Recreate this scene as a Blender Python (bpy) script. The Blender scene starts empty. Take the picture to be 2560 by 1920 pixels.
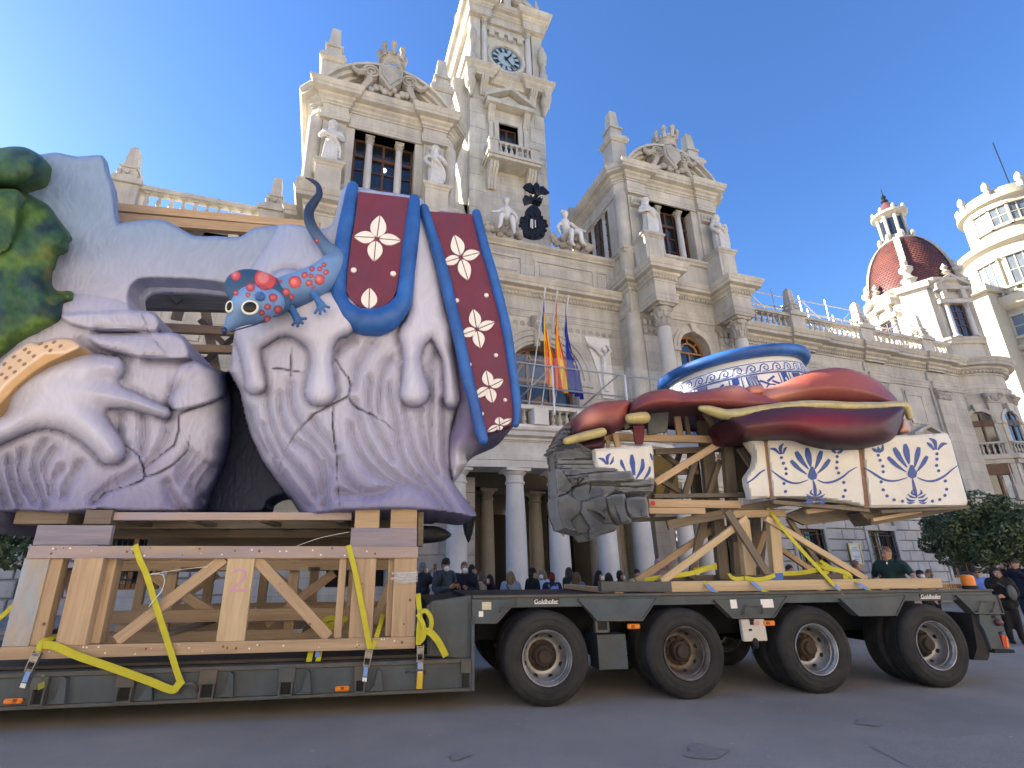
import bpy, bmesh, math, random
import numpy as np
from mathutils import Vector, Matrix

random.seed(7); RN = np.random.RandomState(7)
SC = bpy.context.scene
COL = SC.collection
rad = math.radians

# ------------------------------------------------------------------ camera
CF, CCX, CCY = 1227.206, 1195.889, 1032.316          # focal length and principal point, in pixels of a 2560 px wide picture
P_, Y_, R_ = rad(17.5694), rad(17.4551), rad(-.25)
_fw = np.array([math.sin(Y_)*math.cos(P_), math.cos(Y_)*math.cos(P_), math.sin(P_)])
_rt = np.array([math.cos(Y_), -math.sin(Y_), 0.0]); _up = np.cross(_rt, _fw)
_r2 = _rt*math.cos(R_)+_up*math.sin(R_); _u2 = -_rt*math.sin(R_)+_up*math.cos(R_)
CM = np.array([_r2, -_u2, _fw]); CAM = np.array([0, 0, 1.55])
cam = bpy.data.cameras.new('camera'); camo = bpy.data.objects.new('camera', cam); COL.objects.link(camo)
cam.sensor_fit = 'HORIZONTAL'; cam.sensor_width = 36; cam.lens = 36*CF/2560
cam.shift_x = (1280-CCX)/2560; cam.shift_y = (CCY-960)/2560
cam.clip_start = .1; cam.clip_end = 3000
camo.matrix_world = Matrix(((_r2[0], _u2[0], -_fw[0], 0), (_r2[1], _u2[1], -_fw[1], 0), (_r2[2], _u2[2], -_fw[2], 1.55), (0, 0, 0, 1)))
SC.camera = camo

# ------------------------------------------------------------------ sky, sun, exposure
SUN_EL, SUN_AZ = 27.0, -55.0 # azimuth from +Y towards +X
wd = bpy.data.worlds.new('World'); SC.world = wd; wd.use_nodes = True
nt = wd.node_tree; nt.nodes.clear()
sky = nt.nodes.new('ShaderNodeTexSky'); sky.sky_type = 'NISHITA'; sky.sun_disc = False
sky.sun_elevation = rad(SUN_EL); sky.sun_rotation = rad(SUN_AZ); sky.altitude = 0
sky.air_density = 1.0; sky.dust_density = 0.25; sky.ozone_density = 5.5
bg = nt.nodes.new('ShaderNodeBackground'); bg.inputs['Strength'].default_value = .05
wo = nt.nodes.new('ShaderNodeOutputWorld')
hs = nt.nodes.new('ShaderNodeHueSaturation'); hs.inputs['Saturation'].default_value = 1.10; hs.inputs['Hue'].default_value = .506; nt.links.new(sky.outputs[0], hs.inputs['Color']); nt.links.new(hs.outputs[0], bg.inputs[0]); nt.links.new(bg.outputs[0], wo.inputs[0])
sl = bpy.data.lights.new('sun', 'SUN'); sl.energy = 4.2; sl.angle = rad(.53); sl.color = (1.0, .88, .70)
slo = bpy.data.objects.new('sun', sl); COL.objects.link(slo)
_sd = Vector((math.sin(rad(SUN_AZ))*math.cos(rad(SUN_EL)), math.cos(rad(SUN_AZ))*math.cos(rad(SUN_EL)), math.sin(rad(SUN_EL))))
slo.rotation_euler = _sd.to_track_quat('Z', 'Y').to_euler(); slo.location = (-20, 5, 60)
SC.view_settings.view_transform = 'Standard'; SC.view_settings.look = 'None'
SC.view_settings.gamma = 1; SC.view_settings.use_curve_mapping = False
SC.view_settings.exposure = 2.72

# ------------------------------------------------------------------ pixel -> place
def ray(px, py): return CM.T @ np.array([(px-CCX)/CF, (py-CCY)/CF, 1.0])
def on(px, py, axis, val):
    d = ray(px, py); t = (val-CAM[axis])/d[axis]; return CAM+t*d
AL = rad(-8.5)                                        # the trailer stands at 8.5 degrees to the town hall
TO = np.array([2.70, 5.94, 0.0]); TU = np.array([math.cos(AL), math.sin(AL), 0]); TN = np.array([math.sin(AL), -math.cos(AL), 0])
def tl(u, v, z): return TO+u*TU+v*TN+np.array([0, 0, z])     # trailer frame: u along it, v towards the street
def tp(px, py, v=0.0):
    """point of the vertical plane v = const of the trailer frame (arrays allowed)"""
    px = np.asarray(px, float); py = np.asarray(py, float); v = np.asarray(v, float)
    k = np.stack([(px-CCX)/CF, (py-CCY)/CF, np.ones_like(px)], -1)
    d = k @ CM
    t = ((TO-CAM) @ TN + v)/(d @ TN)
    return CAM+t[..., None]*d
def fq(px, py, y): return on(px, py, 1, y)

# ------------------------------------------------------------------ materials
MATS = {}
def mat(name, col=(.5, .5, .5), rough=.7, metal=0.0, var=0.0, vs=3.0, bump=0.0, bs=20.0, attr=None, stretch=None, spec=.4,
        tint=None, emit=None, obrand=0.0, coat=0.0, brick=None, trans=0.0, alpha=1.0, speck=0.0, bdist=.02, streak=0.0):
    if name in MATS: return MATS[name]
    m = bpy.data.materials.new(name); m.use_nodes = True; t = m.node_tree; N = t.nodes; L = t.links
    b = N['Principled BSDF']; b.inputs['Roughness'].default_value = rough; b.inputs['Metallic'].default_value = metal
    b.inputs['Specular IOR Level'].default_value = spec; b.inputs['Coat Weight'].default_value = coat
    b.inputs['Transmission Weight'].default_value = trans; b.inputs['Alpha'].default_value = alpha
    if emit: b.inputs['Emission Color'].default_value = (*emit[:3], 1); b.inputs['Emission Strength'].default_value = emit[3]
    geo = N.new('ShaderNodeNewGeometry'); pos = geo.outputs['Position']
    if attr == 'gr':
        a = N.new('ShaderNodeAttribute'); a.attribute_name = 'gr'; pos = a.outputs['Vector']
    mp = N.new('ShaderNodeMapping'); L.new(pos, mp.inputs[0])
    if stretch: mp.inputs['Scale'].default_value = stretch
    if attr == 'col':
        a = N.new('ShaderNodeAttribute'); a.attribute_name = 'col'; c = a.outputs['Color']
    else:
        r = N.new('ShaderNodeRGB'); r.outputs[0].default_value = (*col, 1); c = r.outputs[0]
    def mul(c, fac_socket, lo, hi):
        mr = N.new('ShaderNodeMapRange'); L.new(fac_socket, mr.inputs[0]); mr.inputs[1].default_value = .25; mr.inputs[2].default_value = .75
        mr.inputs[3].default_value = lo; mr.inputs[4].default_value = hi
        mx = N.new('ShaderNodeVectorMath'); mx.operation = 'SCALE'; L.new(c, mx.inputs[0]); L.new(mr.outputs[0], mx.inputs['Scale'])
        return mx.outputs[0]
    def noise(sc, det=6, vec=None, rough_=.6):
        n = N.new('ShaderNodeTexNoise'); n.inputs['Scale'].default_value = sc; n.inputs['Detail'].default_value = det
        n.inputs['Roughness'].default_value = rough_; L.new(vec or mp.outputs[0], n.inputs['Vector']); return n.outputs['Fac']
    if tint:
        n = noise(vs*.37, 4); mr = N.new('ShaderNodeMapRange'); L.new(n, mr.inputs[0]); mr.inputs[1].default_value = .38; mr.inputs[2].default_value = .66
        mx = N.new('ShaderNodeMix'); mx.data_type = 'RGBA'; L.new(mr.outputs[0], mx.inputs['Factor']); L.new(c, mx.inputs['A']); mx.inputs['B'].default_value = (*tint, 1); c = mx.outputs['Result']
    if var: c = mul(c, noise(vs), 1-var, 1+var)
    if streak:
        m2 = N.new('ShaderNodeMapping'); L.new(geo.outputs['Position'], m2.inputs[0]); m2.inputs['Scale'].default_value = (1, 1, .12)
        c = mul(c, noise(2.3, 5, m2.outputs[0], .7), 1-streak, 1+streak*.4)
    if speck: c = mul(c, noise(bs*1.7, 2), 1-speck, 1+speck)
    if obrand:
        oi = N.new('ShaderNodeObjectInfo'); mr = N.new('ShaderNodeMapRange'); L.new(oi.outputs['Random'], mr.inputs[0])
        mr.inputs[3].default_value = 1-obrand; mr.inputs[4].default_value = 1+obrand
        mx = N.new('ShaderNodeVectorMath'); mx.operation = 'SCALE'; L.new(c, mx.inputs[0]); L.new(mr.outputs[0], mx.inputs['Scale']); c = mx.outputs[0]
    hgt = None
    if brick:
        w, h, dk = brick                              # ashlar: fine joints, tone from block to block
        sx = N.new('ShaderNodeSeparateXYZ'); L.new(geo.outputs['Position'], sx.inputs[0])
        ad = N.new('ShaderNodeMath'); L.new(sx.outputs[0], ad.inputs[0]); L.new(sx.outputs[1], ad.inputs[1])
        cb = N.new('ShaderNodeCombineXYZ'); L.new(ad.outputs[0], cb.inputs[0]); L.new(sx.outputs[2], cb.inputs[1])
        bt = N.new('ShaderNodeTexBrick'); L.new(cb.outputs[0], bt.inputs['Vector']); bt.inputs['Scale'].default_value = 1
        bt.inputs['Brick Width'].default_value = w; bt.inputs['Row Height'].default_value = h; bt.inputs['Mortar Size'].default_value = .010
        bt.inputs['Color1'].default_value = (1, 1, 1, 1); bt.inputs['Color2'].default_value = (.86, .86, .86, 1); bt.inputs['Mortar'].default_value = (dk, dk, dk, 1)
        mx = N.new('ShaderNodeVectorMath'); mx.operation = 'MULTIPLY'; L.new(c, mx.inputs[0]); L.new(bt.outputs['Color'], mx.inputs[1]); c = mx.outputs[0]
    L.new(c, b.inputs['Base Color'])
    if bump:
        bp = N.new('ShaderNodeBump'); bp.inputs['Strength'].default_value = bump; bp.inputs['Distance'].default_value = bdist
        L.new(noise(bs, 8), bp.inputs['Height']); L.new(bp.outputs[0], b.inputs['Normal'])
    MATS[name] = m; return m

STONE = mat('stone', (.505, .475, .41), .85, var=.16, vs=.8, bump=.4, bs=14, tint=(.375, .36, .33), streak=.28, speck=.07)
STONEW = mat('stone_wall', (.515, .485, .42), .85, var=.14, vs=.7, bump=.4, bs=14, tint=(.41, .395, .36), streak=.27, brick=(1.25, .62, .66), speck=.07)
STONED = mat('stone_carved', (.43, .40, .345), .85, var=.18, vs=2.2, bump=.6, bs=24, tint=(.30, .28, .25), streak=.15)
STONEG = mat('stone_grey', (.45, .435, .415), .75, var=.14, vs=1.1, bump=.4, bs=10, tint=(.37, .36, .355), streak=.12, obrand=.09, speck=.06)
MARBLE = mat('marble', (.62, .61, .59), .55, var=.10, vs=2.0, bump=.15, bs=12, tint=(.52, .51, .50))
COLMAT = mat('column_stone', (.50, .485, .46), .6, var=.10, vs=1.3, bump=.15, bs=14, tint=(.43, .42, .40), streak=.12)
CREAM = mat('cream_render', (.36, .335, .275), .8, var=.06, vs=.8, bump=.1, bs=10)
ROOFT = mat('roof_tile', (.165, .064, .048), .35, var=.25, vs=2.5, bump=.2, bs=20, tint=(.11, .045, .048), spec=.6)
WINW = mat('window_wood', (.085, .04, .024), .5, var=.25, vs=6, bump=.1)
GLASS = mat('window_glass', (.012, .016, .022), .06, var=.3, vs=.7, spec=.9)
CURT = mat('curtain', (.5, .5, .49), .8, var=.15, vs=6)
DARK = mat('dark_interior', (.022, .02, .018), .9)
IRON = mat('black_iron', (.012, .013, .016), .45, metal=.4, var=.3, vs=5)
ASPH = mat('asphalt', (.325, .292, .25), .85, var=.13, vs=.9, bump=.6, bs=70, tint=(.265, .24, .21), speck=.36, bdist=.012)
PAVE = mat('pavement_stone', (.30, .29, .28), .8, var=.12, vs=1, bump=.3, bs=30, brick=(.6, .6, .75))
STEEL = mat('galvanised_steel', (.42, .44, .47), .4, metal=.7, var=.1, vs=5)
CLEAR = mat('clear_glass', (.85, .93, .95), .02, trans=.0, alpha=.05, spec=.3)

# ------------------------------------------------------------------ objects
def tag(o, label=None, cat=None, group=None, kind=None):
    if label: o['label'] = label
    if cat: o['category'] = cat
    if group: o['group'] = group
    if kind: o['kind'] = kind
    return o
def thing(name, label, cat, loc=(0, 0, 0), group=None):
    o = bpy.data.objects.new(name, None); COL.objects.link(o); o.location = loc; o.empty_display_size = .2
    return tag(o, label, cat, group)
def put(name, me, parent=None, m=None):
    o = bpy.data.objects.new(name, me); COL.objects.link(o)
    if m is not None and not me.materials: me.materials.append(m)
    if parent is not None:
        o.parent = parent
        r = parent; w = Matrix.Identity(4); chain = []
        while r is not None: chain.append(r); r = r.parent
        for c in reversed(chain): w = w @ c.matrix_parent_inverse @ c.matrix_basis
        o.matrix_parent_inverse = w.inverted()
    return o
def copy_tree(o, parent=None):
    c = o.copy(); COL.objects.link(c)
    if parent is not None:
        k = o.matrix_parent_inverse.copy(); c.parent = parent; c.matrix_parent_inverse = k
    for ch in list(o.children): copy_tree(ch, c)
    return c

class MB:
    def __init__(s): s.v = []; s.f = []; s.g = []
    def add(s, vs, fs, g=None):
        n = len(s.v); s.v += [tuple(map(float, p)) for p in vs]; s.f += [tuple(i+n for i in f) for f in fs]
        s.g += [tuple(map(float, q)) for q in (g if g is not None else vs)]; return s
    def box(s, x0, x1, y0, y1, z0, z1):
        return s.add([(x0, y0, z0), (x1, y0, z0), (x1, y1, z0), (x0, y1, z0), (x0, y0, z1), (x1, y0, z1), (x1, y1, z1), (x0, y1, z1)],
                     [(3, 2, 1, 0), (4, 5, 6, 7), (0, 1, 5, 4), (1, 2, 6, 5), (2, 3, 7, 6), (3, 0, 4, 7)])
    def tbox(s, u0, u1, v0, v1, z0, z1):              # box in the trailer frame
        P = [tl(u, v, z) for z in (z0, z1) for u, v in ((u0, v1), (u1, v1), (u1, v0), (u0, v0))]
        return s.add(P, [(3, 2, 1, 0), (4, 5, 6, 7), (0, 1, 5, 4), (1, 2, 6, 5), (2, 3, 7, 6), (3, 0, 4, 7)])
    def frus(s, cx, cy, z0, z1, w0, w1, d0=None, d1=None):
        d0 = w0 if d0 is None else d0; d1 = w1 if d1 is None else d1
        P = [(cx+a*w, cy+b*d, z) for z, w, d in ((z0, w0, d0), (z1, w1, d1)) for a, b in ((-1, -1), (1, -1), (1, 1), (-1, 1))]
        return s.add(P, [(3, 2, 1, 0), (4, 5, 6, 7), (0, 1, 5, 4), (1, 2, 6, 5), (2, 3, 7, 6), (3, 0, 4, 7)])
    def beam(s, p, q, w, d, side=None):
        """squared timber from p to q: w across the street-facing face, d in depth (side = depth direction)"""
        p = np.array(p, float); q = np.array(q, float); a = q-p; ln = np.linalg.norm(a); a = a/ln
        dv = np.array(side if side is not None else TN, float); dv = dv-(dv@a)*a; dv /= np.linalg.norm(dv)
        wv = np.cross(dv, a); o = random.uniform(0, 50)
        P = []; G = []
        for k, e in ((p, 0), (q, ln)):
            for x, y in ((-1, -1), (1, -1), (1, 1), (-1, 1)):
                P.append(k+wv*w/2*x+dv*d/2*y); G.append((e+o, w/2*x+o, d/2*y+o*.3))
        return s.add(P, [(3, 2, 1, 0), (4, 5, 6, 7), (0, 1, 5, 4), (1, 2, 6, 5), (2, 3, 7, 6), (3, 0, 4, 7)], G)
    def tube(s, pts, r, n=8, cap=True, sq=None):
        P = [np.array(p, float) for p in pts]; m = len(P); R = [r]*m if np.isscalar(r) else list(r)
        V = []; prev = None
        for i in range(m):
            t = P[min(i+1, m-1)]-P[max(i-1, 0)]; t = t/(np.linalg.norm(t)+1e-9)
            if prev is None:
                h = np.array([0, 0, 1.]) if abs(t[2]) < .9 else np.array([1., 0, 0]); a = np.cross(t, h)
            else: a = prev-(prev@t)*t
            a /= np.linalg.norm(a); b = np.cross(t, a); prev = a
            for k in range(n):
                an = 2*math.pi*k/n; V.append(P[i]+R[i]*(math.cos(an)*a+math.sin(an)*b))
        F = [(i*n+k, i*n+(k+1) % n, (i+1)*n+(k+1) % n, (i+1)*n+k) for i in range(m-1) for k in range(n)]
        if cap: F += [tuple(reversed(range(n))), tuple((m-1)*n+k for k in range(n))]
        return s.add(V, F)
    def lathe(s, prof, n=16, o=(0, 0, 0), a0=0., a1=2*math.pi, ax=None, cap=False):
        full = abs(a1-a0-2*math.pi) < 1e-6; k = n if full else n+1; o = np.array(o, float)
        X, Y, Z = (np.eye(3) if ax is None else [np.array(q, float) for q in ax]); V = []
        for r, z in prof:
            for i in range(k):
                a = a0+(a1-a0)*i/n; V.append(o+X*r*math.cos(a)+Y*r*math.sin(a)+Z*z)
        F = []
        for j in range(len(prof)-1):
            for i in range(n):
                i2 = (i+1) % k; F.append((j*k+i, j*k+i2, (j+1)*k+i2, (j+1)*k+i))
        if cap: F += [tuple(reversed(range(k))), tuple((len(prof)-1)*k+i for i in range(k))]
        return s.add(V, F)
    def sweep(s, prof, path, closed=False, caps=True):
        """moulding: prof = (out, z) from bottom to top, path in plan, outside on its right hand"""
        m = len(path); P = [np.array(p, float) for p in path]; off = []
        def nrm(a, b): t = (b-a)/np.linalg.norm(b-a); return np.array([t[1], -t[0]])
        for i in range(m):
            if closed: a, b = nrm(P[i-1], P[i]), nrm(P[i], P[(i+1) % m])
            else: a = nrm(P[max(i-1, 0)], P[max(i, 1)]); b = nrm(P[min(i, m-2)], P[min(i+1, m-1)])
            h = a+b; off.append(h/max(.3, (h@a)))
        V = [(*(P[i]+off[i]*o), z) for i in range(m) for o, z in prof]; k = len(prof)
        F = [(i*k+j, ((i+1) % m)*k+j, ((i+1) % m)*k+j+1, i*k+j+1) for i in range(m if closed else m-1) for j in range(k-1)]
        if caps and not closed: F += [tuple(range(k)), tuple((m-1)*k+j for j in reversed(range(k)))]
        return s.add(V, F)
    def prism(s, poly, y0, y1, fr=None):
        """polygon in (a, b) pushed from depth y0 to y1; fr maps (a, b, depth) to a point (facade plane by default)"""
        fr = fr or (lambda a, b, d: (a, d, b)); n = len(poly)
        V = [fr(a, b, y0) for a, b in poly]+[fr(a, b, y1) for a, b in poly]
        return s.add(V, [tuple(range(n)), tuple(reversed(range(n, 2*n)))]+[((i+1) % n, i, n+i, n+(i+1) % n) for i in range(n)])
    def ell(s, c, r, nu=10, nv=7, ax=None):
        X, Y, Z = (np.eye(3) if ax is None else [np.array(q, float) for q in ax]); c = np.array(c, float)
        V = [c-Z*r[2]]
        for j in range(1, nv):
            t = math.pi*j/nv
            for i in range(nu):
                a = 2*math.pi*i/nu; V.append(c+X*r[0]*math.sin(t)*math.cos(a)+Y*r[1]*math.sin(t)*math.sin(a)-Z*r[2]*math.cos(t))
        V.append(c+Z*r[2]); F = []
        for i in range(nu): F.append((0, 1+(i+1) % nu, 1+i)); F.append((len(V)-1, len(V)-1-nu+i, len(V)-1-nu+(i+1) % nu))
        for j in range(nv-2):
            for i in range(nu): F.append((1+j*nu+i, 1+j*nu+(i+1) % nu, 1+(j+1)*nu+(i+1) % nu, 1+(j+1)*nu+i))
        return s.add(V, F)
    def mesh(s, name, smooth=False, col=None, bev=0):
        me = bpy.data.meshes.new(name); me.from_pydata(s.v, [], s.f)
        a = me.attributes.new('gr', 'FLOAT_VECTOR', 'POINT'); a.data.foreach_set('vector', np.array(s.g, 'f').ravel())
        if col is not None:
            ca = me.color_attributes.new('col', 'FLOAT_COLOR', 'POINT'); ca.data.foreach_set('color', np.array(col, 'f').ravel())
        bm = bmesh.new(); bm.from_mesh(me); bmesh.ops.recalc_face_normals(bm, faces=bm.faces); bm.to_mesh(me); bm.free()
        if smooth:
            me.polygons.foreach_set('use_smooth', [True]*len(me.polygons)); me.set_sharp_from_angle(angle=rad(42 if smooth is True else smooth))
        me.update(); return me
    def part(s, name, m, parent=None, smooth=False, bev=0, col=None):
        o = put(name, s.mesh(name, smooth, col), parent, m)
        if bev:
            b = o.modifiers.new('bevel', 'BEVEL'); b.width = bev; b.segments = 1; b.limit_method = 'ANGLE'; b.angle_limit = rad(40)
        return o

def smooth_curve(pts, k=5, closed=False):
    """Catmull-Rom through the points"""
    P = np.array(pts, float); n = len(P); out = []
    for i in range(n if closed else n-1):
        if closed: a, b, c, d = P[i-1], P[i], P[(i+1) % n], P[(i+2) % n]
        else: a, b, c, d = P[max(i-1, 0)], P[i], P[i+1], P[min(i+2, n-1)]
        for j in range(k):
            t = j/k; out.append(.5*((2*b)+(c-a)*t+(2*a-5*b+4*c-d)*t*t+(3*b-a-3*c+d)*t**3))
    if not closed: out.append(P[-1])
    return np.array(out)
def rs(x, y, ox, oy, s): return (ox+x/s, oy+y/s)
def reg(pts, ox, oy, s): return [(ox+p[0]/s, oy+p[1]/s)+tuple(p[2:]) for p in pts]
# ================================================================== SETTING
def sheet(name, x0, x1, y0, y1, z, m, kind='structure'):
    mb = MB(); mb.add([(x0, y0, z), (x1, y0, z), (x1, y1, z), (x0, y1, z)], [(0, 1, 2, 3)])
    o = mb.part(name, m); tag(o, kind=kind); return o
sheet('road', -700, 700, -700, 700, 0, ASPH)
PLAZ = mat('plaza_paving', (.60, .53, .43), .8, var=.1, vs=.8, brick=(.8, .8, .8))
sheet('pavement', -90, 90, -33.3, -1.6, .004, PLAZ)  # unseen paving behind the viewer, added pale and warm to bounce sunlight
RDM = mat('road_patch', (.29, .262, .226), .85, var=.12, vs=1.5, bump=.6, bs=70, speck=.3, bdist=.012); TAR = mat('tar_seam', (.185, .178, .166), .6, var=.3, vs=6); OIL = mat('oil_stain', (.27, .245, .212), .6, var=.2, vs=9)
def flat(name, pts, z, m):
    q = MB(); q.add([(x, y, z) for x, y in pts], [tuple(range(len(pts)))]); o = q.part(name, m); tag(o, kind='structure'); return o
flat('road_patch', [(-5.2, 3.95), (-1.1, 3.62), (-.6, 4.5), (-4.9, 4.75)], .004, RDM); flat('road_patch', [(4.6, 3.1), (6.8, 2.9), (7.0, 3.7), (4.9, 3.85)], .004, RDM)
for x, y, r in ((-3.2, 4.9, .22), (.6, 4.35, .16), (1.3, 4.75, .10), (3.4, 4.2, .20), (5.6, 4.35, .13), (8.3, 4.1, .25), (-.3, 3.9, .12), (9.9, 4.7, .18)):
    flat('road_stain', [(x+r*(1+.35*math.sin(3*a+x))*math.cos(a), y+r*.75*(1+.3*math.cos(2*a+y))*math.sin(a)) for a in np.linspace(0, 6.283, 25)[:-1]], .0085, OIL)
q = MB()
for i in range(130):
    x, y = random.uniform(-6, 11), random.uniform(2.8, 5.6); r = random.uniform(.006, .016); q.add([(x+r*math.cos(a), y+r*math.sin(a), .012) for a in (0, 1.3, 2.6, 3.9, 5.1)], [(0, 1, 2, 3, 4)])
tag(q.part('road_grit', mat('pale_grit', (.42, .41, .39), .8)), kind='stuff')
mb = MB(); mb.box(-120, 36, 16.2, 60, .004, .13); mb.box(36.002, 48, 17.0, 20, .004, .13)
tag(mb.part('pavement', PAVE, bev=.02), kind='structure')

# ================================================================== TOWN HALL
CX = 10.1
HALL = thing('town_hall', 'ornate pale stone town hall with clock tower, two pavilions and columned balcony behind the trailer', 'town hall', (CX, 20, 0))
def grp(name): 
    o = bpy.data.objects.new(name, None); COL.objects.link(o); o.empty_display_size = .1
    o.parent = HALL; o.matrix_parent_inverse = Matrix.Translation((-CX, -20, 0)); return o

def wall_open(mb, x0, x1, z0, z1, y0, y1, ops):
    """wall slab x0..x1 with rectangular openings (xa, xb, za, zb)"""
    xs = sorted({x0, x1, *[o[0] for o in ops], *[o[1] for o in ops]})
    for a, b in zip(xs, xs[1:]):
        c = (a+b)/2; cuts = sorted([(o[2], o[3]) for o in ops if o[0] < c < o[1]]); z = z0
        for za, zb in cuts:
            if za > z: mb.box(a, b, y0, y1, z, za)
            z = zb
        if z < z1: mb.box(a, b, y0, y1, z, z1)

def window(x0, x1, z0, z1, y, parent, cols=2, rows=3, fr=.09, mat_=WINW, glass=GLASS, arch=0):
    """frame with glazing bars and its panes, standing in an opening at depth y"""
    f = MB(); p = MB()
    f.box(x0, x0+fr, y-.06, y+.04, z0, z1); f.box(x1-fr, x1, y-.06, y+.04, z0, z1)
    f.box(x0+fr, x1-fr, y-.05, y+.04, z0, z0+fr*1.6); f.box(x0+fr, x1-fr, y-.05, y+.04, z1-fr, z1)
    for i in range(1, cols): x = x0+(x1-x0)*i/cols; f.box(x-fr*.6, x+fr*.6, y-.055, y+.04, z0+fr, z1-fr)
    for j in range(1, rows): z = z0+(z1-z0)*j/rows; f.box(x0+fr, x1-fr, y-.04, y+.035, z-fr*.3, z+fr*.3)
    o = f.part('window_frame', mat_, parent)
    p.add([(x0+.01, y+.02, z0+.01), (x1-.01, y+.02, z0+.01), (x1-.01, y+.02, z1-.01), (x0+.01, y+.02, z1-.01)], [(0, 1, 2, 3)])
    p.part('pane', glass, parent); return o
def win_part(name, parent=HALL):
    w = bpy.data.objects.new(name, None); COL.objects.link(w); w.parent = parent
    w.matrix_parent_inverse = Matrix.Translation((-CX, -20, 0)); w.empty_display_size = .1; return w

CORN = lambda z, h, out: [(0, z), (.08*out, z), (.08*out, z+.10*h), (.2*out, z+.14*h), (.2*out, z+.3*h), (.38*out, z+.38*h), (.42*out, z+.5*h), (.80*out, z+.54*h), (.80*out, z+.72*h), (.86*out, z+.74*h), (.98*out, z+.9*h), (out, z+.92*h), (out, z+h), (0, z+h+.03)]
ARCHI = lambda z, h, out: [(0, z), (.5*out, z), (.5*out, z+.3*h), (.7*out, z+.33*h), (.7*out, z+.7*h), (out, z+.8*h), (out, z+h), (0, z+h+.01)]
def dentils(mb, x0, x1, y, z, w=.11, gap=.11, d=.13, h=.16):
    n = int((x1-x0)/(w+gap))
    for i in range(n): x = x0+(i+.25)*(x1-x0)/n; mb.box(x, x+w, y-d, y+.02, z, z+h)

_bal = None
def baluster_mesh():
    global _bal
    if _bal is None:
        m = MB(); m.frus(0, 0, 0, .09, .1, .1); m.lathe([(.06, .09), (.075, .13), (.05, .17), (.10, .30), (.095, .38), (.05, .56), (.045, .66), (.075, .70), (.055, .74)], 8); m.frus(0, 0, .74, .82, .09, .1)
        _bal = m.mesh('baluster', True); _bal.materials.append(STONE)
    return _bal
def balusters(x0, x1, y, z, parent, sp=.42, hgt=.82, along='x'):
    n = max(1, round(abs(x1-x0)/sp)); s = hgt/.82
    for i in range(n):
        t = x0+(i+.5)*(x1-x0)/n
        o = bpy.data.objects.new('baluster', baluster_mesh()); COL.objects.link(o); o.parent = parent
        o.matrix_parent_inverse = Matrix.Translation((-CX, -20, 0)) if parent is HALL else Matrix.Identity(4)
        o.location = (t, y, z) if along == 'x' else (y, t, z); o.scale = (s*1.15, s*1.15, s)

def obelisk(x, y, z, s=1.0, ornate=True):
    m = MB(); m.frus(x, y, z, z+.14*s, .44*s, .44*s); m.frus(x, y, z+.14*s, z+.26*s, .36*s, .30*s)
    m.frus(x, y, z+.26*s, z+.62*s, .30*s, .27*s); m.frus(x, y, z+.62*s, z+.72*s, .34*s, .34*s)
    m.frus(x, y, z+.72*s, z+1.75*s, .24*s, .17*s); m.frus(x, y, z+1.75*s, z+1.92*s, .17*s, .06*s)
    if ornate:
        for a in range(4):
            c, sn = math.cos(a*math.pi/2), math.sin(a*math.pi/2)
            m.ell((x+.34*s*c, y+.34*s*sn, z+.40*s), (.11*s, .11*s, .13*s), 8, 5); m.ell((x+.24*s*c, y+.24*s*sn, z+.82*s), (.09*s, .09*s, .14*s), 8, 5)
        for a in range(4):
            c, sn = math.cos(a*math.pi/2+.785), math.sin(a*math.pi/2+.785); m.ell((x+.42*s*c, y+.42*s*sn, z+.34*s), (.10*s, .10*s, .17*s), 8, 5)
    return m.part('obelisk', STONE, HALL, 30)

def capital(m, x, y, z0, h, r):
    """leafy capital with corner volutes"""
    m.lathe([(r*1.06, z0), (r*1.14, z0+.04*h), (r*.98, z0+.08*h), (r*1.0, z0+.35*h), (r*1.12, z0+.7*h), (r*1.4, z0+.86*h)], 14, (x, y, 0))
    for row, (zz, rr, n) in enumerate(((.12, 1.0, 8), (.40, 1.06, 8))):
        for k in range(n):
            a = 2*math.pi*(k+.5*row)/n; c, s = math.cos(a), math.sin(a)
            m.ell((x+r*rr*c*1.02, y+r*rr*s*1.02, z0+(zz+.14)*h), (r*.16, r*.16, h*.17), 6, 5); m.ell((x+r*(rr+.18)*c, y+r*(rr+.18)*s, z0+(zz+.27)*h), (r*.16, r*.16, h*.06), 6, 4)
    for a in range(4):
        an = math.pi/4+a*math.pi/2; c, s = math.cos(an), math.sin(an)
        m.lathe([(0.001, -.1*r), (r*.30, -.12*r), (r*.34, -.06*r), (r*.34, .06*r), (r*.30, .12*r), (0.001, .1*r)], 10, (x+r*1.42*c, y+r*1.42*s, z0+.76*h), ax=((c, s, 0), (0, 0, 1), (s, -c, 0)))
    m.frus(x, y, z0+.90*h, z0+h, r*1.35, r*1.5)
    for a in range(4): m.ell((x+r*1.35*math.cos(a*math.pi/2), y+r*1.35*math.sin(a*math.pi/2), z0+.9*h), (r*.22, r*.22, r*.2), 6, 4)

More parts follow.
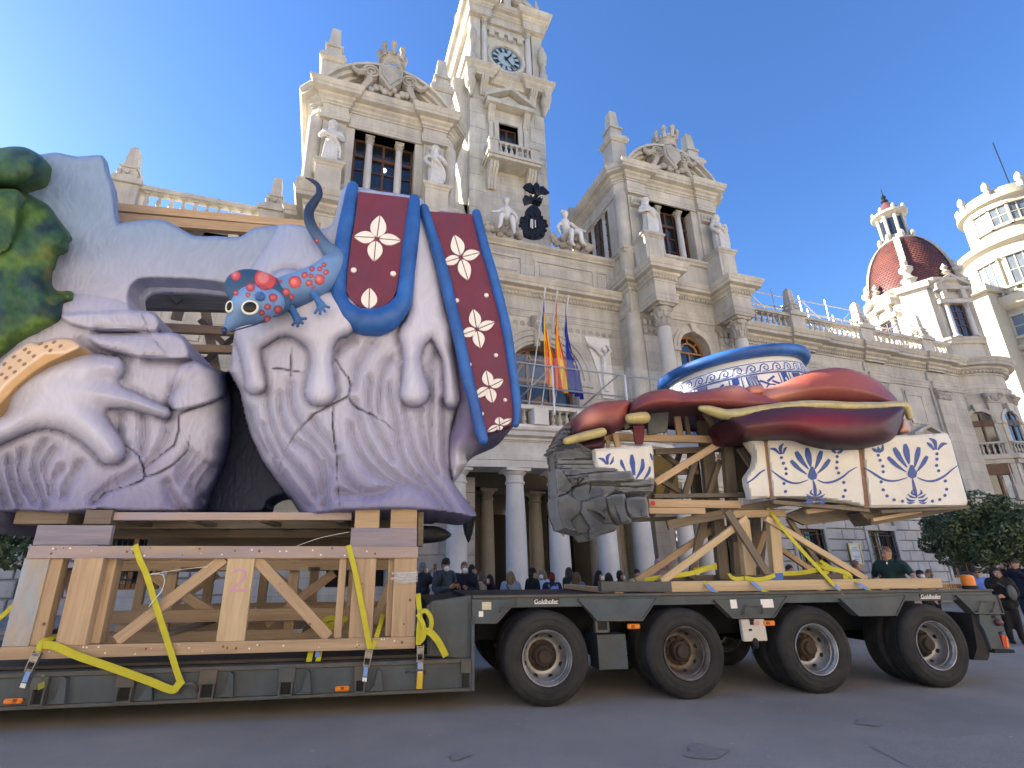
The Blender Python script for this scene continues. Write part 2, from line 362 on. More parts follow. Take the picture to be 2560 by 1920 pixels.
def column(x, y, z0, z1, r, caph, parent=HALL, doric=False, name='column', m_=COLMAT):
    w = win_part(name, parent) if parent is HALL else parent
    s = MB(); s.frus(x, y, z0, z0+.25*r*2, r*1.4, r*1.4)
    s.lathe([(r*1.3, z0+.5*r), (r*1.36, z0+.62*r), (r*1.1, z0+.8*r), (r*1.18, z0+.95*r), (r*1.0, z0+1.1*r), (r*1.0, z0+(z1-z0)*.33), (r*.93, z0+(z1-z0)*.66), (r*.83, z1-caph)], 22, (x, y, 0))
    s.part('shaft', m_, w, True); c = MB()
    if doric:
        c.lathe([(r*.83, z1-caph), (r*.95, z1-caph+.03), (r*.95, z1-caph+.10), (r*.84, z1-caph+.13), (r*.84, z1-caph+.55*caph), (r*.92, z1-caph+.58*caph), (r*1.12, z1-.24*caph), (r*1.14, z1-.2*caph)], 22, (x, y, 0))
        c.frus(x, y, z1-.2*caph, z1, r*1.2, r*1.22)
    else: capital(c, x, y, z1-caph, caph, r*.83)
    c.part('capital', m_ if doric else STONED, w, 35); return w

def arch_ring(m, cx, cz, r0, r1, y0, y1, n=18, a0=0, a1=math.pi):
    for i in range(n):
        a, b = a0+(a1-a0)*i/n, a0+(a1-a0)*(i+1)/n
        q = [(cx+r0*math.cos(a), cz+r0*math.sin(a)), (cx+r1*math.cos(a), cz+r1*math.sin(a)), (cx+r1*math.cos(b), cz+r1*math.sin(b)), (cx+r0*math.cos(b), cz+r0*math.sin(b))]
        m.prism(q, y0, y1)
def spandrel(m, cx, cz, r, x0, x1, z1, y0, y1, n=20):
    """wall above a round arch between x0..x1 up to z1"""
    A = [(cx+r*math.cos(math.pi-math.pi*i/n), cz+r*math.sin(math.pi*i/n)) for i in range(n+1)]
    for (xa, za), (xb, zb) in zip(A, A[1:]): m.prism([(xa, za), (xb, zb), (xb, z1), (xa, z1)], y0, y1)
    if x0 < cx-r: m.box(x0, cx-r, y0, y1, cz, z1)
    if x1 > cx+r: m.box(cx+r, x1, y0, y1, cz, z1)
def volute(m, x, y, z, r, d=.3, turns=2.2, flip=1):
    """scroll facing the street"""
    pts = [(x+flip*r*(1-.8*t)*math.cos(turns*2*math.pi*t), y-.04*t, z+r*(1-.8*t)*math.sin(turns*2*math.pi*t)) for t in np.linspace(0, 1, 26)]
    m.tube(pts, [r*.16*(1-.5*t) for t in np.linspace(0, 1, 26)], 6)
    m.lathe([(0.001, 0), (r*.9, 0), (r*.98, -d)], 14, (x, y+.05, z), ax=((1, 0, 0), (0, 0, 1), (0, -1, 0)))
def console(m, x, y, z, w=.32, h=1.0, d=.55):
    """scrolled bracket under a ledge: top at z, wall at y"""
    prof = [(y, z), (y-d, z), (y-d, z-.18*h), (y-d*.92, z-.3*h), (y-d*.7, z-.42*h), (y-d*.42, z-.58*h), (y-d*.36, z-.75*h), (y-d*.38, z-.9*h), (y-d*.2, z-h), (y, z-h)]
    for k in (-1, 0, 1):
        m.prism([(b, c) for b, c in prof], x+k*w*.36-w*.15, x+k*w*.36+w*.15, lambda a, b, dd: (dd, a, b))
    m.prism([(y, z-.02), (y-d*.9, z-.02), (y-d*.85, z-.25*h), (y-d*.35, z-.6*h), (y, z-.9*h)], x-w*.52, x+w*.52, lambda a, b, dd: (dd, a, b))

# ---- wings
def wing(side, X0, X1, bays, obs):
    """side wing X0..X1 (X grows to the right); bays = window axes, obs = pilaster axes"""
    g = HALL; Y = 20.5; w = MB(); ops = []
    for b in bays: ops += [(b-1.05, b+1.05, .9, 3.5), (b-.95, b+.95, 6.0, 8.9), (b-.62, b+.62, 10.5, 12.25)]
    wall_open(w, X0, X1, 5.3, 15.25, Y, Y+.55, [o for o in ops if o[3] > 5]); w.part('upper_wall', STONEW, g)
    w = MB(); wall_open(w, X0, X1, 0, 5.3, Y+.14, Y+.6, [o for o in ops if o[3] < 5]); lw = w.part('ground_floor_wall', STONEG, g)
    k = MB(); k.box(X0, X1, Y+.55, Y+4, 15.0, 15.25); k.box(X0, X1, Y+4, Y+4.3, 0, 15.25); k.part('roof', STONEG, g)
    # rusticated stone blocks of the ground floor, each a piece of its own
    sh = {}
    for r in range(9):
        z0 = .12+r*.575; xs = [X0+.02]; off = (r % 2)*.7
        x = X0+off+.5
        while x < X1-.4: xs.append(x); x += 1.25+.35*math.sin(r*3.1+len(xs)*1.7)
        xs.append(X1-.02)
        for a, b in zip(xs, xs[1:]):
            segs = [(a, b)]
            for bx in bays:
                if z0 < 3.62 and z0+.55 > .75:
                    ns = []
                    for p, q in segs:
                        if q <= bx-1.25 or p >= bx+1.25: ns.append((p, q)); continue
                        if p < bx-1.3: ns.append((p, bx-1.25))
                        if q > bx+1.3: ns.append((bx+1.25, q))
                    segs = ns
            for p, q in segs:
                if q-p < .12 or (side < 0 and p < -22): continue
                vis = (side > 0 and p > 22) or (side < 0 and -16 < p < -2)
                if not vis: continue
                wv = round(q-p-.035, 1); wv = max(.1, wv); key = wv
                if key not in sh:
                    m = MB(); e = .03
                    m.add([(-wv/2, .1, .0), (wv/2, .1, 0), (wv/2, .1, .54), (-wv/2, .1, .54), (-wv/2, .02, 0), (wv/2, .02, 0), (wv/2, .02, .54), (-wv/2, .02, .54), (-wv/2+e, -.03, e), (wv/2-e, -.03, e), (wv/2-e, -.03, .54-e), (-wv/2+e, -.03, .54-e)],
                          [(0, 1, 2, 3), (4, 5, 1, 0), (5, 6, 2, 1), (6, 7, 3, 2), (7, 4, 0, 3), (4, 8, 9, 5), (5, 9, 10, 6), (6, 10, 11, 7), (7, 11, 8, 4), (8, 11, 10, 9)])
                    sh[key] = m.mesh('stone_block'); sh[key].materials.append(STONEG)
                o = bpy.data.objects.new('stone_block', sh[key]); COL.objects.link(o); o.parent = lw
                o.matrix_parent_inverse = Matrix.Translation((0, 0, 0)); o.location = ((p+q)/2, Y+.02+random.uniform(-.012, .012), z0)
                o.scale = ((q-p-.03)/wv, 1, 1)
    # string course, entablature, cornice
    path = [(X0, Y)]
    for p in obs:
        if X0+.9 < p < X1-.9: path += [(p-.78, Y), (p-.78, Y-.16), (p+.78, Y-.16), (p+.78, Y)]
    path.append((X1, Y))
    c = MB(); c.sweep([(0, 5.2), (.14, 5.2), (.14, 5.35), (.22, 5.42), (.22, 5.58), (.05, 5.66), (0, 5.66)], [(X0, Y), (X1, Y)]); c.part('string_course', STONE, g)
    c = MB(); c.sweep(ARCHI(12.95, .5, .14), path); c.sweep(CORN(14.2, 1.05, .85), path); dentils(c, X0, X1, Y-.1, 14.34, .1, .1, .12, .13); c.part('cornice', STONE, g)
    # pilasters with leafy capitals
    for p in obs:
        if not X0+.9 < p < X1-.9: continue
        m = MB(); m.box(p-.62, p+.62, Y-.14, Y+.02, 5.66, 12.2); m.box(p-.70, p+.70, Y-.2, Y+.02, 5.66, 6.1); m.part('pilaster', STONEW, g)
        m = MB(); m.box(p-.6, p+.6, Y-.17, Y+.02, 12.2, 12.95); m.box(p-.75, p+.75, Y-.26, Y, 12.8, 12.95)
        for i in range(5):
            for j in range(2): m.ell((p-.52+.26*i, Y-.2, 12.32+.25*j+.05*(i % 2)), (.12, .12, .15), 7, 5)
        for e in (-1, 1): volute(m, p+e*.6, Y-.22, 12.72, .17, .1, 1.6, e)
        m.part('pilaster_capital', STONED, g, 35)
        m = MB(); m.tube([(p-.95*side, Y-.09, 5.7), (p-.95*side, Y-.09, 14.1)], .055, 6); m.part('downpipe', STONEG, g)
    # windows
    for b in bays:
        wn = win_part('window')                       # ground floor: framed, with an iron grille
        f = MB(); f.box(b-1.25, b-1.05, Y-.06, Y+.5, .75, 3.5); f.box(b+1.05, b+1.25, Y-.06, Y+.5, .75, 3.5); f.box(b-1.25, b+1.25, Y-.08, Y+.5, 3.5, 3.78); f.prism([(b-.2, 3.5), (b+.2, 3.5), (b+.3, 4.2), (b-.3, 4.2)], Y-.16, Y)
        f.part('surround', STONEG, wn)
        window(b-1.05, b+1.05, .9, 3.5, Y+.38, wn, 2, 3, .12, mat('oak', (.30, .145, .06), .5, var=.2, vs=5))
        gr = MB()
        for i in range(13): x = b-1.0+i*2.0/12; gr.tube([(x, Y+.02, .95), (x, Y+.02, 3.45)], .018, 5)
        for z in (1.2, 2.2, 3.2): gr.box(b-1.04, b+1.04, Y+.0, Y+.03, z, z+.04)
        gr.part('grille', IRON, wn)
        wn = win_part('window')                       # first floor: pediment on brackets
        f = MB(); f.box(b-1.2, b-.95, Y-.08, Y+.5, 6.0, 8.9); f.box(b+.95, b+1.2, Y-.08, Y+.5, 6, 8.9); f.box(b-1.2, b+1.2, Y-.09, Y+.5, 8.9, 9.2)
        f.box(b-1.6, b+1.6, Y-.45, Y, 9.2, 9.38); f.prism([(b-1.5, 9.38), (b+1.5, 9.38), (b, 9.95)], Y-.15, Y)
        for e in (-1, 1): f.prism([(b+e*1.65, 9.36), (b+e*1.65, 9.52), (b, 10.2), (b, 10.0)][::e], Y-.46, Y)
        for e in (-1, 1): console(f, b+e*1.25, Y, 9.2, .22, .8, .35)
        f.part('surround', STONE, wn); window(b-.95, b+.95, 6.0, 8.9, Y+.35, wn, 2, 3, .1)
        wn = win_part('window')                       # small attic window
        f = MB(); f.box(b-.85, b-.62, Y-.07, Y+.5, 10.3, 12.5); f.box(b+.62, b+.85, Y-.07, Y+.5, 10.3, 12.5); f.box(b-.85, b+.85, Y-.08, Y+.5, 12.25, 12.5); f.box(b-.85, b+.85, Y-.09, Y+.5, 10.28, 10.5)
        f.box(b-1.0, b+1.0, Y-.03, Y, 10.1, 12.68); f.part('surround', STONE, wn); window(b-.62, b+.62, 10.5, 12.25, Y+.3, wn, 2, 1, .07)
    # balustrade
    m = MB(); dz = .38 if side < 0 else 0; m.box(X0, X1, Y-.12, Y+.28, 15.25, 15.72+dz); m.box(X0, X1, Y-.16, Y+.3, 16.52+dz, 16.72+dz)
    for p in obs: m.box(p-.55, p+.55, Y-.2, Y+.5, 15.25, 16.60+dz); m.box(p-.66, p+.66, Y-.32, Y+.62, 16.60+dz, 16.82+dz)
    m.part('balustrade_rail', STONE, g)
    ed = sorted([X0]+[p for p in obs]+[X1])
    for a, b in zip(ed, ed[1:]):
        aa = a+(.6 if a in obs else .1); bb = b-(.6 if b in obs else .1)
        if bb-aa > .5 and bb > -16: balusters(aa, bb, Y+.07, 15.72+dz, g, .44, .80)
    for p in obs:
        if p > -17: obelisk(p, Y+.15, 16.82+dz, 1.0)
wing(1, 22.2, 41.6, [25.0, 30.35, 36.45], [27.45, 33.4, 39.2])
wing(-1, -22.0, -2.15, [-6.2, -13.2, -18.0], [-3.3, -9.1, -15.1, -20.9])

# ---- pavilions
FIG = mat('statue_stone', (.56, .55, .53), .7, var=.12, vs=3, bump=.25, bs=20, tint=(.45, .44, .42))
def pavilion(xc, lamps):
    g = HALL; hw = 3.65; xl, xr = xc-hw, xc+hw; yf, yb = 20.0, 26.0
    # lower storeys
    w = MB(); ac, az, ar = xc+.15, 13.0, .98
    wall_open(w, xl, xr, 0, 13.0, yf, yf+.7, [(ac-ar, ac+ar, 6.9, 13.0), (xc-1.1, xc+1.1, .9, 3.5)]); spandrel(w, ac, az, ar, xl, xr, 14.7, yf, yf+.7)
    w.box(xl, xl+.6, yf+.7, yb, 0, 14.7); w.box(xr-.6, xr, yf+.7, yb, 0, 14.7); w.box(xl+.6, xr-.6, yb-.5, yb, 0, 24); w.part('pavilion_wall', STONEW, g)
    w = MB(); w.box(xl+.6, xr-.6, yf+1.2, yf+1.3, 0, 14.7); w.part('dark_room', DARK, g)
    wn = win_part('arched_window'); f = MB(); arch_ring(f, ac, az, ar, ar+.18, yf-.10, yf+.05); arch_ring(f, ac, az, ar+.18, ar+.40, yf-.06, yf+.02)
    f.box(ac-ar-.45, ac-ar, yf-.12, yf+.05, 12.75, 13.0); f.box(ac+ar, ac+ar+.45, yf-.12, yf+.05, 12.75, 13.0); f.prism([(ac-.13, az+ar), (ac+.13, az+ar), (ac+.2, az+ar+.5), (ac-.2, az+ar+.5)], yf-.2, yf); f.part('arch_moulding', STONE, wn)
    f = MB(); arch_ring(f, ac, az, ar-.12, ar, yf+.45, yf+.6, 14); arch_ring(f, ac, az, ar-.5, ar-.40, yf+.45, yf+.58, 12)
    for a in (45, 90, 135): f.prism([(ac+.5*math.cos(rad(a))-.035, az+.5*math.sin(rad(a))), (ac+.5*math.cos(rad(a))+.035, az+.5*math.sin(rad(a))), (ac+.9*math.cos(rad(a))+.035, az+.9*math.sin(rad(a))), (ac+.9*math.cos(rad(a))-.035, az+.9*math.sin(rad(a)))], yf+.46, yf+.58)
    for x in (-.93, -.04, .85): f.box(ac+x, ac+x+.08, yf+.45, yf+.58, 6.9, 13)
    for z in (8.6, 10.6, 12.9): f.box(ac-ar+.1, ac+ar-.1, yf+.46, yf+.57, z, z+.1)
    f.part('window_frame', mat('oak', (.30, .145, .06), .5), wn)
    p = MB(); p.prism([(ac+ar*math.cos(a), az+ar*math.sin(a)) for a in np.linspace(0, math.pi, 15)]+[(ac-ar, 6.9), (ac+ar, 6.9)], yf+.54, yf+.56); p.part('pane', GLASS, wn)
    m = MB(); m.sweep([(0, 5.2), (.14, 5.2), (.14, 5.35), (.22, 5.42), (.22, 5.6), (0, 5.66)], [(xl, yb), (xl, yf), (xr, yf), (xr, yb)]); m.part('string_course', STONE, g)
    # corner quarter rounds, giant columns, entablature with breaks
    for x, s in ((xl, 1), (xr, -1)):
        m = MB(); m.lathe([(.42, 5.66), (.42, 14.66), (.36, 14.7), (.36, 16.9), (.40, 17.0), (.40, 18.5), (.46, 18.6), (.46, 18.75), (.38, 18.8), (.38, 22.6)], 14, (x+s*.28, yf+.28, 0)); m.part('corner_round', STONE, g, True)
    cols = (xc-2.5, xc+2.5)
    for x in cols: column(x, 19.05, 5.66, 14.66, .40, 1.25)
    for x in cols:
        m = MB(); m.box(x-.55, x+.55, yf-.08, yf+.02, 5.66, 13.4); m.box(x-.7, x+.7, 18.4, 20.0, 4.2, 5.66); m.part('pilaster', STONEW, g)
        m = MB(); m.box(x-.6, x+.6, yf-.1, yf+.01, 13.4, 14.66)
        for i in range(4): m.ell((x-.5+.33*i, yf-.14, 13.6+.12*(i % 2)), (.13, .1, .2), 7, 5); m.ell((x-.5+.33*i, yf-.16, 14.1), (.13, .1, .2), 7, 5)
        for e in (-1, 1): volute(m, x+e*.55, yf-.14, 14.35, .2, .1, 1.5, e)
        m.part('pilaster_capital', STONED, g, 35)
    pth = [(xl, yb), (xl, yf)]
    for x in cols: pth += [(x-.62, yf), (x-.62, 18.55), (x+.62, 18.55), (x+.62, yf)]
    pth += [(xr, yf), (xr, yb)]
    m = MB(); m.sweep(ARCHI(14.66, .55, .12), pth); m.sweep([(0, 15.2), (.02, 15.2), (.02, 15.85), (0, 15.85)], pth); m.sweep(CORN(15.85, 1.0, .62), pth)
    m.box(xl, xr, yf, yb, 14.66, 16.8)
    for x in cols: m.box(x-.62, x+.62, 18.55, yf, 14.66, 16.8); dentils(m, x-.66, x+.66, 18.5, 15.98, .09, .09)
    dentils(m, cols[0]+.7, cols[1]-.7, yf-.06, 15.98, .09, .09); dentils(m, xl, cols[0]-.7, yf-.06, 15.98, .09, .09); dentils(m, cols[1]+.7, xr, yf-.06, 15.98, .09, .09); m.part('entablature', STONE, g)
    # attic base and pedestals
    m = MB(); m.box(xl+.02, xr-.02, yf+.05, yb, 16.8, 18.7); m.sweep([(0, 18.45), (.1, 18.5), (.1, 18.62), (.2, 18.68), (.2, 18.80), (0, 18.84)], [(xl, yb), (xl, yf+.02), (xr, yf+.02), (xr, yb)])
    m.box(xc-1.5, xc+1.5, yf-.0, yf+.1, 17.2, 18.3)
    for x in cols:
        m.box(x-.56, x+.56, 18.95, yf+.1, 16.8, 19.0); m.sweep([(0, 18.9), (.06, 18.95), (.06, 19.02), (.15, 19.08), (.15, 19.2), (0, 19.22)], [(x-.56, yf+.1), (x-.56, 18.95), (x+.56, 18.95), (x+.56, yf+.1)])
        m.box(x-.38, x+.38, 18.92, 18.96, 17.1, 18.7)
    m.part('attic_base', STONE, g)
    # upper storey: open loggia with two columns
    ow = 1.52; w = MB(); wall_open(w, xl+.02, xr-.02, 18.7, 22.6, yf+.1, yf+.8, [(xc-ow, xc+ow, 18.75, 22.55)])
    so = (21.3, 23.7)
    for x in (xl+.02, xr-.5):
        w.box(x, x+.48, yf+.8, so[0], 18.7, 22.6); w.box(x, x+.48, so[1], yb, 18.7, 22.6); w.box(x, x+.48, so[0], so[1], 22.4, 22.6)
    w.part('upper_wall', STONE, g)
    w = MB(); w.box(xl+.6, xr-.6, yf+1.9, yf+2.0, 18.7, 22.6); w.part('dark_room', DARK, g)
    for x in cols:
        w = MB(); w.box(x-.55, x+.55, yf-.02, yf+.12, 18.7, 22.6); w.box(x-.42, x+.42, yf-.16, yf, 21.75, 22.35); w.box(x-.46, x+.46, yf-.3, yf, 21.7, 21.8)
        for i in range(3): w.ell((x-.22+.22*i, yf-.2, 22.05), (.1, .08, .18), 6, 5)
        w.part('figure_backing', STONE, g)
    wn = win_part('loggia_window')
    for x in (xc-.75, xc+.75): column(x, yf+.42, 18.8, 22.5, .19, .48, wn, name='column')
    for a, b in ((xc-ow+.02, xc-.86), (xc-.68, xc+.68), (xc+.86, xc+ow-.02)):
        f = window(a, b, 18.8, 22.53, yf+.72, wn, 2 if b-a > 1 else 1, 4, .1); f = MB(); f.box(a, b, yf+.62, yf+.7, 21.4, 21.56); f.part('transom', WINW, wn)
    for x, z in lamps: q = MB(); q.ell((xc+x, yf+.70, z), (.09, .05, .12), 8, 6); q.part('lit_lamp', mat('lamp_glow', (1, .95, .85), emit=(1, .95, .85, 1.6)), wn, True)
    for x in (xl+.15, xr-.15):                        # side windows
        wn = win_part('side_window'); s = MB(); s.box(x-.05, x+.05, so[0], so[1], 18.8, 22.4); s.part('pane', GLASS, wn)
        f = MB(); yy = (so[0]+so[1])/2
        for y in (so[0]+.1, yy, so[1]-.1): f.box(x-.1, x+.1, y-.06, y+.06, 18.8, 22.4)
        for z in (19.8, 20.8, 21.6): f.box(x-.08, x+.08, so[0], so[1], z-.04, z+.04)
        f.part('window_frame', WINW, wn); sg = -1 if x < xc else 1
        for y in (so[0]+.55, so[1]-.55): column(x+sg*.02, y, 18.8, 22.4, .17, .45, wn)
    # upper entablature, cornice
    pth = [(xl, yb), (xl, yf+.4), (xl+.35, yf+.05), (cols[0]-.62, yf+.05), (cols[0]-.62, yf-.18), (cols[0]+.62, yf-.18), (cols[0]+.62, yf+.05), (cols[1]-.62, yf+.05), (cols[1]-.62, yf-.18), (cols[1]+.62, yf-.18), (cols[1]+.62, yf+.05), (xr-.35, yf+.05), (xr, yf+.4), (xr, yb)]
    m = MB(); m.sweep(ARCHI(22.55, .42, .10), pth); m.sweep(CORN(23.45, .95, .68), pth); m.prism([(p[0], p[1]) for p in pth], 22.55, 24.38, lambda a, b, d: (a, b, d)); m.part('upper_entablature', STONE, g)
    # segmental pediment with cartouche and crown
    R = 3.71; cz = 24.42+2.12-R; a0 = math.asin((24.42-cz)/R); m = MB()
    for r0, r1, y0 in ((R-.14, R, yf-.62), (R-.34, R-.14, yf-.40), (R-.52, R-.34, yf-.18)): arch_ring(m, xc, cz, r0, r1, y0, yf+.5, 22, a0, math.pi-a0)
    m.prism([(xc+(R-.5)*math.cos(a), max(24.4, cz+(R-.5)*math.sin(a))) for a in np.linspace(a0, math.pi-a0, 18)], yf+.1, yf+.5); m.part('pediment', STONE, g)
    m = MB(); m.prism([(xc-.62, 26.15), (xc, 26.5), (xc+.62, 26.15), (xc+.58, 25.5), (xc, 24.75), (xc-.58, 25.5)], yf-.75, yf+.1)
    m.prism([(xc-.45, 26.0), (xc, 26.3), (xc+.45, 26.0), (xc+.42, 25.55), (xc, 25.0), (xc-.42, 25.55)], yf-.82, yf-.7)
    for e in (-1, 1):
        volute(m, xc+e*.95, yf-.62, 25.75, .42, .6, 2.0, e); m.tube([(xc+e*p, yf-.5+q*.2, z) for p, q, z in ((1.25, 0, 25.8), (1.6, 0, 25.6), (1.85, 0, 25.75), (1.9, 0, 26.0), (1.75, 0, 26.05))], [.2, .17, .13, .1, .07], 7)
        m.tube([(xc+e*p, yf-.45, z) for p, z in ((1.0, 25.6), (1.05, 25.2), (1.3, 24.8), (1.5, 24.55))], [.22, .2, .16, .08], 7)
    for i in range(9): m.ell((xc-.9+.22*i, yf-.45-.1*(i % 2), 24.72+.12*((i*7) % 3)), (.19, .17, .19), 8, 6)
    m.part('cartouche', STONED, g, 40)
    m = MB(); kz = lambda z: 26.45+(z-26.95)*.92; kr = .84; m.lathe([(r*kr, kz(z)) for r, z in ((.62, 26.95), (.70, 27.0), (.70, 27.12), (.62, 27.16), (.64, 27.42), (.72, 27.46), (.72, 27.56), (.6, 27.58))], 18, (xc+.05, yf-.3, 0))
    for k in range(8):
        a = 2*math.pi*k/8; c, s = math.cos(a), math.sin(a); x, y = xc+.05+.68*kr*c, yf-.3+.68*kr*s
        m.tube([(x, y, kz(27.5)), (x+.05*c, y+.05*s, kz(27.8)), (x+.1*c, y+.1*s, kz(28.0))], [.15, .11, .13], 7); m.ell((x+.1*c, y+.1*s, kz(28.2)), (.17, .17, .24), 8, 6); m.ell((xc+.05+.68*kr*math.cos(a+.39), yf-.3+.68*kr*math.sin(a+.39), kz(27.7)), (.11, .11, .15), 7, 5)
    m.part('crown', STONED, g, True)
    # parapet, corner pedestals, obelisks
    m = MB(); m.box(xl+.5, xr-.5, yf+.75, yf+1.1, 24.38, 26.3)
    for e in (-1, 1):
        x = xc+e*2.95; m.box(x-.5, x+.5, yf+.4, yf+1.4, 24.38, 27.0); m.sweep([(0, 26.95), (.05, 26.95), (.18, 27.08), (.18, 27.25), (0, 27.3)], [(x-.5, yf+.4), (x+.5, yf+.4), (x+.5, yf+1.4), (x-.5, yf+1.4)], True); m.box(x-.5, x+.5, yf+.4, yf+1.4, 27.0, 27.28)
    m.part('parapet', STONE, g)
    for e in (-1, 1): obelisk(xc+e*2.95, yf+.9, 27.28, 1.38, False)
    for x in (xl+.15, xr-.5):
        m = MB(); m.box(x, x+.35, yf+1.5, yb, 24.38, 24.62); m.box(x-.03, x+.38, yf+1.5, yb, 25.32, 25.5); m.frus(x+.17, yf+1.25, 24.38, 25.4, .3, .25); m.ell((x+.17, yf+1.25, 25.6), (.3, .3, .25), 8, 6); m.frus(x+.17, yb, 24.38, 26.2, .3, .3); m.part('roof_balustrade_rail', STONE, g)
    for x in (xl+.32, xr-.33): balusters(yf+1.7, yb-.3, x, 24.62, g, .40, .70, 'y')
pavilion(1.43, [(.1, 21.0), (-.25, 18.95)]); pavilion(18.62, [])

# ---- centre block with the great arched window
g = HALL; YC = 21.2; w = MB(); ac, az, ar = 10.1, 10.75, 1.9
wall_open(w, 5.0, 15.0, 6.9, 10.75, YC, YC+.7, [(ac-ar, ac+ar, 6.9, 10.75)]); spandrel(w, ac, az, ar, 5.0, 15.0, 15.0, YC, YC+.7); w.box(5.0, 15.0, YC, YC+.7, 15, 18.3); w.part('centre_wall', STONEW, g)
w = MB(); w.box(5.0, 15.0, YC+.7, YC+3.7, 17.9, 18.2); w.part('roof', STONEG, g)
w = MB(); w.box(5.0, 15.0, YC+1.6, YC+1.7, 6.9, 15); w.part('dark_room', DARK, g)
wn = win_part('arched_window'); f = MB()
for r0, r1, y in ((0, .16, -.02), (.16, .34, -.10), (.34, .44, -.04), (.44, .72, -.14), (.72, .86, -.2)): arch_ring(f, ac, az, ar+r0, ar+r1, YC+y, YC+.04, 26)
for e in (-1, 1): f.box(ac+(ar+.43)*e-.46, ac+(ar+.43)*e+.46, YC-.24, YC+.04, 10.45, 10.75); f.box(ac+(ar+.43)*e-.40, ac+(ar+.43)*e+.40, YC-.14, YC+.04, 7.4, 10.45)
f.prism([(ac-.24, az+ar), (ac+.24, az+ar), (ac+.42, az+ar+1.15), (ac-.42, az+ar+1.15)], YC-.4, YC)
for e in (-1, 1): volute(f, ac+.25*e, YC-.42, az+ar+.85, .22, .2, 1.8, e)
f.part('arch_moulding', STONE, wn, 35)
OAK = mat('oak_dark', (.16, .085, .045), .5, var=.2, vs=5); f = MB(); yw = YC+.5
arch_ring(f, ac, az, ar-.16, ar, yw, yw+.15, 20); arch_ring(f, ac, az, ar-.75, ar-.63, yw, yw+.12, 18)
for a in (36, 72, 108, 144):
    c, s = math.cos(rad(a)), math.sin(rad(a)); f.prism([(ac+1.2*c-.05*s, az+1.2*s+.05*c), (ac+1.2*c+.05*s, az+1.2*s-.05*c), (ac+1.8*c+.05*s, az+1.8*s-.05*c), (ac+1.8*c-.05*s, az+1.8*s+.05*c)], yw+.01, yw+.12)
for x in (-1.88, -.68, .56, 1.76): f.box(ac+x, ac+x+.14, yw, yw+.15, 6.9, 12.4 if abs(x) < 1 else 10.9)
for z, h in ((7.7, .16), (9.1, .16), (10.65, .2)): f.box(ac-ar+.05, ac+ar-.05, yw-.02, yw+.13, z, z+h)
f.prism([(ac-1.0, 9.28), (ac+1.0, 9.28), (ac, 9.95)], yw-.08, yw+.05); f.part('window_frame', OAK, wn)
p = MB(); p.prism([(ac+ar*math.cos(a), az+ar*math.sin(a)) for a in np.linspace(0, math.pi, 19)]+[(ac-ar, 6.9), (ac+ar, 6.9)], yw+.08, yw+.1); p.part('pane', mat('window_sky_glass', (.022, .028, .036), .08, var=.5, vs=.9, spec=.6), wn)
m = MB(); pth = [(5.0, YC), (15.0, YC)]
m.sweep(ARCHI(14.1, .35, .08), pth); m.sweep(CORN(15.15, 1.0, .7), pth); dentils(m, 5.0, 15.0, YC-.08, 15.3, .1, .1, .12, .14); m.box(5.0, 15.0, YC-.04, YC, 14.5, 15.15)
m.sweep([(0, 18.2), (.1, 18.22), (.1, 18.3), (.25, 18.42), (.25, 18.6), (0, 18.65)], pth); m.part('centre_cornice', STONE, g)
m = MB()
for x0, x1 in ((6.1, 9.2), (9.9, 13.6), (13.8, 14.5)):
    for a, b, c, d in ((x0, x1, 16.5, 16.62), (x0, x1, 17.6, 17.72), (x0, x0+.12, 16.62, 17.6), (x1-.12, x1, 16.62, 17.6)): m.box(a, b, YC-.06, YC, c, d)
    if x1-x0 > 1: m.box(x0+.3, x1-.3, YC-.04, YC, 16.8, 17.4)
m.part('attic_panels', STONE, g)
m = MB()
for i in range(22):
    x = 5.9+i*.4
    if abs(x-ac) > .5: m.lathe([(.001, 0), (.06, -.05), (.13, -.03), (.15, 0)], 10, (x, YC, 13.72), ax=((1, 0, 0), (0, 0, 1), (0, 1, 0)))
for e in (-1, 1): m.lathe([(.15, 12.4), (.2, 13.0), (.25, 13.6), (.3, 13.9), (.3, 14.1)], 8, (ac+e*.28, YC-.1, 0), math.pi, 2*math.pi)
m.part('roundel_frieze', STONED, g, True)
# white relief panels beside the arch
for e in (-1, 1):
    m = MB(); f_ = lambda x: ac+e*x
    m.prism([(f_(2.55), 13.45), (f_(4.05), 13.45), (f_(4.05), 10.0), (f_(3.35), 10.0), (f_(3.2), 11.4), (f_(2.9), 12.4)], YC-.09, YC)
    x = f_(3.55); m.tube([(x, YC-.15, 10.35), (x-.05, YC-.18, 11.0), (x, YC-.2, 11.7), (x+.02, YC-.2, 12.3)], [.10, .15, .19, .17], 8); m.ell((x+.05, YC-.24, 12.72), (.14, .14, .18), 8, 6)
    m.tube([(x+.1, YC-.2, 12.35), (x+.45, YC-.2, 12.7), (x+.25, YC-.2, 13.05)], [.09, .08, .07], 7); m.tube([(x-.1, YC-.2, 12.35), (x-.5, YC-.2, 12.75), (x-.85, YC-.15, 12.95)], [.09, .08, .12], 7); m.tube([(x+.12, YC-.14, 10.35), (x+.12, YC-.17, 11.2)], [.08, .12], 7)
    m.part('relief_panel', MARBLE, g, 40)

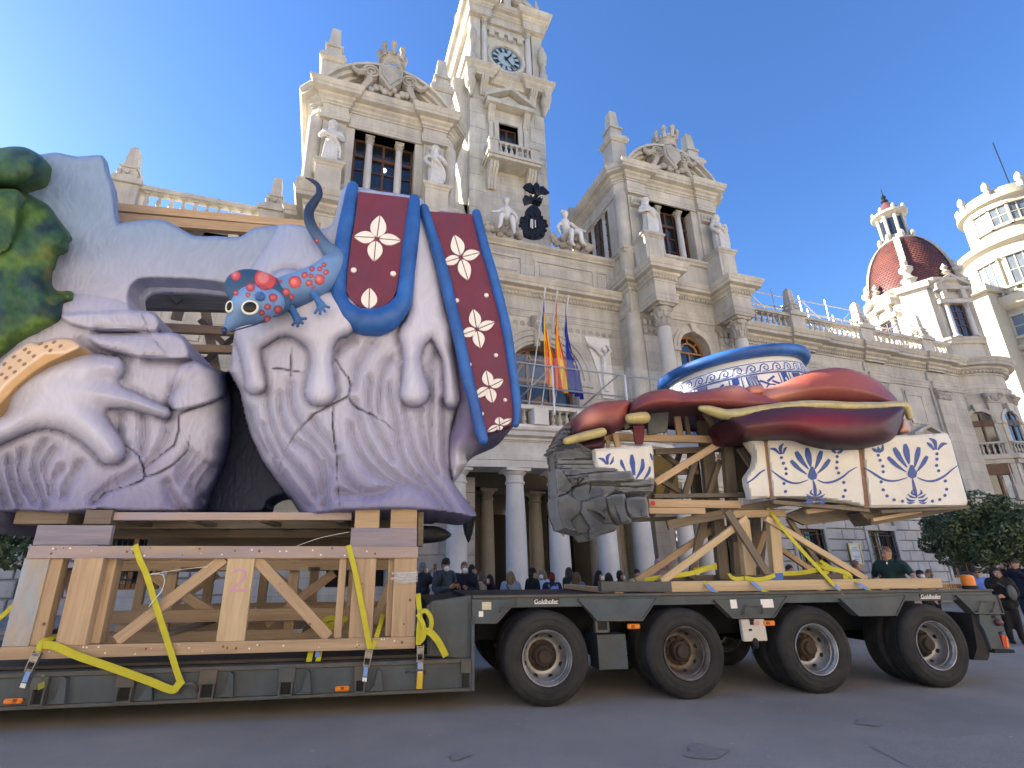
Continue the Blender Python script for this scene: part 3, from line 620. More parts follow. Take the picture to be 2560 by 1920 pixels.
# ---- portico: curved balcony on stout columns
CY_, EA, EB = 21.2, 9.2, 3.6
def epath(a, b, t0=180, t1=360, n=40): return [(ac+a*math.cos(rad(t)), CY_+b*math.sin(rad(t))) for t in np.linspace(t0, t1, n)]
ep = epath(EA, EB)
m = MB(); m.sweep([(-1.2, 5.35), (.0, 5.35), (0, 5.62), (.03, 5.64), (.03, 5.9), (-.05, 5.92), (-.05, 6.42), (.05, 6.46), (.06, 6.55), (.22, 6.62), (.22, 6.78), (.3, 6.84), (.3, 6.95), (-.6, 6.98)], ep, caps=False)
m.prism(ep[::1], 6.4, 6.9, lambda a, b, d: (a, b, d)); m.part('balcony', mat('balcony_marble', (.53, .515, .49), .65, var=.16, vs=2, bump=.25, bs=12, tint=(.43, .42, .40), streak=.15), g)
m = MB(); m.sweep([(-.05, 6.95), (.1, 6.95), (.1, 7.12), (-.2, 7.12)], ep, caps=False); m.sweep([(-.3, 7.78), (.12, 7.78), (.14, 7.86), (.14, 7.95), (-.3, 7.97)], ep, caps=False)
pan = []
for t in range(186, 356, 12):
    x, y = ac+EA*math.cos(rad(t)), CY_+EB*math.sin(rad(t)); m.frus(x, y+.08, 7.1, 7.82, .32, .32)
m.part('balcony_parapet', MARBLE, g)
for t in np.arange(188, 354, 2.0):
    if min((t-186) % 12, 12-(t-186) % 12) > 2.2 :
        o = bpy.data.objects.new('baluster', baluster_mesh()); COL.objects.link(o); o.parent = HALL; o.matrix_parent_inverse = Matrix.Translation((-CX, -20, 0))
        o.location = (ac+(EA-.05)*math.cos(rad(t)), CY_+(EB-.05)*math.sin(rad(t))+.05, 7.12); o.scale = (.9, .9, .82)
def ey(x, a=EA-.55, b=EB-.55): return CY_-b*math.sqrt(max(0, 1-((x-ac)/a)**2))
for x in (7.25, 9.02): pass
TUSC = mat('tuscan_marble', (.56, .55, .535), .55, var=.10, vs=1.1, bump=.12, bs=12, tint=(.47, .46, .45), streak=.10)
for x in (7.28, 9.05, 11.2, 13.0, 5.0, 15.6, 17.2, 3.2): column(x, ey(x), .13, 5.36, .42, .62, doric=True, name='portico_column', m_=TUSC)
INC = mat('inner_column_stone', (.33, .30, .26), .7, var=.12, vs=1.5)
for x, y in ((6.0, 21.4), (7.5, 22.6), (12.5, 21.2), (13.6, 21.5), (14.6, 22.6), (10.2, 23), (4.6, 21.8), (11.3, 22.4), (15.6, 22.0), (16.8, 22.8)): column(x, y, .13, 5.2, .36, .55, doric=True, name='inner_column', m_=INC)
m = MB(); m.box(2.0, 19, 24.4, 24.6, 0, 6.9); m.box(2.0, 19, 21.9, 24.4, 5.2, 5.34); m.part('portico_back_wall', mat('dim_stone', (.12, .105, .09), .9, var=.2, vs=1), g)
for x in (4.2, 8.6, 12.2, 15.4):
    m = MB(); m.box(x-.7, x+.7, 24.3, 24.38, .1, 4.2); m.part('doorway', DARK, g)
wn = win_part('lit_doorway')
for i in range(7): q = MB(); z = 1.5+i*.42; x = 9.28+.06*(i % 2); q.box(x-.10, x+.13, 24.24, 24.28, z, z+.16 if i % 3 else z+.3); q.part('lit_pane', mat('lit_pane', (1, .85, .6), emit=(1, .86, .62, 1.0)), wn)
# stone pier left of the columns
m = MB(); m.box(3.4, 6.0, 19.6, 21.2, .13, 5.2); pr = m.part('pier', STONEG, g)
for r in range(8):
    for x0, x1 in (((3.42, 4.5), (4.54, 5.98)) if r % 2 else ((3.42, 5.1), (5.14, 5.98))):
        q = MB(); q.frus((x0+x1)/2, 19.58, .2+r*.62, .2+r*.62+.56, (x1-x0)/2, (x1-x0)/2, .05, .05); o = q.part('stone_block', STONEG, pr, bev=.03)

# ---- clock tower
TY = 24.9; hw = 2.8; m = MB(); wall_open(m, CX-hw, CX+hw, 17, 35, TY, TY+.6, [(CX-.72, CX+.72, 28.2, 31.15)])
m.box(CX-hw, CX-hw+.6, TY+.6, TY+2*hw, 17, 35); m.box(CX+hw-.6, CX+hw, TY+.6, TY+2*hw, 17, 35); m.box(CX-hw+.6, CX+hw-.6, TY+2*hw-.5, TY+2*hw, 17, 35); m.box(CX-2.5, CX+2.5, TY+1.3, TY+1.4, 20, 34); m.part('tower_shaft', STONEW, g)
for i in range(12):                                   # raised corner quoins
    z = 18.4+i*1.32
    for e in (-1, 1):
        m = MB(); L = 1.05 if i % 2 else .7; x = CX+e*hw; m.box(min(x, x-e*L)-.03, max(x, x-e*L)+.03, TY-.03, TY+.05, z, z+1.29)
        if e < 0: m.box(CX-hw-.03, CX-hw+.05, TY-.028, TY+(.9 if i % 2 else .6), z, z+1.29)
        m.part('quoin', STONE, g)
wn = win_part('tower_window'); window(CX-.715, CX+.715, 28.2, 31.14, TY+.4, wn, 2, 3, .12)
f = MB(); f.box(CX-1.05, CX-.72, TY-.12, TY+.4, 28.2, 31.15); f.box(CX+.72, CX+1.05, TY-.12, TY+.4, 28.2, 31.15); f.box(CX-1.05, CX+1.05, TY-.125, TY+.4, 31.15, 31.6); f.box(CX-1.75, CX+1.75, TY-.75, TY, 32.15, 32.5); f.box(CX-1.3, CX+1.3, TY-.15, TY, 31.6, 32.15)
for e in (-1, 1): f.prism([(CX+e*1.85, 32.5), (CX+e*1.85, 32.75), (CX, 33.95), (CX, 33.6)][::e], TY-.8, TY)
f.prism([(CX-1.6, 32.5), (CX+1.6, 32.5), (CX, 33.5)], TY-.35, TY)
for e in (-1, 1): console(f, CX+e*1.3, TY, 32.15, .42, 1.2, .55); f.box(CX+e*1.3-.16, CX+e*1.3+.16, TY-.14, TY, 28.2, 31.0)
f.part('surround', STONE, wn, 35)
f = MB(); f.box(CX-1.85, CX+1.85, TY-1.15, TY, 26.95, 27.15); f.box(CX-1.95, CX+1.95, TY-1.25, TY, 27.15, 27.38); f.box(CX-1.7, CX+1.7, TY-1.07, TY-.85, 28.3, 28.46)
for e in (-1, 1): f.box(CX+e*1.45-.3, CX+e*1.45+.3, TY-1.1, TY-.05, 27.38, 28.4); f.box(CX+e*1.45-.36, CX+e*1.45+.36, TY-1.16, TY-.05, 28.4, 28.55); console(f, CX+e*1.35, TY, 26.95, .55, 1.7, .9)
f.part('tower_balcony', STONE, g, 35); balusters(CX-1.15, CX+1.15, TY-.97, 27.38, g, .36, .92)
# clock stage
m = MB(); m.box(CX-hw+.15, CX+hw-.15, TY+.05, TY+2*hw, 35, 42.2); m.part('clock_stage_wall', STONE, g)
m = MB(); e1 = [(CX-hw, TY+2*hw)]
pth = [(CX-hw-.15, TY+2*hw), (CX-hw-.15, TY-.5), (CX-1.35, TY-.5), (CX-1.35, TY-.1), (CX+1.35, TY-.1), (CX+1.35, TY-.5), (CX+hw+.15, TY-.5), (CX+hw+.15, TY+2*hw)]
m.sweep([(0, 34.5), (.1, 34.5), (.12, 34.65), (.3, 34.8), (.32, 35.0), (.5, 35.1), (.5, 35.3), (0, 35.35)], pth); m.prism(pth, 34.5, 35.34, lambda a, b, d: (a, b, d))
m.sweep(ARCHI(40.6, .5, .1), pth); m.sweep(CORN(41.2, 1.0, .6), pth); m.prism(pth, 40.6, 42.2, lambda a, b, d: (a, b, d))
m.part('clock_stage_cornice', STONE, g)
for e in (-1, 1):
    m = MB(); console(m, CX+e*1.85, TY, 34.5, .5, 1.3, .75); m.part('clock_stage_console', STONE, g, 35); m = MB(); m.ell((CX+e*(hw+.05), TY-.3, 33.9), (.4, .4, .75), 10, 7); m.tube([(CX+e*(hw+.1), TY-.45, 34.6), (CX+e*(hw+.15), TY-.5, 34.0), (CX+e*(hw-.02), TY-.3, 33.2), (CX+e*(hw-.05), TY-.2, 32.7)], [.42, .3, .22, .1], 8); m.part('carved_corbel', STONED, g, True)
for e in (-1, 1):
    column(CX+e*1.75, TY-.12, 35.34, 40.6, .24, .7, name='tower_column')
    m = MB(); m.box(CX+e*2.45-.4, CX+e*2.45+.4, TY-.2, TY+.3, 35.34, 40.6); m.part('tower_pilaster', STONE, g); m = MB(); m.lathe([(.34, 35.34), (.34, 36.3), (.22, 36.5), (.2, 37.4), (.3, 37.6), (.36, 38.1), (.3, 38.6), (.16, 38.8), (.2, 39.0), (.1, 39.3)], 12, (CX+e*2.75, TY-.42, 0)); m.part('tower_finial', STONED, g, 40)
m = MB()
for i in range(4): m.box(CX-1.35+.75*i, CX-1.35+.75*i+.42, TY-.18, TY+.1, 39.35, 39.85)
m.box(CX-1.5, CX+1.5, TY-.14, TY+.1, 39.85, 40.1); m.part('corbel_table', STONE, g)
ck = win_part('clock'); DI = ((1, 0, 0), (0, 0, 1), (0, -1, 0)); czz = 37.45
m = MB(); m.lathe([(1.22, 0), (1.22, .16), (1.30, .24), (1.46, .22), (1.56, .1), (1.62, .0)], 40, (CX, TY+.04, czz), ax=DI); m.part('clock_surround', STONE, ck, True)
m = MB(); m.lathe([(.001, .06), (1.23, .06)], 40, (CX, TY+.04, czz), ax=DI); m.part('dial', mat('clock_dial', (.30, .38, .42), .3, var=.1, vs=3), ck)
m = MB()
def hand(a, r0, r1, w0, w1, y): 
    c, s = math.sin(rad(a)), math.cos(rad(a)); P = lambda r, w: (CX+c*r+s*w, czz+s*r-c*w); m.prism([P(r0, -w0), P(r0, w0), P(r1, w1), P(r1, -w1)], y, y+.015)
yd = TY-.05
NUM = [3, 1, 2, 3, 3, 2, 2, 3, 4, 3, 2, 3]            # strokes of XII, I, II ...
for k in range(12):
    for j in range(NUM[k]): hand(k*30+(j-(NUM[k]-1)/2)*5.6, .70, 1.03, .030, .030, yd)
for k in range(60): hand(k*6, 1.09, 1.15, .014, .014, yd)
m.lathe([(1.05, 0), (1.08, 0)], 40, (CX, yd, czz), ax=DI); m.lathe([(.65, 0), (.67, 0)], 40, (CX, yd, czz), ax=DI); m.part('numerals', mat('clock_ink', (.015, .03, .045), .4), ck)
m = MB(); hand(140, -.25, 1.0, .06, .025, yd-.05); hand(38, -.18, .66, .075, .04, yd-.08); m.lathe([(.001, .1), (.1, .1), (.1, .0)], 12, (CX, yd, czz), ax=DI); m.part('clock_hands', IRON, ck)
# crest of the tower
m = MB(); R = 2.6
for e in (-1, 1):
    arch_ring(m, CX+e*.35, 41.2, 2.1, 2.5, TY-.7, TY+.4, 9, rad(18) if e > 0 else rad(112), rad(68) if e > 0 else rad(162)); volute(m, CX+e*.85, TY-.7, 43.2, .48, 1.0, 1.6, e)
m.box(CX-.3, CX+.3, TY-.6, TY+.4, 42.2, 43.6); m.ell((CX, TY-.5, 43.3), (.3, .3, .5), 8, 6); m.box(CX-2.4, CX+2.4, TY+.3, TY+5, 42.2, 43.4); m.lathe([(1.9, 43.4), (1.9, 45.5), (2.1, 45.6), (2.1, 46), (1.5, 47.2), (.6, 48.4)], 8, (CX, TY+2.8, 0))
for e in (-1, 1):
    m.lathe([(.3, 42.2), (.34, 42.9), (.2, 43.1), (.24, 43.4), (.05, 44.6)], 8, (CX+e*2.6, TY-.2, 0))
    for k in range(3): m.ell((CX-2.4-.3*k, TY+.4+k*.9, 42.9+.3*k), (.45, .45, .7), 8, 6)
m.part('tower_crest', STONED, g, 40)
m = MB(); m.tube([(CX+1.1, TY+.6, 43.4), (CX+1.1, TY+.6, 45.6)], .06, 6); m.lathe([(.46, 44.3), (.40, 44.7), (.26, 45.1), (.12, 45.4), (.02, 45.5)], 12, (CX+1.25, TY+.6, 0)); m.tube([(CX+.5, TY+.6, 44.1), (CX+1.9, TY+.6, 44.5)], .06, 6); m.tube([(CX+1.9, TY+.6, 44.5), (CX+1.9, TY+.6, 43.4)], .06, 6); m.tube([(CX+.5, TY+.6, 44.1), (CX+.5, TY+.6, 45.6)], .06, 6); m.part('bell', IRON, g, True)
m = MB()                                              # scrolled buttresses on the sunlit flank
for k, (z, h, d) in enumerate(((34.8, 6.0, 1.1), (28.5, 5.5, .9), (24.0, 3.0, 1.0), (20.5, 3.0, .9))):
    y = TY+2.4; x = CX-hw
    prof = [(x, z), (x-d, z), (x-d*1.05, z-.25*h*.5), (x-d*.6, z-.45*h), (x-d*.5, z-.7*h), (x-d*.25, z-.9*h), (x, z-h)]
    m.prism(prof, y-.55, y+.55); m.box(x-d-.15, x, y-.7, y+.7, z, z+.3); m.prism(prof, TY+.35, TY+.95); m.lathe([(.001, -.6), (.4, -.6), (.4, .6), (.001, .6)], 12, (x-d*.75, y, z-.4), ax=((1, 0, 0), (0, 0, 1), (0, 1, 0)))
m.part('side_buttress', STONE, g, 35)

# ---- corner rotunda with the tiled dome
RX, RY = 44.4, 23.0
m = MB(); m.lathe([(3.3, 0), (3.3, 15.0)], 48, (RX, RY, 0)); m.part('rotunda_wall', STONEW, g, True)
m = MB(); m.lathe([(3.3+o, z) for o, z in ARCHI(12.9, .45, .14)], 48, (RX, RY, 0)); m.part('rotunda_architrave', STONE, g, 30); m = MB(); m.lathe([(3.3+o, z) for o, z in CORN(14.3, 1.1, .8)]+[(2.5, 15.6)], 48, (RX, RY, 0)); m.part('rotunda_cornice', STONE, g, 30); m = MB(); m.lathe([(3.3+o, z) for o, z in ((0, 5.2), (.2, 5.25), (.25, 5.5), (0, 5.6))], 48, (RX, RY, 0)); m.part('rotunda_string_course', STONE, g, 30); m = MB()
for k in range(90):
    a = 2*math.pi*k/90; m.box(RX+3.5*math.cos(a)-.06, RX+3.5*math.cos(a)+.06, RY+3.5*math.sin(a)-.06, RY+3.5*math.sin(a)+.06, 14.42, 14.56)
tag(m.part('dentil_band', STONE, g, 30), kind='stuff')
def polar_fr(ang, r):
    """frame on the rotunda: a = sideways, b = up, d = outwards"""
    c, s = math.cos(ang), math.sin(ang); return lambda a, b, d: (RX+c*(r+d)-s*a, RY+s*(r+d)+c*a, b)
for k, ang in enumerate((rad(-128), rad(-94), rad(-160))):
    fr = polar_fr(ang, 3.26); wn = win_part('rotunda_window'); f = MB(); rr = .72
    for i in range(14):
        a, b = math.pi*i/14, math.pi*(i+1)/14; f.prism([(rr*math.cos(a), 10.9+rr*math.sin(a)), ((rr+.24)*math.cos(a), 10.9+(rr+.24)*math.sin(a)), ((rr+.24)*math.cos(b), 10.9+(rr+.24)*math.sin(b)), (rr*math.cos(b), 10.9+rr*math.sin(b))], -.1, .16, fr)
    for e in (-1, 1): f.prism([(e*.72, 9.0), (e*.95, 9.0), (e*.95, 10.9), (e*.72, 10.9)][::e], -.1, .1, fr); f.prism([(e*.66, 10.72), (e*1.02, 10.72), (e*1.02, 10.92), (e*.66, 10.92)][::e], -.1, .2, fr); f.prism([(e*.72, 5.8), (e*1.0, 5.8), (e*1.0, 8.0), (e*.72, 8.0)][::e], -.1, .15, fr)
    f.prism([(-.2, 11.6), (.2, 11.6), (.3, 12.15), (-.3, 12.15)], 0, .3, fr); f.prism([(-1.1, 8.3), (1.1, 8.3), (1.1, 8.6), (-1.1, 8.6)], -.1, .4, fr); f.prism([(-.95, 8.0), (.95, 8.0), (.95, 8.3), (-.95, 8.3)], -.1, .25, fr)
    f.prism([(-.9, 9.35), (.9, 9.35), (.9, 9.47), (-.9, 9.47)], .05, .3, fr); f.part('surround', STONE, wn)
    p = MB(); p.prism([(rr*math.cos(a), 10.9+rr*math.sin(a)) for a in np.linspace(0, math.pi, 11)]+[(-rr, 8.6), (rr, 8.6)], .0, .05, fr); p.prism([(-.72, 5.7), (.72, 5.7), (.72, 7.9), (-.72, 7.9)], .0, .05, fr); p.part('pane', GLASS, wn)
    f = MB(); f.prism([(-.05, 8.6), (.05, 8.6), (.05, 11.5), (-.05, 11.5)], .04, .12, fr); f.prism([(-.7, 10.6), (.7, 10.6), (.7, 11.0), (-.7, 11.0)], .04, .12, fr); f.prism([(-.06, 5.7), (.06, 5.7), (.06, 7.9), (-.06, 7.9)], .04, .12, fr); f.prism([(-.72, 7.3), (.72, 7.3), (.72, 7.95), (-.72, 7.95)], .04, .14, fr); f.part('window_frame', WINW, wn)
    c_ = MB(); c_.prism([(.2, 5.75), (.5, 5.75), (.5, 7.25), (.2, 7.25)], .05, .06, fr); c_.part('curtain', CURT, wn)
    for i in range(6): o = bpy.data.objects.new('baluster', baluster_mesh()); COL.objects.link(o); o.parent = wn; o.location = fr(-.75+.3*i, 8.6, .18); o.scale = (.8, .8, .9)
for ang in (rad(-111), rad(-145), rad(-77), rad(-178)):
    fr = polar_fr(ang, 3.28); m = MB(); m.prism([(-.42, 5.6), (.42, 5.6), (.42, 12.2), (-.42, 12.2)], -.1, .16, fr); m.prism([(-.5, 5.6), (.5, 5.6), (.5, 6.6), (-.5, 6.6)], -.1, .26, fr); m.part('pilaster', STONE, g)
    m = MB(); m.prism([(-.45, 12.2), (.45, 12.2), (.55, 12.9), (-.55, 12.9)], -.1, .24, fr)
    for i in range(4): m.ell(fr(-.36+.24*i, 12.45+.1*(i % 2), .24), (.12, .12, .16), 7, 5)
    for e in (-1, 1): m.ell(fr(e*.48, 12.7, .28), (.17, .17, .17), 8, 6)
    m.part('pilaster_capital', STONED, g, True)
# upper octagon
OA = rad(-152.5+0)                                    # direction of the pier that faces the camera
def octp(r): return [(RX+r/math.cos(math.pi/8)*math.cos(OA+math.pi/8+k*math.pi/4), RY+r/math.cos(math.pi/8)*math.sin(OA+math.pi/8+k*math.pi/4)) for k in range(8)][::1]
oc = octp(2.75)
m = MB(); m.prism(oc, 15.2, 22.0, lambda a, b, d: (a, b, d)); m.part('drum_wall', STONE, g)
m = MB(); m.sweep([(0, 16.9), (.16, 16.95), (.2, 17.1), (.3, 17.2), (.3, 17.4), (0, 17.45)], oc, True); m.sweep([(0, 20.6), (.1, 20.65), (.1, 21.0), (0, 21.0)], oc, True); m.sweep([(0, 21.6), (.12, 21.65), (.2, 21.9), (.42, 22.05), (.45, 22.25), (0, 22.4)], oc, True); m.part('drum_cornice', STONE, g)
for k in range(8):
    ang = OA+k*math.pi/4; fr = polar_fr(ang, 2.75); c, s = math.cos(ang), math.sin(ang)
    if k % 2 == 0:                                    # buttress piers on the diagonals
        m = MB(); m.prism([(-.85, 15.2), (.85, 15.2), (.8, 21.7), (-.8, 21.7)], -.1, .28, fr); m.prism([(-1.0, 21.7), (1.0, 21.7), (1.0, 22.15), (-1.0, 22.15)], -.1, .5, fr); m.lathe([(.42, 22.15), (.42, 22.6), (.55, 22.75), (.3, 23.0), (.22, 23.3), (.45, 23.55), (.45, 23.8), (.2, 24.0), (.24, 24.3), (.05, 24.6)], 10, (RX+2.75*c, RY+2.75*s, 0)); m.part('corner_pier', STONE, g, 30)
    else:                                             # window bays with pediments
        wn = win_part('drum_window'); f = MB(); f.prism([(-1.25, 21.25), (1.25, 21.25), (1.25, 21.5), (-1.25, 21.5)], 0, .42, fr)
        for e in (-1, 1): f.prism([(e*1.3, 21.5), (e*1.3, 21.72), (0, 22.6), (0, 22.35)][::e], 0, .48, fr); f.prism([(e*.7-.18, 20.5), (e*.7+.18, 20.5), (e*.7+.18, 21.25), (e*.7-.18, 21.25)], 0, .36, fr)
        f.prism([(-1.1, 21.5), (1.1, 21.5), (0, 22.3)], 0, .2, fr); f.prism([(-1.2, 20.15), (1.2, 20.15), (1.2, 20.5), (-1.2, 20.5)], 0, .3, fr); f.part('surround', STONE, wn)
        for e in (-1, 1):
            x, y, _ = fr(e*.72, 0, .16); column(x, y, 17.42, 20.15, .17, .4, wn)
        p = MB(); p.prism([(-.55, 17.45), (.55, 17.45), (.55, 20.1), (-.55, 20.1)], -.02, .03, fr); p.part('pane', GLASS, wn)
        f = MB()
        for x in (-.55, -.05, .45): f.prism([(x, 17.45), (x+.1, 17.45), (x+.1, 20.1), (x, 20.1)], .02, .08, fr)
        for z in (17.45, 18.3, 18.9, 19.5, 20.0): f.prism([(-.55, z), (.55, z), (.55, z+.1), (-.55, z+.1)], .02, .08, fr)
        f.part('window_frame', WINW, wn)
        m = MB(); x, y, _ = fr(0, 0, .2); m.lathe([(.12, 22.6), (.3, 22.8), (.1, 23.0), (.24, 23.2), (.02, 23.6)], 8, (x, y, 0)); m.part('urn', STONED, g, True)
# dome: overlapping scale tiles between stone ribs
DZ, DH, DR = 22.35, 5.2, 2.62
def dome_r(t): return DR*math.sqrt(max(0, 1-(t*.93)**2.3))*(1-.02*t)+.0
dm = MB(); nr, nc = 26, 64
for j in range(nr):
    t0, t1 = j/nr, (j+1.35)/nr; t1 = min(1, t1)
    for i in range(nc):
        a0 = 2*math.pi*(i+.5*(j % 2))/nc; a1 = a0+2*math.pi/nc; am = (a0+a1)/2
        def P(t, a, o): r = dome_r(t)+o; return (RX+r*math.cos(a), RY+r*math.sin(a), DZ+DH*t)
        lo = .07
        dm.add([P(t1, a0, 0), P(t1, a1, 0), P(t0+.35/nr, a1, lo), P(t0, am, lo+.01), P(t0+.35/nr, a0, lo)], [(0, 4, 3, 2, 1)])
tag(dm.part('dome_tiles', ROOFT, g), kind='stuff')
for k in range(0, 8, 2):
    m = MB(); ang = OA+k*math.pi/4; c, s = math.cos(ang), math.sin(ang); P = []
    for t in np.linspace(0, 1, 12): P.append((RX+(dome_r(t)+.08)*c, RY+(dome_r(t)+.08)*s, DZ+DH*t))
    for (a, b) in zip(P, P[1:]):
        w = .21
        q = [np.array(a), np.array(b)]; sv = np.array([-s, c, 0]); ov = np.array([c, s, .2])
        m.add([q[0]-sv*w, q[0]+sv*w, q[1]+sv*w*.85, q[1]-sv*w*.85, q[0]-sv*w+ov*.16, q[0]+sv*w+ov*.16, q[1]+sv*w*.85+ov*.16, q[1]-sv*w*.85+ov*.16], [(0, 1, 2, 3), (4, 5, 6, 7), (0, 1, 5, 4), (1, 2, 6, 5), (2, 3, 7, 6), (3, 0, 4, 7)])
    m.part('dome_rib', STONE, g)
m = MB(); L0 = DZ+DH-.1; m.lathe([(1.15, L0-.35), (1.25, L0), (1.1, L0+.2), (.8, L0+.3), (.76, L0+.4), (.76, L0+2.5), (.98, L0+2.6), (1.26, L0+2.75), (1.26, L0+2.95), (.9, L0+3.05)], 16, (RX, RY, 0))
for k in range(8):
    a = OA+math.pi/8+k*math.pi/4; m.tube([(RX+.86*math.cos(a), RY+.86*math.sin(a), L0+.3), (RX+.90*math.cos(a), RY+.90*math.sin(a), L0+2.65)], .12, 7); m.ell((RX+1.15*math.cos(a), RY+1.15*math.sin(a), L0+.35), (.2, .2, .4), 7, 5); m.ell((RX+1.1*math.cos(a), RY+1.1*math.sin(a), L0+3.15), (.14, .14, .28), 7, 5)
m.part('lantern', STONE, g, 35)
m = MB()
for k in range(8):
    fr = polar_fr(OA+k*math.pi/4, .72); m.prism([(-.19, L0+.7), (.19, L0+.7), (.19, L0+2.3), (-.19, L0+2.3)], .0, .06, fr)
m.part('lantern_window', GLASS, g)
m = MB(); m.lathe([(1.0, L0+3.05), (.8, L0+3.35), (.5, L0+3.8), (.2, L0+4.2)], 16, (RX, RY, 0)); m.part('lantern_roof', ROOFT, g, True)
m = MB(); m.lathe([(.14, L0+4.15), (.28, L0+4.4), (.1, L0+4.6), (.2, L0+4.8), (.04, L0+5.1), (.03, L0+5.7)], 8, (RX, RY, 0)); m.part('lantern_spike', IRON, g, True)
# the twin rotunda at the far left end of the building
m = MB(); m.lathe([(3.3, 0), (3.3, 14.3), (4.1, 15.2), (4.1, 15.4), (2.9, 15.6), (2.9, 22), (3.3, 22.3), (2.72, 22.4), (2.5, 24.5), (1.9, 26.8), (1.1, 28.2), (.8, 28.4), (.8, 30.4), (1.2, 30.6), (.2, 32)], 24, (2*CX-RX, RY, 0)); m.part('left_rotunda', STONEW, g, 30)
# ================================================================== CREAM BUILDING WITH THE ROUND TOWER (far right)
BX, BY = 84.0, 31.0
CB = thing('apartment_building', 'sunlit cream apartment block with stepped round corner tower beyond the tiled dome', 'building', (BX, BY, 0))
m = MB(); m.lathe([(7.4, 0), (7.4, 31.5), (7.9, 31.6), (8.0, 32.3), (7.4, 32.4), (7.4, 33.2)], 40, (BX+2, BY+1, 0)); m.box(BX-8.2, BX+2, BY+1, BY+40, 0, 34); m.box(BX+2, BX+40, BY-6, BY+20, 0, 33); m.part('wall', CREAM, CB, 30)
m = MB(); m.lathe([(7.5, 31.4), (8.3, 31.9), (8.6, 32.6), (8.6, 33.1), (7.3, 33.2)], 40, (BX+2, BY+1, 0)); m.box(BX-9, BX+2, BY+.6, BY+40, 33.8, 34.6); m.lathe([(7.5, 26.2), (7.9, 26.4), (7.9, 26.9), (7.4, 27)], 40, (BX+2, BY+1, 0)); m.part('cornice', CREAM, CB, 30)
m = MB(); m.lathe([(5.5, 32), (5.5, 40.8), (6.2, 41.2), (6.3, 41.9), (5.3, 42.1)], 36, (BX+2, BY+1, 0)); m.part('middle_drum', CREAM, CB, 30)
m = MB(); m.lathe([(4.0, 41), (4.0, 48.0), (4.5, 48.2), (4.5, 48.9), (3.9, 49.1), (3.9, 49.9), (2.9, 50.0), (.01, 50.2)], 32, (BX+2, BY+1, 0)); m.part('top_drum', CREAM, CB, 30)
for k in range(8):
    a = 2*math.pi*k/8+.2; x, y = BX+2+4.1*math.cos(a), BY+1+4.1*math.sin(a); m = MB(); m.lathe([(.34, 48.9), (.4, 49.6), (.24, 49.9), (.46, 50.3), (.34, 50.9), (.05, 51.3)], 8, (x, y, 0)); m.part('finial', CREAM, CB, True)
m = MB(); m.tube([(BX+1, BY-1, 50), (BX+1, BY-1, 58)], .06, 5); m.part('antenna', IRON, CB)
def rwin(cx, cy, R, ang, z0, z1, w, parent, bars=2, awn=False):
    c, s = math.cos(ang), math.sin(ang); fr = lambda a, b, d: (cx+c*(R+d)-s*a, cy+s*(R+d)+c*a, b); wn = bpy.data.objects.new('window', None); COL.objects.link(wn); wn.parent = parent; wn.matrix_parent_inverse = Matrix.Translation((-parent.location[0], -parent.location[1], 0))
    f = MB(); f.prism([(-w-.2, z0-.2), (-w, z0-.2), (-w, z1+.2), (-w-.2, z1+.2)], -.3, .12, fr); f.prism([(w, z0-.2), (w+.2, z0-.2), (w+.2, z1+.2), (w, z1+.2)], -.3, .12, fr); f.prism([(-w-.3, z0-.35), (w+.3, z0-.35), (w+.3, z0), (-w-.3, z0)], -.3, .3, fr); f.prism([(-w-.3, z1), (w+.3, z1), (w+.3, z1+.3), (-w-.3, z1+.3)], -.3, .3, fr)
    for i in range(1, bars): x = -w+2*w*i/bars; f.prism([(x-.06, z0), (x+.06, z0), (x+.06, z1), (x-.06, z1)], -.05, .1, fr)
    f.prism([(-w, (z0+z1)/2-.05), (w, (z0+z1)/2-.05), (w, (z0+z1)/2+.05), (-w, (z0+z1)/2+.05)], -.05, .1, fr); f.part('window_frame', CREAM, wn)
    p = MB(); p.prism([(-w, z0), (w, z0), (w, z1), (-w, z1)], -.1, .04, fr); p.part('pane', mat('pale_glass', (.10, .12, .14), .1, var=.4, vs=.8), wn)
for a in (-165, -140, -115, -190): rwin(BX+2, BY+1, 4.0, rad(a), 44.4, 47.0, .75, CB)
for a in (-160, -128, -96, -192): rwin(BX+2, BY+1, 5.5, rad(a), 35.2, 39.2, 1.1, CB, 3)
for a in (-170, -140, -110, -80):
    for z in (3, 8, 13, 18, 23, 28): rwin(BX+2, BY+1, 7.4, rad(a), z, z+2.6, 1.1, CB, 2)
for z in (3, 8, 13, 18, 23, 28):
    for y in (BY+5, BY+10, BY+15, BY+20): rwin(BX-8.2+1.0, y, -1.0+2.0-1.0, rad(180), z, z+2.6, .9, CB, 2)
m = MB()
for k in range(34):
    a = rad(-200)+rad(150)*k/33; m.lathe([(.12, 33.2), (.16, 33.5), (.08, 33.8), (.14, 34.1)], 6, (BX+2+7.9*math.cos(a), BY+1+7.9*math.sin(a), 0))
m.lathe([(7.7, 34.1), (8.2, 34.1), (8.2, 34.35), (7.7, 34.4)], 40, (BX+2, BY+1, 0)); m.part('balcony_balustrade', CREAM, CB, 30)

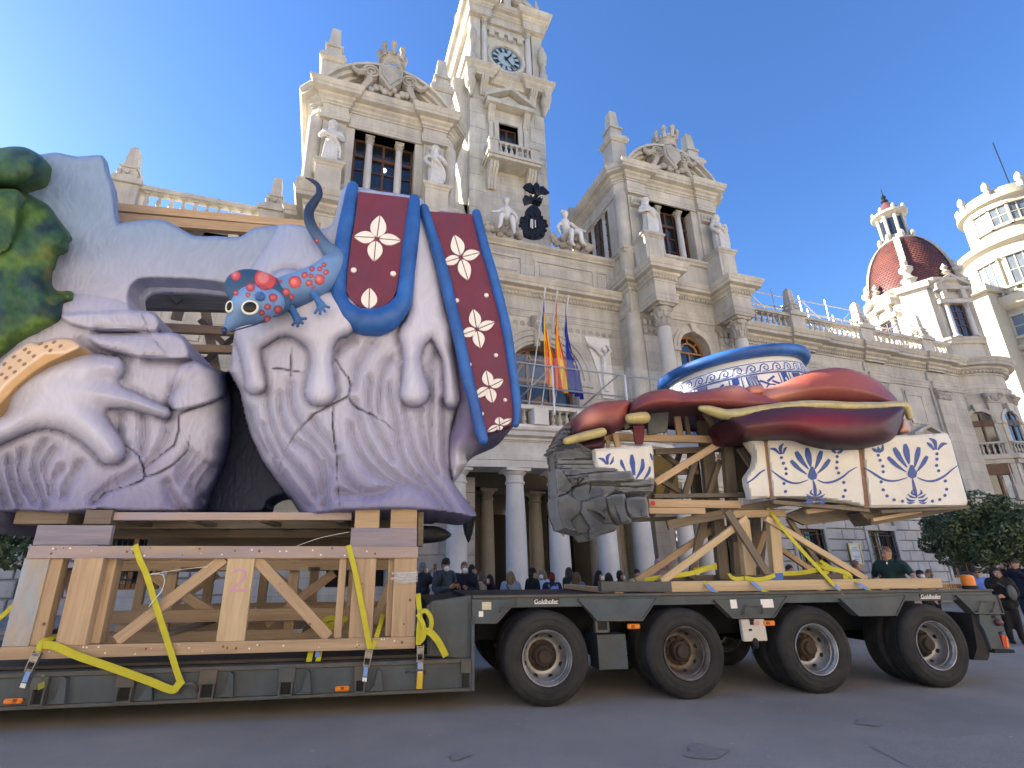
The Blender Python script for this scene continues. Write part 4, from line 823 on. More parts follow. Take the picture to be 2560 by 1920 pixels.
# ================================================================== ROOF SCAFFOLD, GLASS BARRIER, FLAGS, ARMS, STATUES
SCF = thing('scaffolding', 'silver tube scaffolding on the roof behind the right wing balustrade', 'scaffolding', (32, 21.6, 15.3))
for i in range(7):
    x = 24.6+2.35*i
    for y in (21.3, 22.6): m = MB(); m.tube([(x, y, 15.3), (x, y, 18.9+.12*(i % 2))], .045, 6); m.part('upright', STEEL, SCF, True)
for z in (16.6, 17.7, 18.6):
    for y in (21.3, 22.6): m = MB(); m.tube([(24.2, y, z), (39.2, y, z)], .04, 6); m.part('ledger', STEEL, SCF, True)
for i in range(6):
    x = 24.6+2.35*i; m = MB(); m.tube([(x, 21.25, 16.6 if i % 2 else 18.6), (x+2.35, 21.25, 18.6 if i % 2 else 16.6)], .04, 6); m.part('brace', STEEL, SCF, True)

GB = thing('glass_barrier', 'steel tube frame holding clear glass sheets above the balcony parapet', 'barrier', (9.5, 17.2, 7.95))
ST2 = mat('painted_tube', (.30, .33, .36), .4, metal=.5)
for y, z, x0, x1 in ((17.0, 9.5, 3.6, 14.7), (17.0, 8.5, 4.6, 14.2), (17.3, 7.98, 4.6, 14.0)): m = MB(); m.tube([(x0, y, z), (x1, y, z)], .035, 6); m.part('rail', ST2, GB, True)
for x in (5.0, 8.55, 12.0, 14.6): m = MB(); m.tube([(x, 17.0, 7.4 if 5 < x < 14 else 8.5), (x, 17.0, 9.5)], .045, 8); m.part('post', mat('pale_tube', (.55, .58, .62), .35, metal=.3), GB, True)
for x in (6.2, 8.55, 11.7, 14.6): m = MB(); m.tube([(x, 17.0, 9.5), (x-1.3, 19.8, 8.0)], .035, 6); m.part('strut', ST2, GB, True)
for x0, x1 in ((3.7, 8.5), (8.6, 11.95), (12.05, 14.65)): m = MB(); m.box(x0, x1, 16.92, 16.935, 9.42, 9.86); m.part('glass_sheet', CLEAR, GB); m = MB(); m.box(x0, x1, 16.96, 16.972, 8.55, 9.40); m.part('glass_sheet', CLEAR, GB)

def flag(label, base, top, drop, colf, w=.62, sd=1):
    r_ = thing('flag', label, 'flag', tuple(base), 'flags hanging above the balcony'); b = np.array(base); t = np.array(top)
    m = MB(); m.tube([b, t], .028, 8); m.ell(t, (.05, .05, .07), 8, 6); m.part('pole', mat('pole_white', (.55, .55, .53), .4), r_, True)
    d = t-b; nu, nv = 28, 44; V = []; Cc = []
    for j in range(nv+1):
        s = j/nv
        for i in range(nu+1):
            q = i/nu; wd_ = w*(.16+.84*min(1, s*1.8))*(1-.16*s)
            hang = t-d*(.05+.30*q*(1-.6*s)); ph = q*math.pi*5+sd
            x = hang[0]+wd_*(q-.25)*.9+.05*math.sin(3*s+sd); y = hang[1]-.07*math.sin(ph)*(.3+s); z = hang[2]-drop*s*(1-.10*q)
            V.append((x, y, z)); Cc.append((*colf(q, s), 1))
    m = MB(); m.add(V, [(j*(nu+1)+i, j*(nu+1)+i+1, (j+1)*(nu+1)+i+1, (j+1)*(nu+1)+i) for j in range(nv) for i in range(nu)])
    o = m.part('cloth', mat('flag_cloth', attr='col', rough=.8, bump=.1, bs=40), r_, 89, col=Cc); so = o.modifiers.new('th', 'SOLIDIFY'); so.thickness = .01; return r_
RED, YEL, BLU = (.62, .018, .025), (.78, .52, .015), (.010, .026, .25)
def fv(q, s):
    if s < .20: return (.03, .12, .42)
    if s < .25: return RED if (q*9) % 1 > .4 else YEL
    return RED if (q*4.4+s*.35) % 1 > .5 else YEL
def fs(q, s):
    x = q+.12*math.sin(4*s)
    if .55 < x < .72 and .36 < s < .56: return (.45, .16, .14) if (int(q*30)+int(s*40)) % 2 else (.6, .55, .5)
    return YEL if .28 < x < .44 or .52 < x < .76 else RED
def fe(q, s):
    for a, b in ((.62, .46), (.64, .57), (.5, .40)):
        an = math.atan2((s-b)*3.4, q-a); r = math.hypot(q-a, (s-b)*3.4); 
        if r < .05+.045*math.cos(5*an+1.57): return YEL
    return BLU
flag('red and yellow striped flag with a blue top, leftmost of the three', (8.0, 18.4, 7.9), (8.72, 17.6, 13.55), 4.3, fv, .95, 0)
flag('red and yellow flag with a coat of arms, middle of the three', (8.6, 18.4, 7.9), (9.32, 17.6, 13.5), 4.4, fs, .95, 2)
flag('dark blue flag with yellow stars, rightmost of the three', (9.2, 18.4, 7.9), (9.86, 17.6, 13.35), 4.4, fe, .95, 4)

ARM = thing('coat_of_arms', 'black iron coat of arms with crown and spread bat on the parapet', 'coat of arms', (10.1, 20.9, 18.6))
def ap(px, py, y=20.9): p = fq(px, py, y); return (p[0], p[2])
m = MB(); sh = reg([(1075, 1030), (1190, 950), (1285, 1060), (1280, 1130), (1345, 1170), (1365, 1230), (1345, 1300), (1320, 1400), (1180, 1430), (1035, 1370), (1020, 1270), (995, 1210), (1005, 1120), (1065, 1130)], 1120, 340, 5.53)
m.prism([ap(*p) for p in smooth_curve(sh, 4, True)], 20.86, 20.98)
for a, b in (((1120, 1170), (1120, 1270)), ((1160, 1140), (1165, 1290)), ((1200, 1150), (1205, 1290)), ((1235, 1180), (1235, 1270))):
    p, q = ap(*rs(*a, 1120, 340, 5.53)), ap(*rs(*b, 1120, 340, 5.53)); m.tube([(p[0], 20.84, p[1]), (q[0], 20.84, q[1])], .06, 6)
for k in range(14): a = 2*math.pi*k/14; p = ap(*rs(1175+185*math.cos(a), 1250+150*math.sin(a), 1120, 340, 5.53)); m.ell((p[0], 20.85, p[1]), (.10, .10, .10), 8, 6)
m.part('shield', IRON, ARM, 40)
m = MB(); pts = reg([(1170, 1155), (1168, 1280), (1150, 1150), (1145, 1270), (1205, 1165), (1208, 1265)], 1120, 340, 5.53)
for a, b in zip(pts[::2], pts[1::2]): p, q = ap(*a, 20.78), ap(*b, 20.78); m.tube([(p[0], 20.78, p[1]), (q[0], 20.78, q[1])], .035, 6)
m.part('shield_bars', MARBLE, ARM)
m = MB(); cr = reg([(1060, 900), (1045, 845), (1085, 860), (1120, 890), (1120, 840), (1150, 880), (1180, 850), (1210, 885), (1240, 880), (1255, 865), (1270, 900), (1295, 870), (1280, 950), (1170, 905), (1070, 935)], 1120, 340, 5.53)
m.prism([ap(*p) for p in cr], 20.7, 21.1); m.part('crown', IRON, ARM)
m = MB(); bt = reg([(1035, 705), (1075, 665), (1135, 655), (1180, 700), (1190, 720), (1205, 665), (1225, 690), (1245, 660), (1255, 710), (1310, 700), (1400, 790), (1350, 810), (1300, 800), (1245, 820), (1235, 850), (1200, 850), (1180, 800), (1130, 780), (1075, 750)], 1120, 340, 5.53)
m.prism([ap(*p) for p in bt], 20.84, 20.96); p = ap(*rs(1215, 760, 1120, 340, 5.53)); m.ell((p[0], 20.8, p[1]), (.22, .2, .5), 10, 8); m.part('bat', IRON, ARM, 40)

def capsule_body(chains, name, m_, parent, vox=.05, extra=None):
    """one continuous figure: overlapping limbs fused by a voxel remesh"""
    m = MB()
    for pts, rr in chains:
        P = smooth_curve([tuple(p)+(r,) for p, r in zip(pts, rr)], 4); m.tube(P[:, :3], P[:, 3], 10)
        m.ell(P[0, :3], (P[0, 3],)*3, 10, 7); m.ell(P[-1, :3], (P[-1, 3],)*3, 10, 7)
    for c, r in (extra or []): m.ell(c, r, 12, 9)
    o = put(name, m.mesh(name), parent, m_); r = o.modifiers.new('fuse', 'REMESH'); r.mode = 'VOXEL'; r.voxel_size = vox; r.use_smooth_shade = True
    s = o.modifiers.new('sm', 'SMOOTH'); s.factor = .5; s.iterations = 3; return o

def statue(label, x, y, z, h, robe, seed):
    """draped standing figure on its pedestal"""
    k = h/2.8; R_ = random.Random(seed)
    r_ = thing('statue', label, 'statue', (x, y, z), 'draped statues on the pavilion pedestals')
    P = lambda a, b, c: (x+a*k, y+b*k, z+c*k); sw = .06*robe
    ch = [([P(-.05, 0, .05), P(0, 0, .7), P(sw, 0, 1.35), P(0, 0, 1.75), P(0, 0, 2.1), P(-.02, 0, 2.28)], [k*q for q in (.37, .36, .31, .29, .30, .15)]),
          ([P(0, -.02, 2.25), P(0, -.04, 2.42)], [.13*k, .12*k]),
          ([P(-.34, 0, 2.12), P(-.52, -.1, 1.75), P(-.3, -.34, 1.5+.2*robe)], [k*q for q in (.14, .12, .10)]),
          ([P(.34, 0, 2.12), P(.5, -.12, 1.75), P(.2, -.38, 1.75-.1*robe)], [k*q for q in (.17, .15, .12)])]
    for i in range(9):
        a = -.32+.08*i; ch.append(([P(a, -.30-.08*math.cos(a*3), .05), P(a*.9+.06*R_.random(), -.34, .7), P(a*.7, -.27, 1.2+.5*R_.random())], [k*.06, k*.05, k*.03]))
    ch.append(([P(-.4, -.2, 2.0), P(0, -.4, 1.6), P(.4, -.3, 1.15), P(.45, -.25, .5)], [k*q for q in (.07, .09, .08, .06)]))
    b = capsule_body(ch, 'figure', FIG, r_, .034*k, [(P(0, -.05, 2.6), (.17*k, .20*k, .25*k)), (P(0, -.24, 2.57), (.04*k, .05*k, .07*k))])
    m = MB(); m.ell(P(0, .03, 2.68), (.25*k, .26*k, .24*k), 10, 8); m.ell(P(0, .1, 2.45), (.24*k, .2*k, .28*k), 10, 8); m.part('hair', FIG, r_, True); m = MB(); m.box(x-.5*k, x+.5*k, y-.4*k, y+.4*k, z-.02, z+.08); m.part('plinth', FIG, r_)
    return r_
statue('bearded robed white statue on the outer pedestal of the tall left pavilion', -1.1, 19.5, 19.25, 2.75, 1, 1)
statue('white statue with raised arm on the inner pedestal of the tall left pavilion', 3.9, 19.5, 19.25, 2.75, -1, 2)
statue('white statue in wind-blown drapery on the inner pedestal of the right pavilion', 16.35, 19.5, 19.25, 2.75, 1, 3)
statue('white statue in profile against the sky on the outer pedestal of the right pavilion', 21.35, 19.5, 19.25, 2.75, -1, 4)
def seated(label, x, y, z, s, lean):
    r_ = thing('seated_statue', label, 'statue', (x, y, z), 'seated statues on the central parapet'); P = lambda a, b, c: (x+a*s, y+b, z+c)
    capsule_body([([P(0, 0, .75), P(lean*.1, 0, 1.2), P(lean*.15, 0, 1.55), P(lean*.1, 0, 1.8)], [.26, .22, .27, .12]), ([P(.05, -.05, .75), P(-.45, -.45, .72), P(-.55, -.5, .1), P(-.7, -.6, -.2)], [.2, .16, .12, .07]), ([P(.15, -.1, .72), P(.1, -.55, .6), P(.15, -.6, -.15), P(.1, -.75, -.5)], [.2, .16, .12, .07]),
                  ([P(-.25, 0, 1.55), P(-.5, -.15, 1.2), P(-.95, -.3, .95)], [.11, .09, .07]), ([P(.25, 0, 1.55), P(.6, .0, 1.2), P(.5, .0, .75)], [.11, .09, .07])], 'figure', MARBLE, r_, .045, [(P(lean*.1, -.03, 2.1), (.17, .19, .22))])
    m = MB(); m.ell(P(lean*.1, .03, 2.18), (.2, .21, .19), 10, 7); m.ell(P(lean*.1+.15, .05, 2.3), (.1, .1, .1), 7, 5); m.part('hair', MARBLE, r_, True)
    m = MB()
    for i in range(26): m.ell(P(random.uniform(-1.5, 1.0), random.uniform(-.15, .35), random.uniform(-.05, .55)), (.24, .2, .2), 7, 5)
    m.part('garland', STONED, r_, True)
seated('upright seated white figure with dangling legs beside the black coat of arms', 8.2, 20.8, 18.75, 1, 0)
seated('reclining white figure with crossed legs beside the black coat of arms', 11.9, 20.8, 18.75, -1, 1)

# plaque, wall lantern, street lamp
PL = thing('poster_frame', 'white notice in a brass frame on the stone wall right of the timber braces', 'poster frame', (27.9, 20.4, 2.2))
m = MB(); x0, x1, z0, z1 = 27.55, 28.3, 1.72, 2.72
for a, b, c, d in ((x0-.06, x0, z0-.06, z1+.06), (x1, x1+.06, z0-.06, z1+.06), (x0, x1, z0-.06, z0), (x0, x1, z1, z1+.06)): m.box(a, b, 20.36, 20.44, c, d)
m.box(27.86, 27.98, 20.37, 20.43, z1+.06, z1+.14); m.part('frame', mat('brass', (.45, .33, .12), .35, metal=.8), PL)
m = MB(); m.box(x0, x1, 20.40, 20.43, z0, z1); m.part('sheet', mat('paper', (.75, .75, .73), .6), PL)
m = MB()
for i in range(9):
    if i in (4, 5): continue
    m.box(x0+.1+.06*(i % 3), x1-.1-.05*((i*2) % 3), 20.396, 20.3985, z0+.1+i*.09, z0+.13+i*.09)
m.part('print', mat('grey_ink', (.25, .26, .3), .7), PL)
def lantern(name, label, x, y, z, s, arm=None):
    r_ = thing(name, label, 'lantern', (x, y, z)); m = MB(); m.lathe([(.10*s, 0), (.2*s, .5*s), (.24*s, .55*s), (.18*s, .68*s), (.05*s, .82*s), (.03*s, .95*s)], 6, (x, y, z)); m.lathe([(.02*s, -.2*s), (.07*s, -.1*s), (.1*s, 0)], 6, (x, y, z))
    for k in range(6): a = 2*math.pi*k/6; m.tube([(x+.102*s*math.cos(a), y+.102*s*math.sin(a), z), (x+.205*s*math.cos(a), y+.205*s*math.sin(a), z+.5*s)], .014*s, 5)
    m.part('cage', IRON, r_)
    if arm: m = MB(); m.tube(arm, .03, 6); m.part('bracket', IRON, r_, True)
    return r_
p = fq(1171, 1345, 17.6); lantern('wall_lantern', 'black iron lantern hanging in the porch beside the mask sculpture', p[0], p[1], p[2]+.1, 1.25, [(p[0], 17.6, p[2]+1.2), (p[0]-.1, 18.4, p[2]+1.7), (p[0]-.3, 20.5, p[2]+1.4)])
SL = thing('street_lamp', 'black three-headed street lamp rising behind the round trees', 'street lamp', (29.0, 14.6, 0))
m = MB(); m.lathe([(.22, 0), (.24, .5), (.12, .7), (.09, 1.2), (.06, 3.6), (.09, 3.65), (.05, 3.75), (.04, 4.0)], 12, (29.0, 14.6, 0)); m.part('post', IRON, SL, True)
for dx, dz in ((-.72, 3.55), (0, 4.05), (.72, 3.55)):
    x, y, z = 29.0+dx*.95, 14.6-dx*.3, dz; m = MB(); m.lathe([(.07, .0), (.20, .06), (.235, .12)], 12, (x, y, z-.02)); m.part('glass_bowl', mat('lamp_glass', (.5, .5, .47), .2), SL, True)
    m = MB(); m.lathe([(.27, .1), (.27, .15), (.24, .25), (.15, .36), (.06, .42), (.05, .5), (.001, .53)], 14, (x, y, z)); m.part('lamp_hood', IRON, SL, True)
    if dx: m = MB(); m.tube([(29, 14.6, 3.3), (29+dx*.5, 14.6-dx*.15, 3.25), (x, y, z-.02)], .025, 6); m.part('arm', IRON, SL, True)

# ================================================================== TREES
LEAF = mat('leaf', (.075, .105, .040), .45, var=.45, vs=3.5, obrand=0, spec=.5, tint=(.035, .06, .024)); BARK = mat('bark', (.10, .075, .055), .9, var=.3, vs=8, bump=.5, bs=30)
def tree(label, x, y, zc, R, rz, n, seed, th=None):
    rr = np.random.RandomState(seed); t = thing('orange_tree', label, 'tree', (x, y, 0))
    m = MB(); m.tube([(x, y, 0), (x+.03, y, .8), (x-.02, y+.02, zc-.5*rz)], [.14, .11, .09], 10)
    for k in range(7):
        a = 2*math.pi*k/7; m.tube([(x, y, zc-.7*rz), (x+.3*R*math.cos(a), y+.3*R*math.sin(a), zc-.3*rz), (x+.7*R*math.cos(a), y+.7*R*math.sin(a), zc+.3*rz*math.sin(k*2.1))], [.07, .05, .02], 6)
    m.part('trunk', BARK, t, True)
    cl = []
    for k in range(60):
        d = rr.normal(size=3); d /= np.linalg.norm(d); q = rr.uniform(.55, 1.0); cl.append((d*q*np.array([R, R, rz])*(1+.16*rr.normal()), rr.uniform(.20, .38)*R))
    c = np.array([q[0] for q in cl]); cr = np.array([q[1] for q in cl]); idx = rr.randint(0, 60, n)
    d = rr.normal(size=(n, 3)); d /= np.linalg.norm(d, axis=1)[:, None]; p = c[idx]+d*(cr[idx]*rr.uniform(.75, 1.05, n)**.5)[:, None]+np.array([x, y, zc])
    a = rr.normal(size=(n, 3)); nd = d+.7*rr.normal(size=(n, 3)); nd /= np.linalg.norm(nd, axis=1)[:, None]; a -= (a*nd).sum(1)[:, None]*nd; a /= np.linalg.norm(a, axis=1)[:, None]; b = np.cross(nd, a)
    L = rr.uniform(.055, .105, n)[:, None]; W = L*.5; V = np.stack([p-a*L, p+b*W-nd*L*.15, p+a*L, p-b*W-nd*L*.15], 1).reshape(-1, 3)
    me = bpy.data.meshes.new('crown'); me.from_pydata(V.tolist(), [], [(4*i, 4*i+1, 4*i+2, 4*i+3) for i in range(n)]); put('crown', me, t, LEAF); return t
tree('round dark green orange tree on the pavement right of the trailer', 26.75, 14.0, 2.85, 1.62, 1.38, 15000, 3)
tree('smaller dark green orange tree standing in front of the three-headed street lamp', 29.7, 14.2, 2.75, 1.5, 1.25, 9000, 4)
tree('dark green orange tree beside the hidden end of the timber crate', -8.0, 14.0, 2.6, 1.5, 1.35, 9000, 5)

# ================================================================== THE OTHER SIDE OF THE SQUARE (behind the viewer; seen in window reflections, bounces sunlight)
def plaza_house(x0, x1, h, c, i):
    b = thing('plaza_building', f'sunlit {c[1]} apartment house across the square, number of storeys {int(h//4)}', 'building', ((x0+x1)/2, -34, 0))
    m = MB(); ops = [(x, x+1.4, z, z+2.4) for x in np.arange(x0+1.6, x1-2.4, 3.4) for z in np.arange(1.2, h-3, 4.0)]; wall_open(m, x0, x1, 0, h, -34.6, -34, ops); m.box(x0, x1, -50, -35.4, 0, h); m.part('wall', mat(c[1]+'_render', c[0], .8, var=.06), b)
    m = MB(); m.box(x0-.1, x1+.1, -34.6, -33.4, h, h+.7); m.part('cornice', CREAM, b); m = MB(); m.box(x0+.1, x1-.1, -34.9, -34.7, .2, h-.2); m.part('pane', GLASS, b)
for i, (x0, x1, h, c) in enumerate(((-62, -38, 24, ((.62, .52, .38), 'ochre')), (-38, -12, 28, ((.66, .60, .50), 'cream')), (-12, 16, 25, ((.64, .56, .44), 'sand')), (16, 44, 29, ((.66, .61, .53), 'ivory')), (44, 76, 26, ((.62, .50, .38), 'apricot')))): plaza_house(x0, x1, h, c, i)
# ================================================================== LOW-LOADER TRAILER
PAINT = mat('trailer_paint', (.058, .080, .098), .55, var=.25, vs=3, bump=.12, bs=30, tint=(.072, .080, .084), spec=.35, streak=.25)
PAINT2 = mat('trailer_paint_worn', (.075, .085, .088), .6, var=.25, vs=6, tint=(.10, .085, .07), spec=.3)
CHAS = mat('chassis_black', (.012, .013, .014), .8, var=.3, vs=6)
RUB = mat('tyre_rubber', (.018, .018, .019), .75, var=.3, vs=7, tint=(.034, .032, .03), bump=.1, bs=60, spec=.3)
RIM = mat('rim_steel', (.40, .41, .42), .42, metal=.55, var=.22, vs=9, tint=(.20, .18, .165))
RIMR = mat('rim_rusty', (.22, .20, .18), .55, metal=.4, var=.3, vs=9, tint=(.10, .065, .05))
RUST = mat('rusty_hub', (.030, .024, .021), .8, var=.4, vs=12, tint=(.060, .036, .024), bump=.3, bs=40)
AMB = mat('amber_lens', (.75, .22, .015), .2, spec=.6); REDL = mat('red_lens', (.5, .04, .02), .2, spec=.6)
WHT = mat('white_label', (.72, .71, .68), .5, var=.06, vs=20)
tfr = lambda a, b, d: tuple(tl(a, d, b))
TR = thing('low_loader_trailer', 'dark grey four-axle low-loader trailer carrying both carnival sculptures', 'trailer', tuple(tl(2, -1.2, 0)))
def uzp(px, py, v=0.0): p = tp(px, py, v)-TO; return float(p @ TU), float(p[2])
W = 2.55
m = MB(); m.tbox(-9.5, -.90, -.10, -.02, .24, .50); m.tbox(-9.5, -.90, -W+.02, -W+.1, .24, .5); m.part('side_beam', PAINT, TR, bev=.006)
m = MB(); m.tbox(-9.5, -.90, -.16, .0, .50, .545); m.tbox(-9.5, -.90, -.16, .0, .205, .24); m.part('beam_flange', PAINT2, TR, bev=.005)
m = MB(); m.tbox(-9.5, -.92, -W+.16, -.16, .30, .48); m.part('bed_frame', CHAS, TR)
BOARD = mat('deck_board', (.055, .048, .042), .85, attr='gr', stretch=(1, 14, 14), var=.35, vs=2.5, bump=.3, bs=8, obrand=.2)
for i in range(9):
    v0 = -.17-i*.255; m = MB(); m.beam(tl(-9.4, v0-.12, .565), tl(-.92, v0-.12, .565), .03+.004*(i % 3), .245, TN); m.part('deck_board', BOARD, TR)
m = MB(); m.tbox(-.90, -.86, -W+.05, -.0, .205, 1.0); m.tbox(-.93, -.90, -.26, .0, .205, .55); m.part('end_plate', PAINT, TR, bev=.006)
a = [uzp(*q, -.08) for q in ((1066, 1515), (1082, 1502), (1180, 1488), (1180, 1648), (1068, 1640))]
m = MB(); m.prism(a, -.16, -.08, tfr); m.part('step_plate', PAINT, TR, bev=.008)
m = MB(); m.tbox(-1.42, -.86, -W+.1, -.18, .6, 1.14); m.part('step_body', CHAS, TR)
for u0 in (-1.38, -.92): m = MB(); m.tbox(u0, u0+.03, -.1, -.055, .6, 1.16); m.part('step_edge', PAINT2, TR)
# the rear bogie frame: rail with skirts hanging between the wheels
m = MB(); m.tbox(-.88, 6.70, -.12, .0, 1.205, 1.235); m.part('rail_flange', PAINT2, TR, bev=.005)
m = MB(); m.tbox(-.88, 6.70, -.08, -.03, 1.09, 1.205); m.part('side_rail', PAINT, TR, bev=.005)
for k, q in enumerate((((1181, 1498), (1293, 1500), (1241, 1557), (1183, 1557)), ((1447, 1498), (1642, 1495), (1605, 1551), (1494, 1551)), ((1786, 1500), (1967, 1491), (1934, 1543), (1832, 1545)), ((2100, 1497), (2263, 1489), (2240, 1538), (2146, 1539)), ((2390, 1488), (2492, 1487), (2508, 1534), (2436, 1533)))):
    a = [uzp(*p) for p in q]; m = MB(); m.prism(a, -.05, .0, tfr)
    lip = MB(); n = len(a)
    for i in range(1, n):
        p0, p1 = a[i], a[(i+1) % n]
        if i == n-1 and k != 0 or i == 0: 
            if k == 0: continue
        lip.beam(tl(p0[0], -.05, p0[1]), tl(p1[0], -.05, p1[1]), .014, .13)
    s = m.part('skirt_plate', PAINT, TR, bev=.006); lip.part('skirt_lip', PAINT2, s)
m = MB(); m.tbox(-.86, 6.6, -W+.1, -.4, 1.12, 1.2); m.tbox(-.8, 6.4, -1.6, -.95, .62, 1.12); m.part('chassis', CHAS, TR)
for u in (.02, 1.84, 3.66, 5.50):
    m = MB(); m.tube([tl(u, -.2, .525), tl(u, -W+.2, .525)], .08, 10); m.tbox(u-.12, u+.12, -.75, -.65, .45, 1.1); m.tbox(u+.2, u+.75, -.85, -.7, .5, .62); m.part('axle', CHAS, TR)
m = MB(); m.lathe([(.001, -.9), (.17, -.9), (.17, -.22), (.001, -.22)], 18, tl(.93, 0, .56), ax=(TU, (0, 0, 1), TN)); m.tbox(.74, 1.12, -.5, -.2, .34, .74); m.part('air_tank', PAINT, TR, 30)
m = MB(); a = uzp(1510, 1565); m.tbox(a[0]-.09, a[0]+.09, -.12, -.05, a[1]-.08, a[1]+.10); m.part('jack_socket', PAINT2, TR)
m = MB(); m.tbox(a[0]-.06, a[0]+.06, -.12, -.045, a[1]-.05, a[1]+.06); m.part('jack_hole', CHAS, TR)
# wheels
AX = (TU, (0, 0, 1), TN)
def wheel(u, v, rot, rm, name='wheel'):
    w = thing(name, None, None, (0, 0, 0)); w.parent = TR; w.matrix_parent_inverse = Matrix.Translation(TR.location).inverted(); w.location = tl(u, v, .525)
    o = tl(u, v, .525)
    tprof = [(.30, -.035), (.318, -.012), (.335, .002), (.365, .010), (.372, .013), (.38, .011), (.43, .014), (.436, .018), (.445, .014), (.485, .004), (.507, -.014), (.520, -.036)]
    for k in range(5):
        a = -.045-.042*k; tprof += [(.525, a), (.525, a-.032), (.512, a-.034), (.512, a-.040)]
    tprof += [(.525, -.255), (.505, -.28), (.42, -.30), (.33, -.29), (.30, -.26)]
    m = MB(); m.lathe(tprof, 64, o, ax=AX); m.part('tyre', RUB, w, 30)
    m = MB(); m.lathe([(.30, -.26), (.292, -.05), (.308, -.02), (.312, -.004), (.306, .004), (.298, .0), (.292, -.02), (.280, -.034), (.276, -.075), (.268, -.082), (.264, -.14), (.256, -.17), (.238, -.20), (.215, -.222), (.19, -.23), (.12, -.225)], 48, o, ax=AX); m.part('rim', rm, w, 28)
    for k in range(8):
        m = MB(); a = rot+2*math.pi*k/8; r = .246; c = math.cos(a)*TU+math.sin(a)*np.array([0, 0, 1.]); nrm = (TN*.75-c*.66); nrm /= np.linalg.norm(nrm); t = np.cross(nrm, c); t /= np.linalg.norm(t); b = np.cross(nrm, t)
        m.lathe([(.001, .004), (.030, .004), (.033, -.004)], 12, o+c*r+TN*(-.188), ax=(t, b, nrm)); m.part('hand_hole', CHAS, w)
    m = MB(); m.lathe([(.178, -.23), (.178, -.215), (.130, -.21), (.122, -.15), (.112, -.135), (.085, -.125), (.080, -.092), (.068, -.084), (.001, -.082)], 28, o, ax=AX); m.part('hub', RUST, w, 30)
    for k in range(10):
        a = rot+2*math.pi*k/10; c = (math.cos(a)*TU+math.sin(a)*np.array([0, 0, 1.]))*.152; m = MB(); c = c+o; m.lathe([(.017, -.216), (.017, -.19), (.011, -.187), (.010, -.178), (.001, -.178)], 6, c, ax=AX); m.part('wheel_nut', RUST, w)
    m = MB(); m.lathe([(r, v-.33) for r, v in tprof], 48, o, ax=AX); m.part('inner_tyre', RUB, w, 30)
    return w
w1 = wheel(.02, 0, .35, RIM); w2 = wheel(1.84, -.02, 1.0, RIMR); w3 = copy_tree(w1, TR); w3.location = tl(3.66, 0, .525); w3.rotation_euler = (0, 0, 0); w4 = copy_tree(w1, TR); w4.location = tl(5.50, 0, .525)
for u in (.02, 1.84, 3.66, 5.50): w = copy_tree(w1, TR); w.location = tl(u, -W+.62, .525)
# small fittings
def fit(name, x0, y0, x1, y1, m_, d=.03, v=.0, bev=.004, par=TR):
    a = uzp(x0, (y0+y1)/2, v); b = uzp(x1, (y0+y1)/2, v); c = uzp((x0+x1)/2, y0, v); e = uzp((x0+x1)/2, y1, v)
    m = MB(); m.tbox(a[0], b[0], v-.005, v+d, e[1], c[1]); return m.part(name, m_, par, bev=bev)
for q in ((1567, 1559, 1598, 1572), (1905, 1551, 1934, 1564), (838, 1714, 874, 1727), (13, 1745, 60, 1759)):
    l = fit('side_lamp', *q, AMB, .035, -.02 if q[1] > 1600 else -.03, .012); cxp = (q[0]+q[2])/2; fit('reflector', cxp-4, q[1]+3, cxp+4, q[3]-3, mat('lamp_core', (.25, .06, .01), .3), .008, .016 if q[1] > 1600 else .006, .0, l)
for k, (x0, y0, x1, y1) in enumerate(((698, 1668, 739, 1704), (886, 1664, 918, 1700), (295, 1679, 342, 1717), (501, 1673, 545, 1709), (84, 1690, 126, 1722))):
    s = fit('stake_pocket', x0, y0, x1, y1, PAINT2, .045, -.02); b = uzp((x0+x1)/2, y1, 0)
    u0, u1 = uzp(x0, y1)[0]+.01, uzp(x1, y1)[0]-.02; z1 = b[1]; z0 = .255; m = MB()
    m.tbox(u0, u0+.015, -.02, .05, z0, z1); m.tbox(u1-.015, u1, -.02, .05, z0, z1); m.tbox(u0, u1, -.02, .05, z0-.012, z0+.004); m.part('socket_frame', PAINT2, s)
    m = MB(); m.tbox(u0+.015, u1-.015, -.02, .004, z0, z1); m.part('socket_hole', CHAS, s)
    m = MB(); m.prism([(u1+.04, z0), (u1+.20, z0), (u1+.17, z1+.09), (u1+.14, z1+.11), (u1+.10, z0+.05)], -.02, .04, tfr); m.part('bracket', PAINT, s)
m = MB(); u0 = uzp(1152, 1700)[0]; m.tbox(u0, -.91, -.02, .03, .40, .53); m.part('corner_cap', PAINT2, TR); m = MB(); m.tbox(u0+.02, -.925, -.02, .012, .25, .385); m.part('corner_socket', CHAS, TR)
m = MB(); m.tube([tl(uzp(1015, 1700)[0], -.02, .42), tl(uzp(1020, 1700)[0], .05, .45), tl(uzp(1060, 1700)[0], .05, .45), tl(uzp(1064, 1700)[0], -.02, .40)], .012, 6); m.part('lashing_ring', PAINT2, TR, True)
m = MB(); m.tube([tl(uzp(447, 1735)[0], -.02, .3), tl(uzp(452, 1715)[0], .05, .40), tl(uzp(485, 1712)[0], .05, .40), tl(uzp(494, 1735)[0], -.02, .3)], .014, 6); m.part('lashing_ring', PAINT2, TR, True)
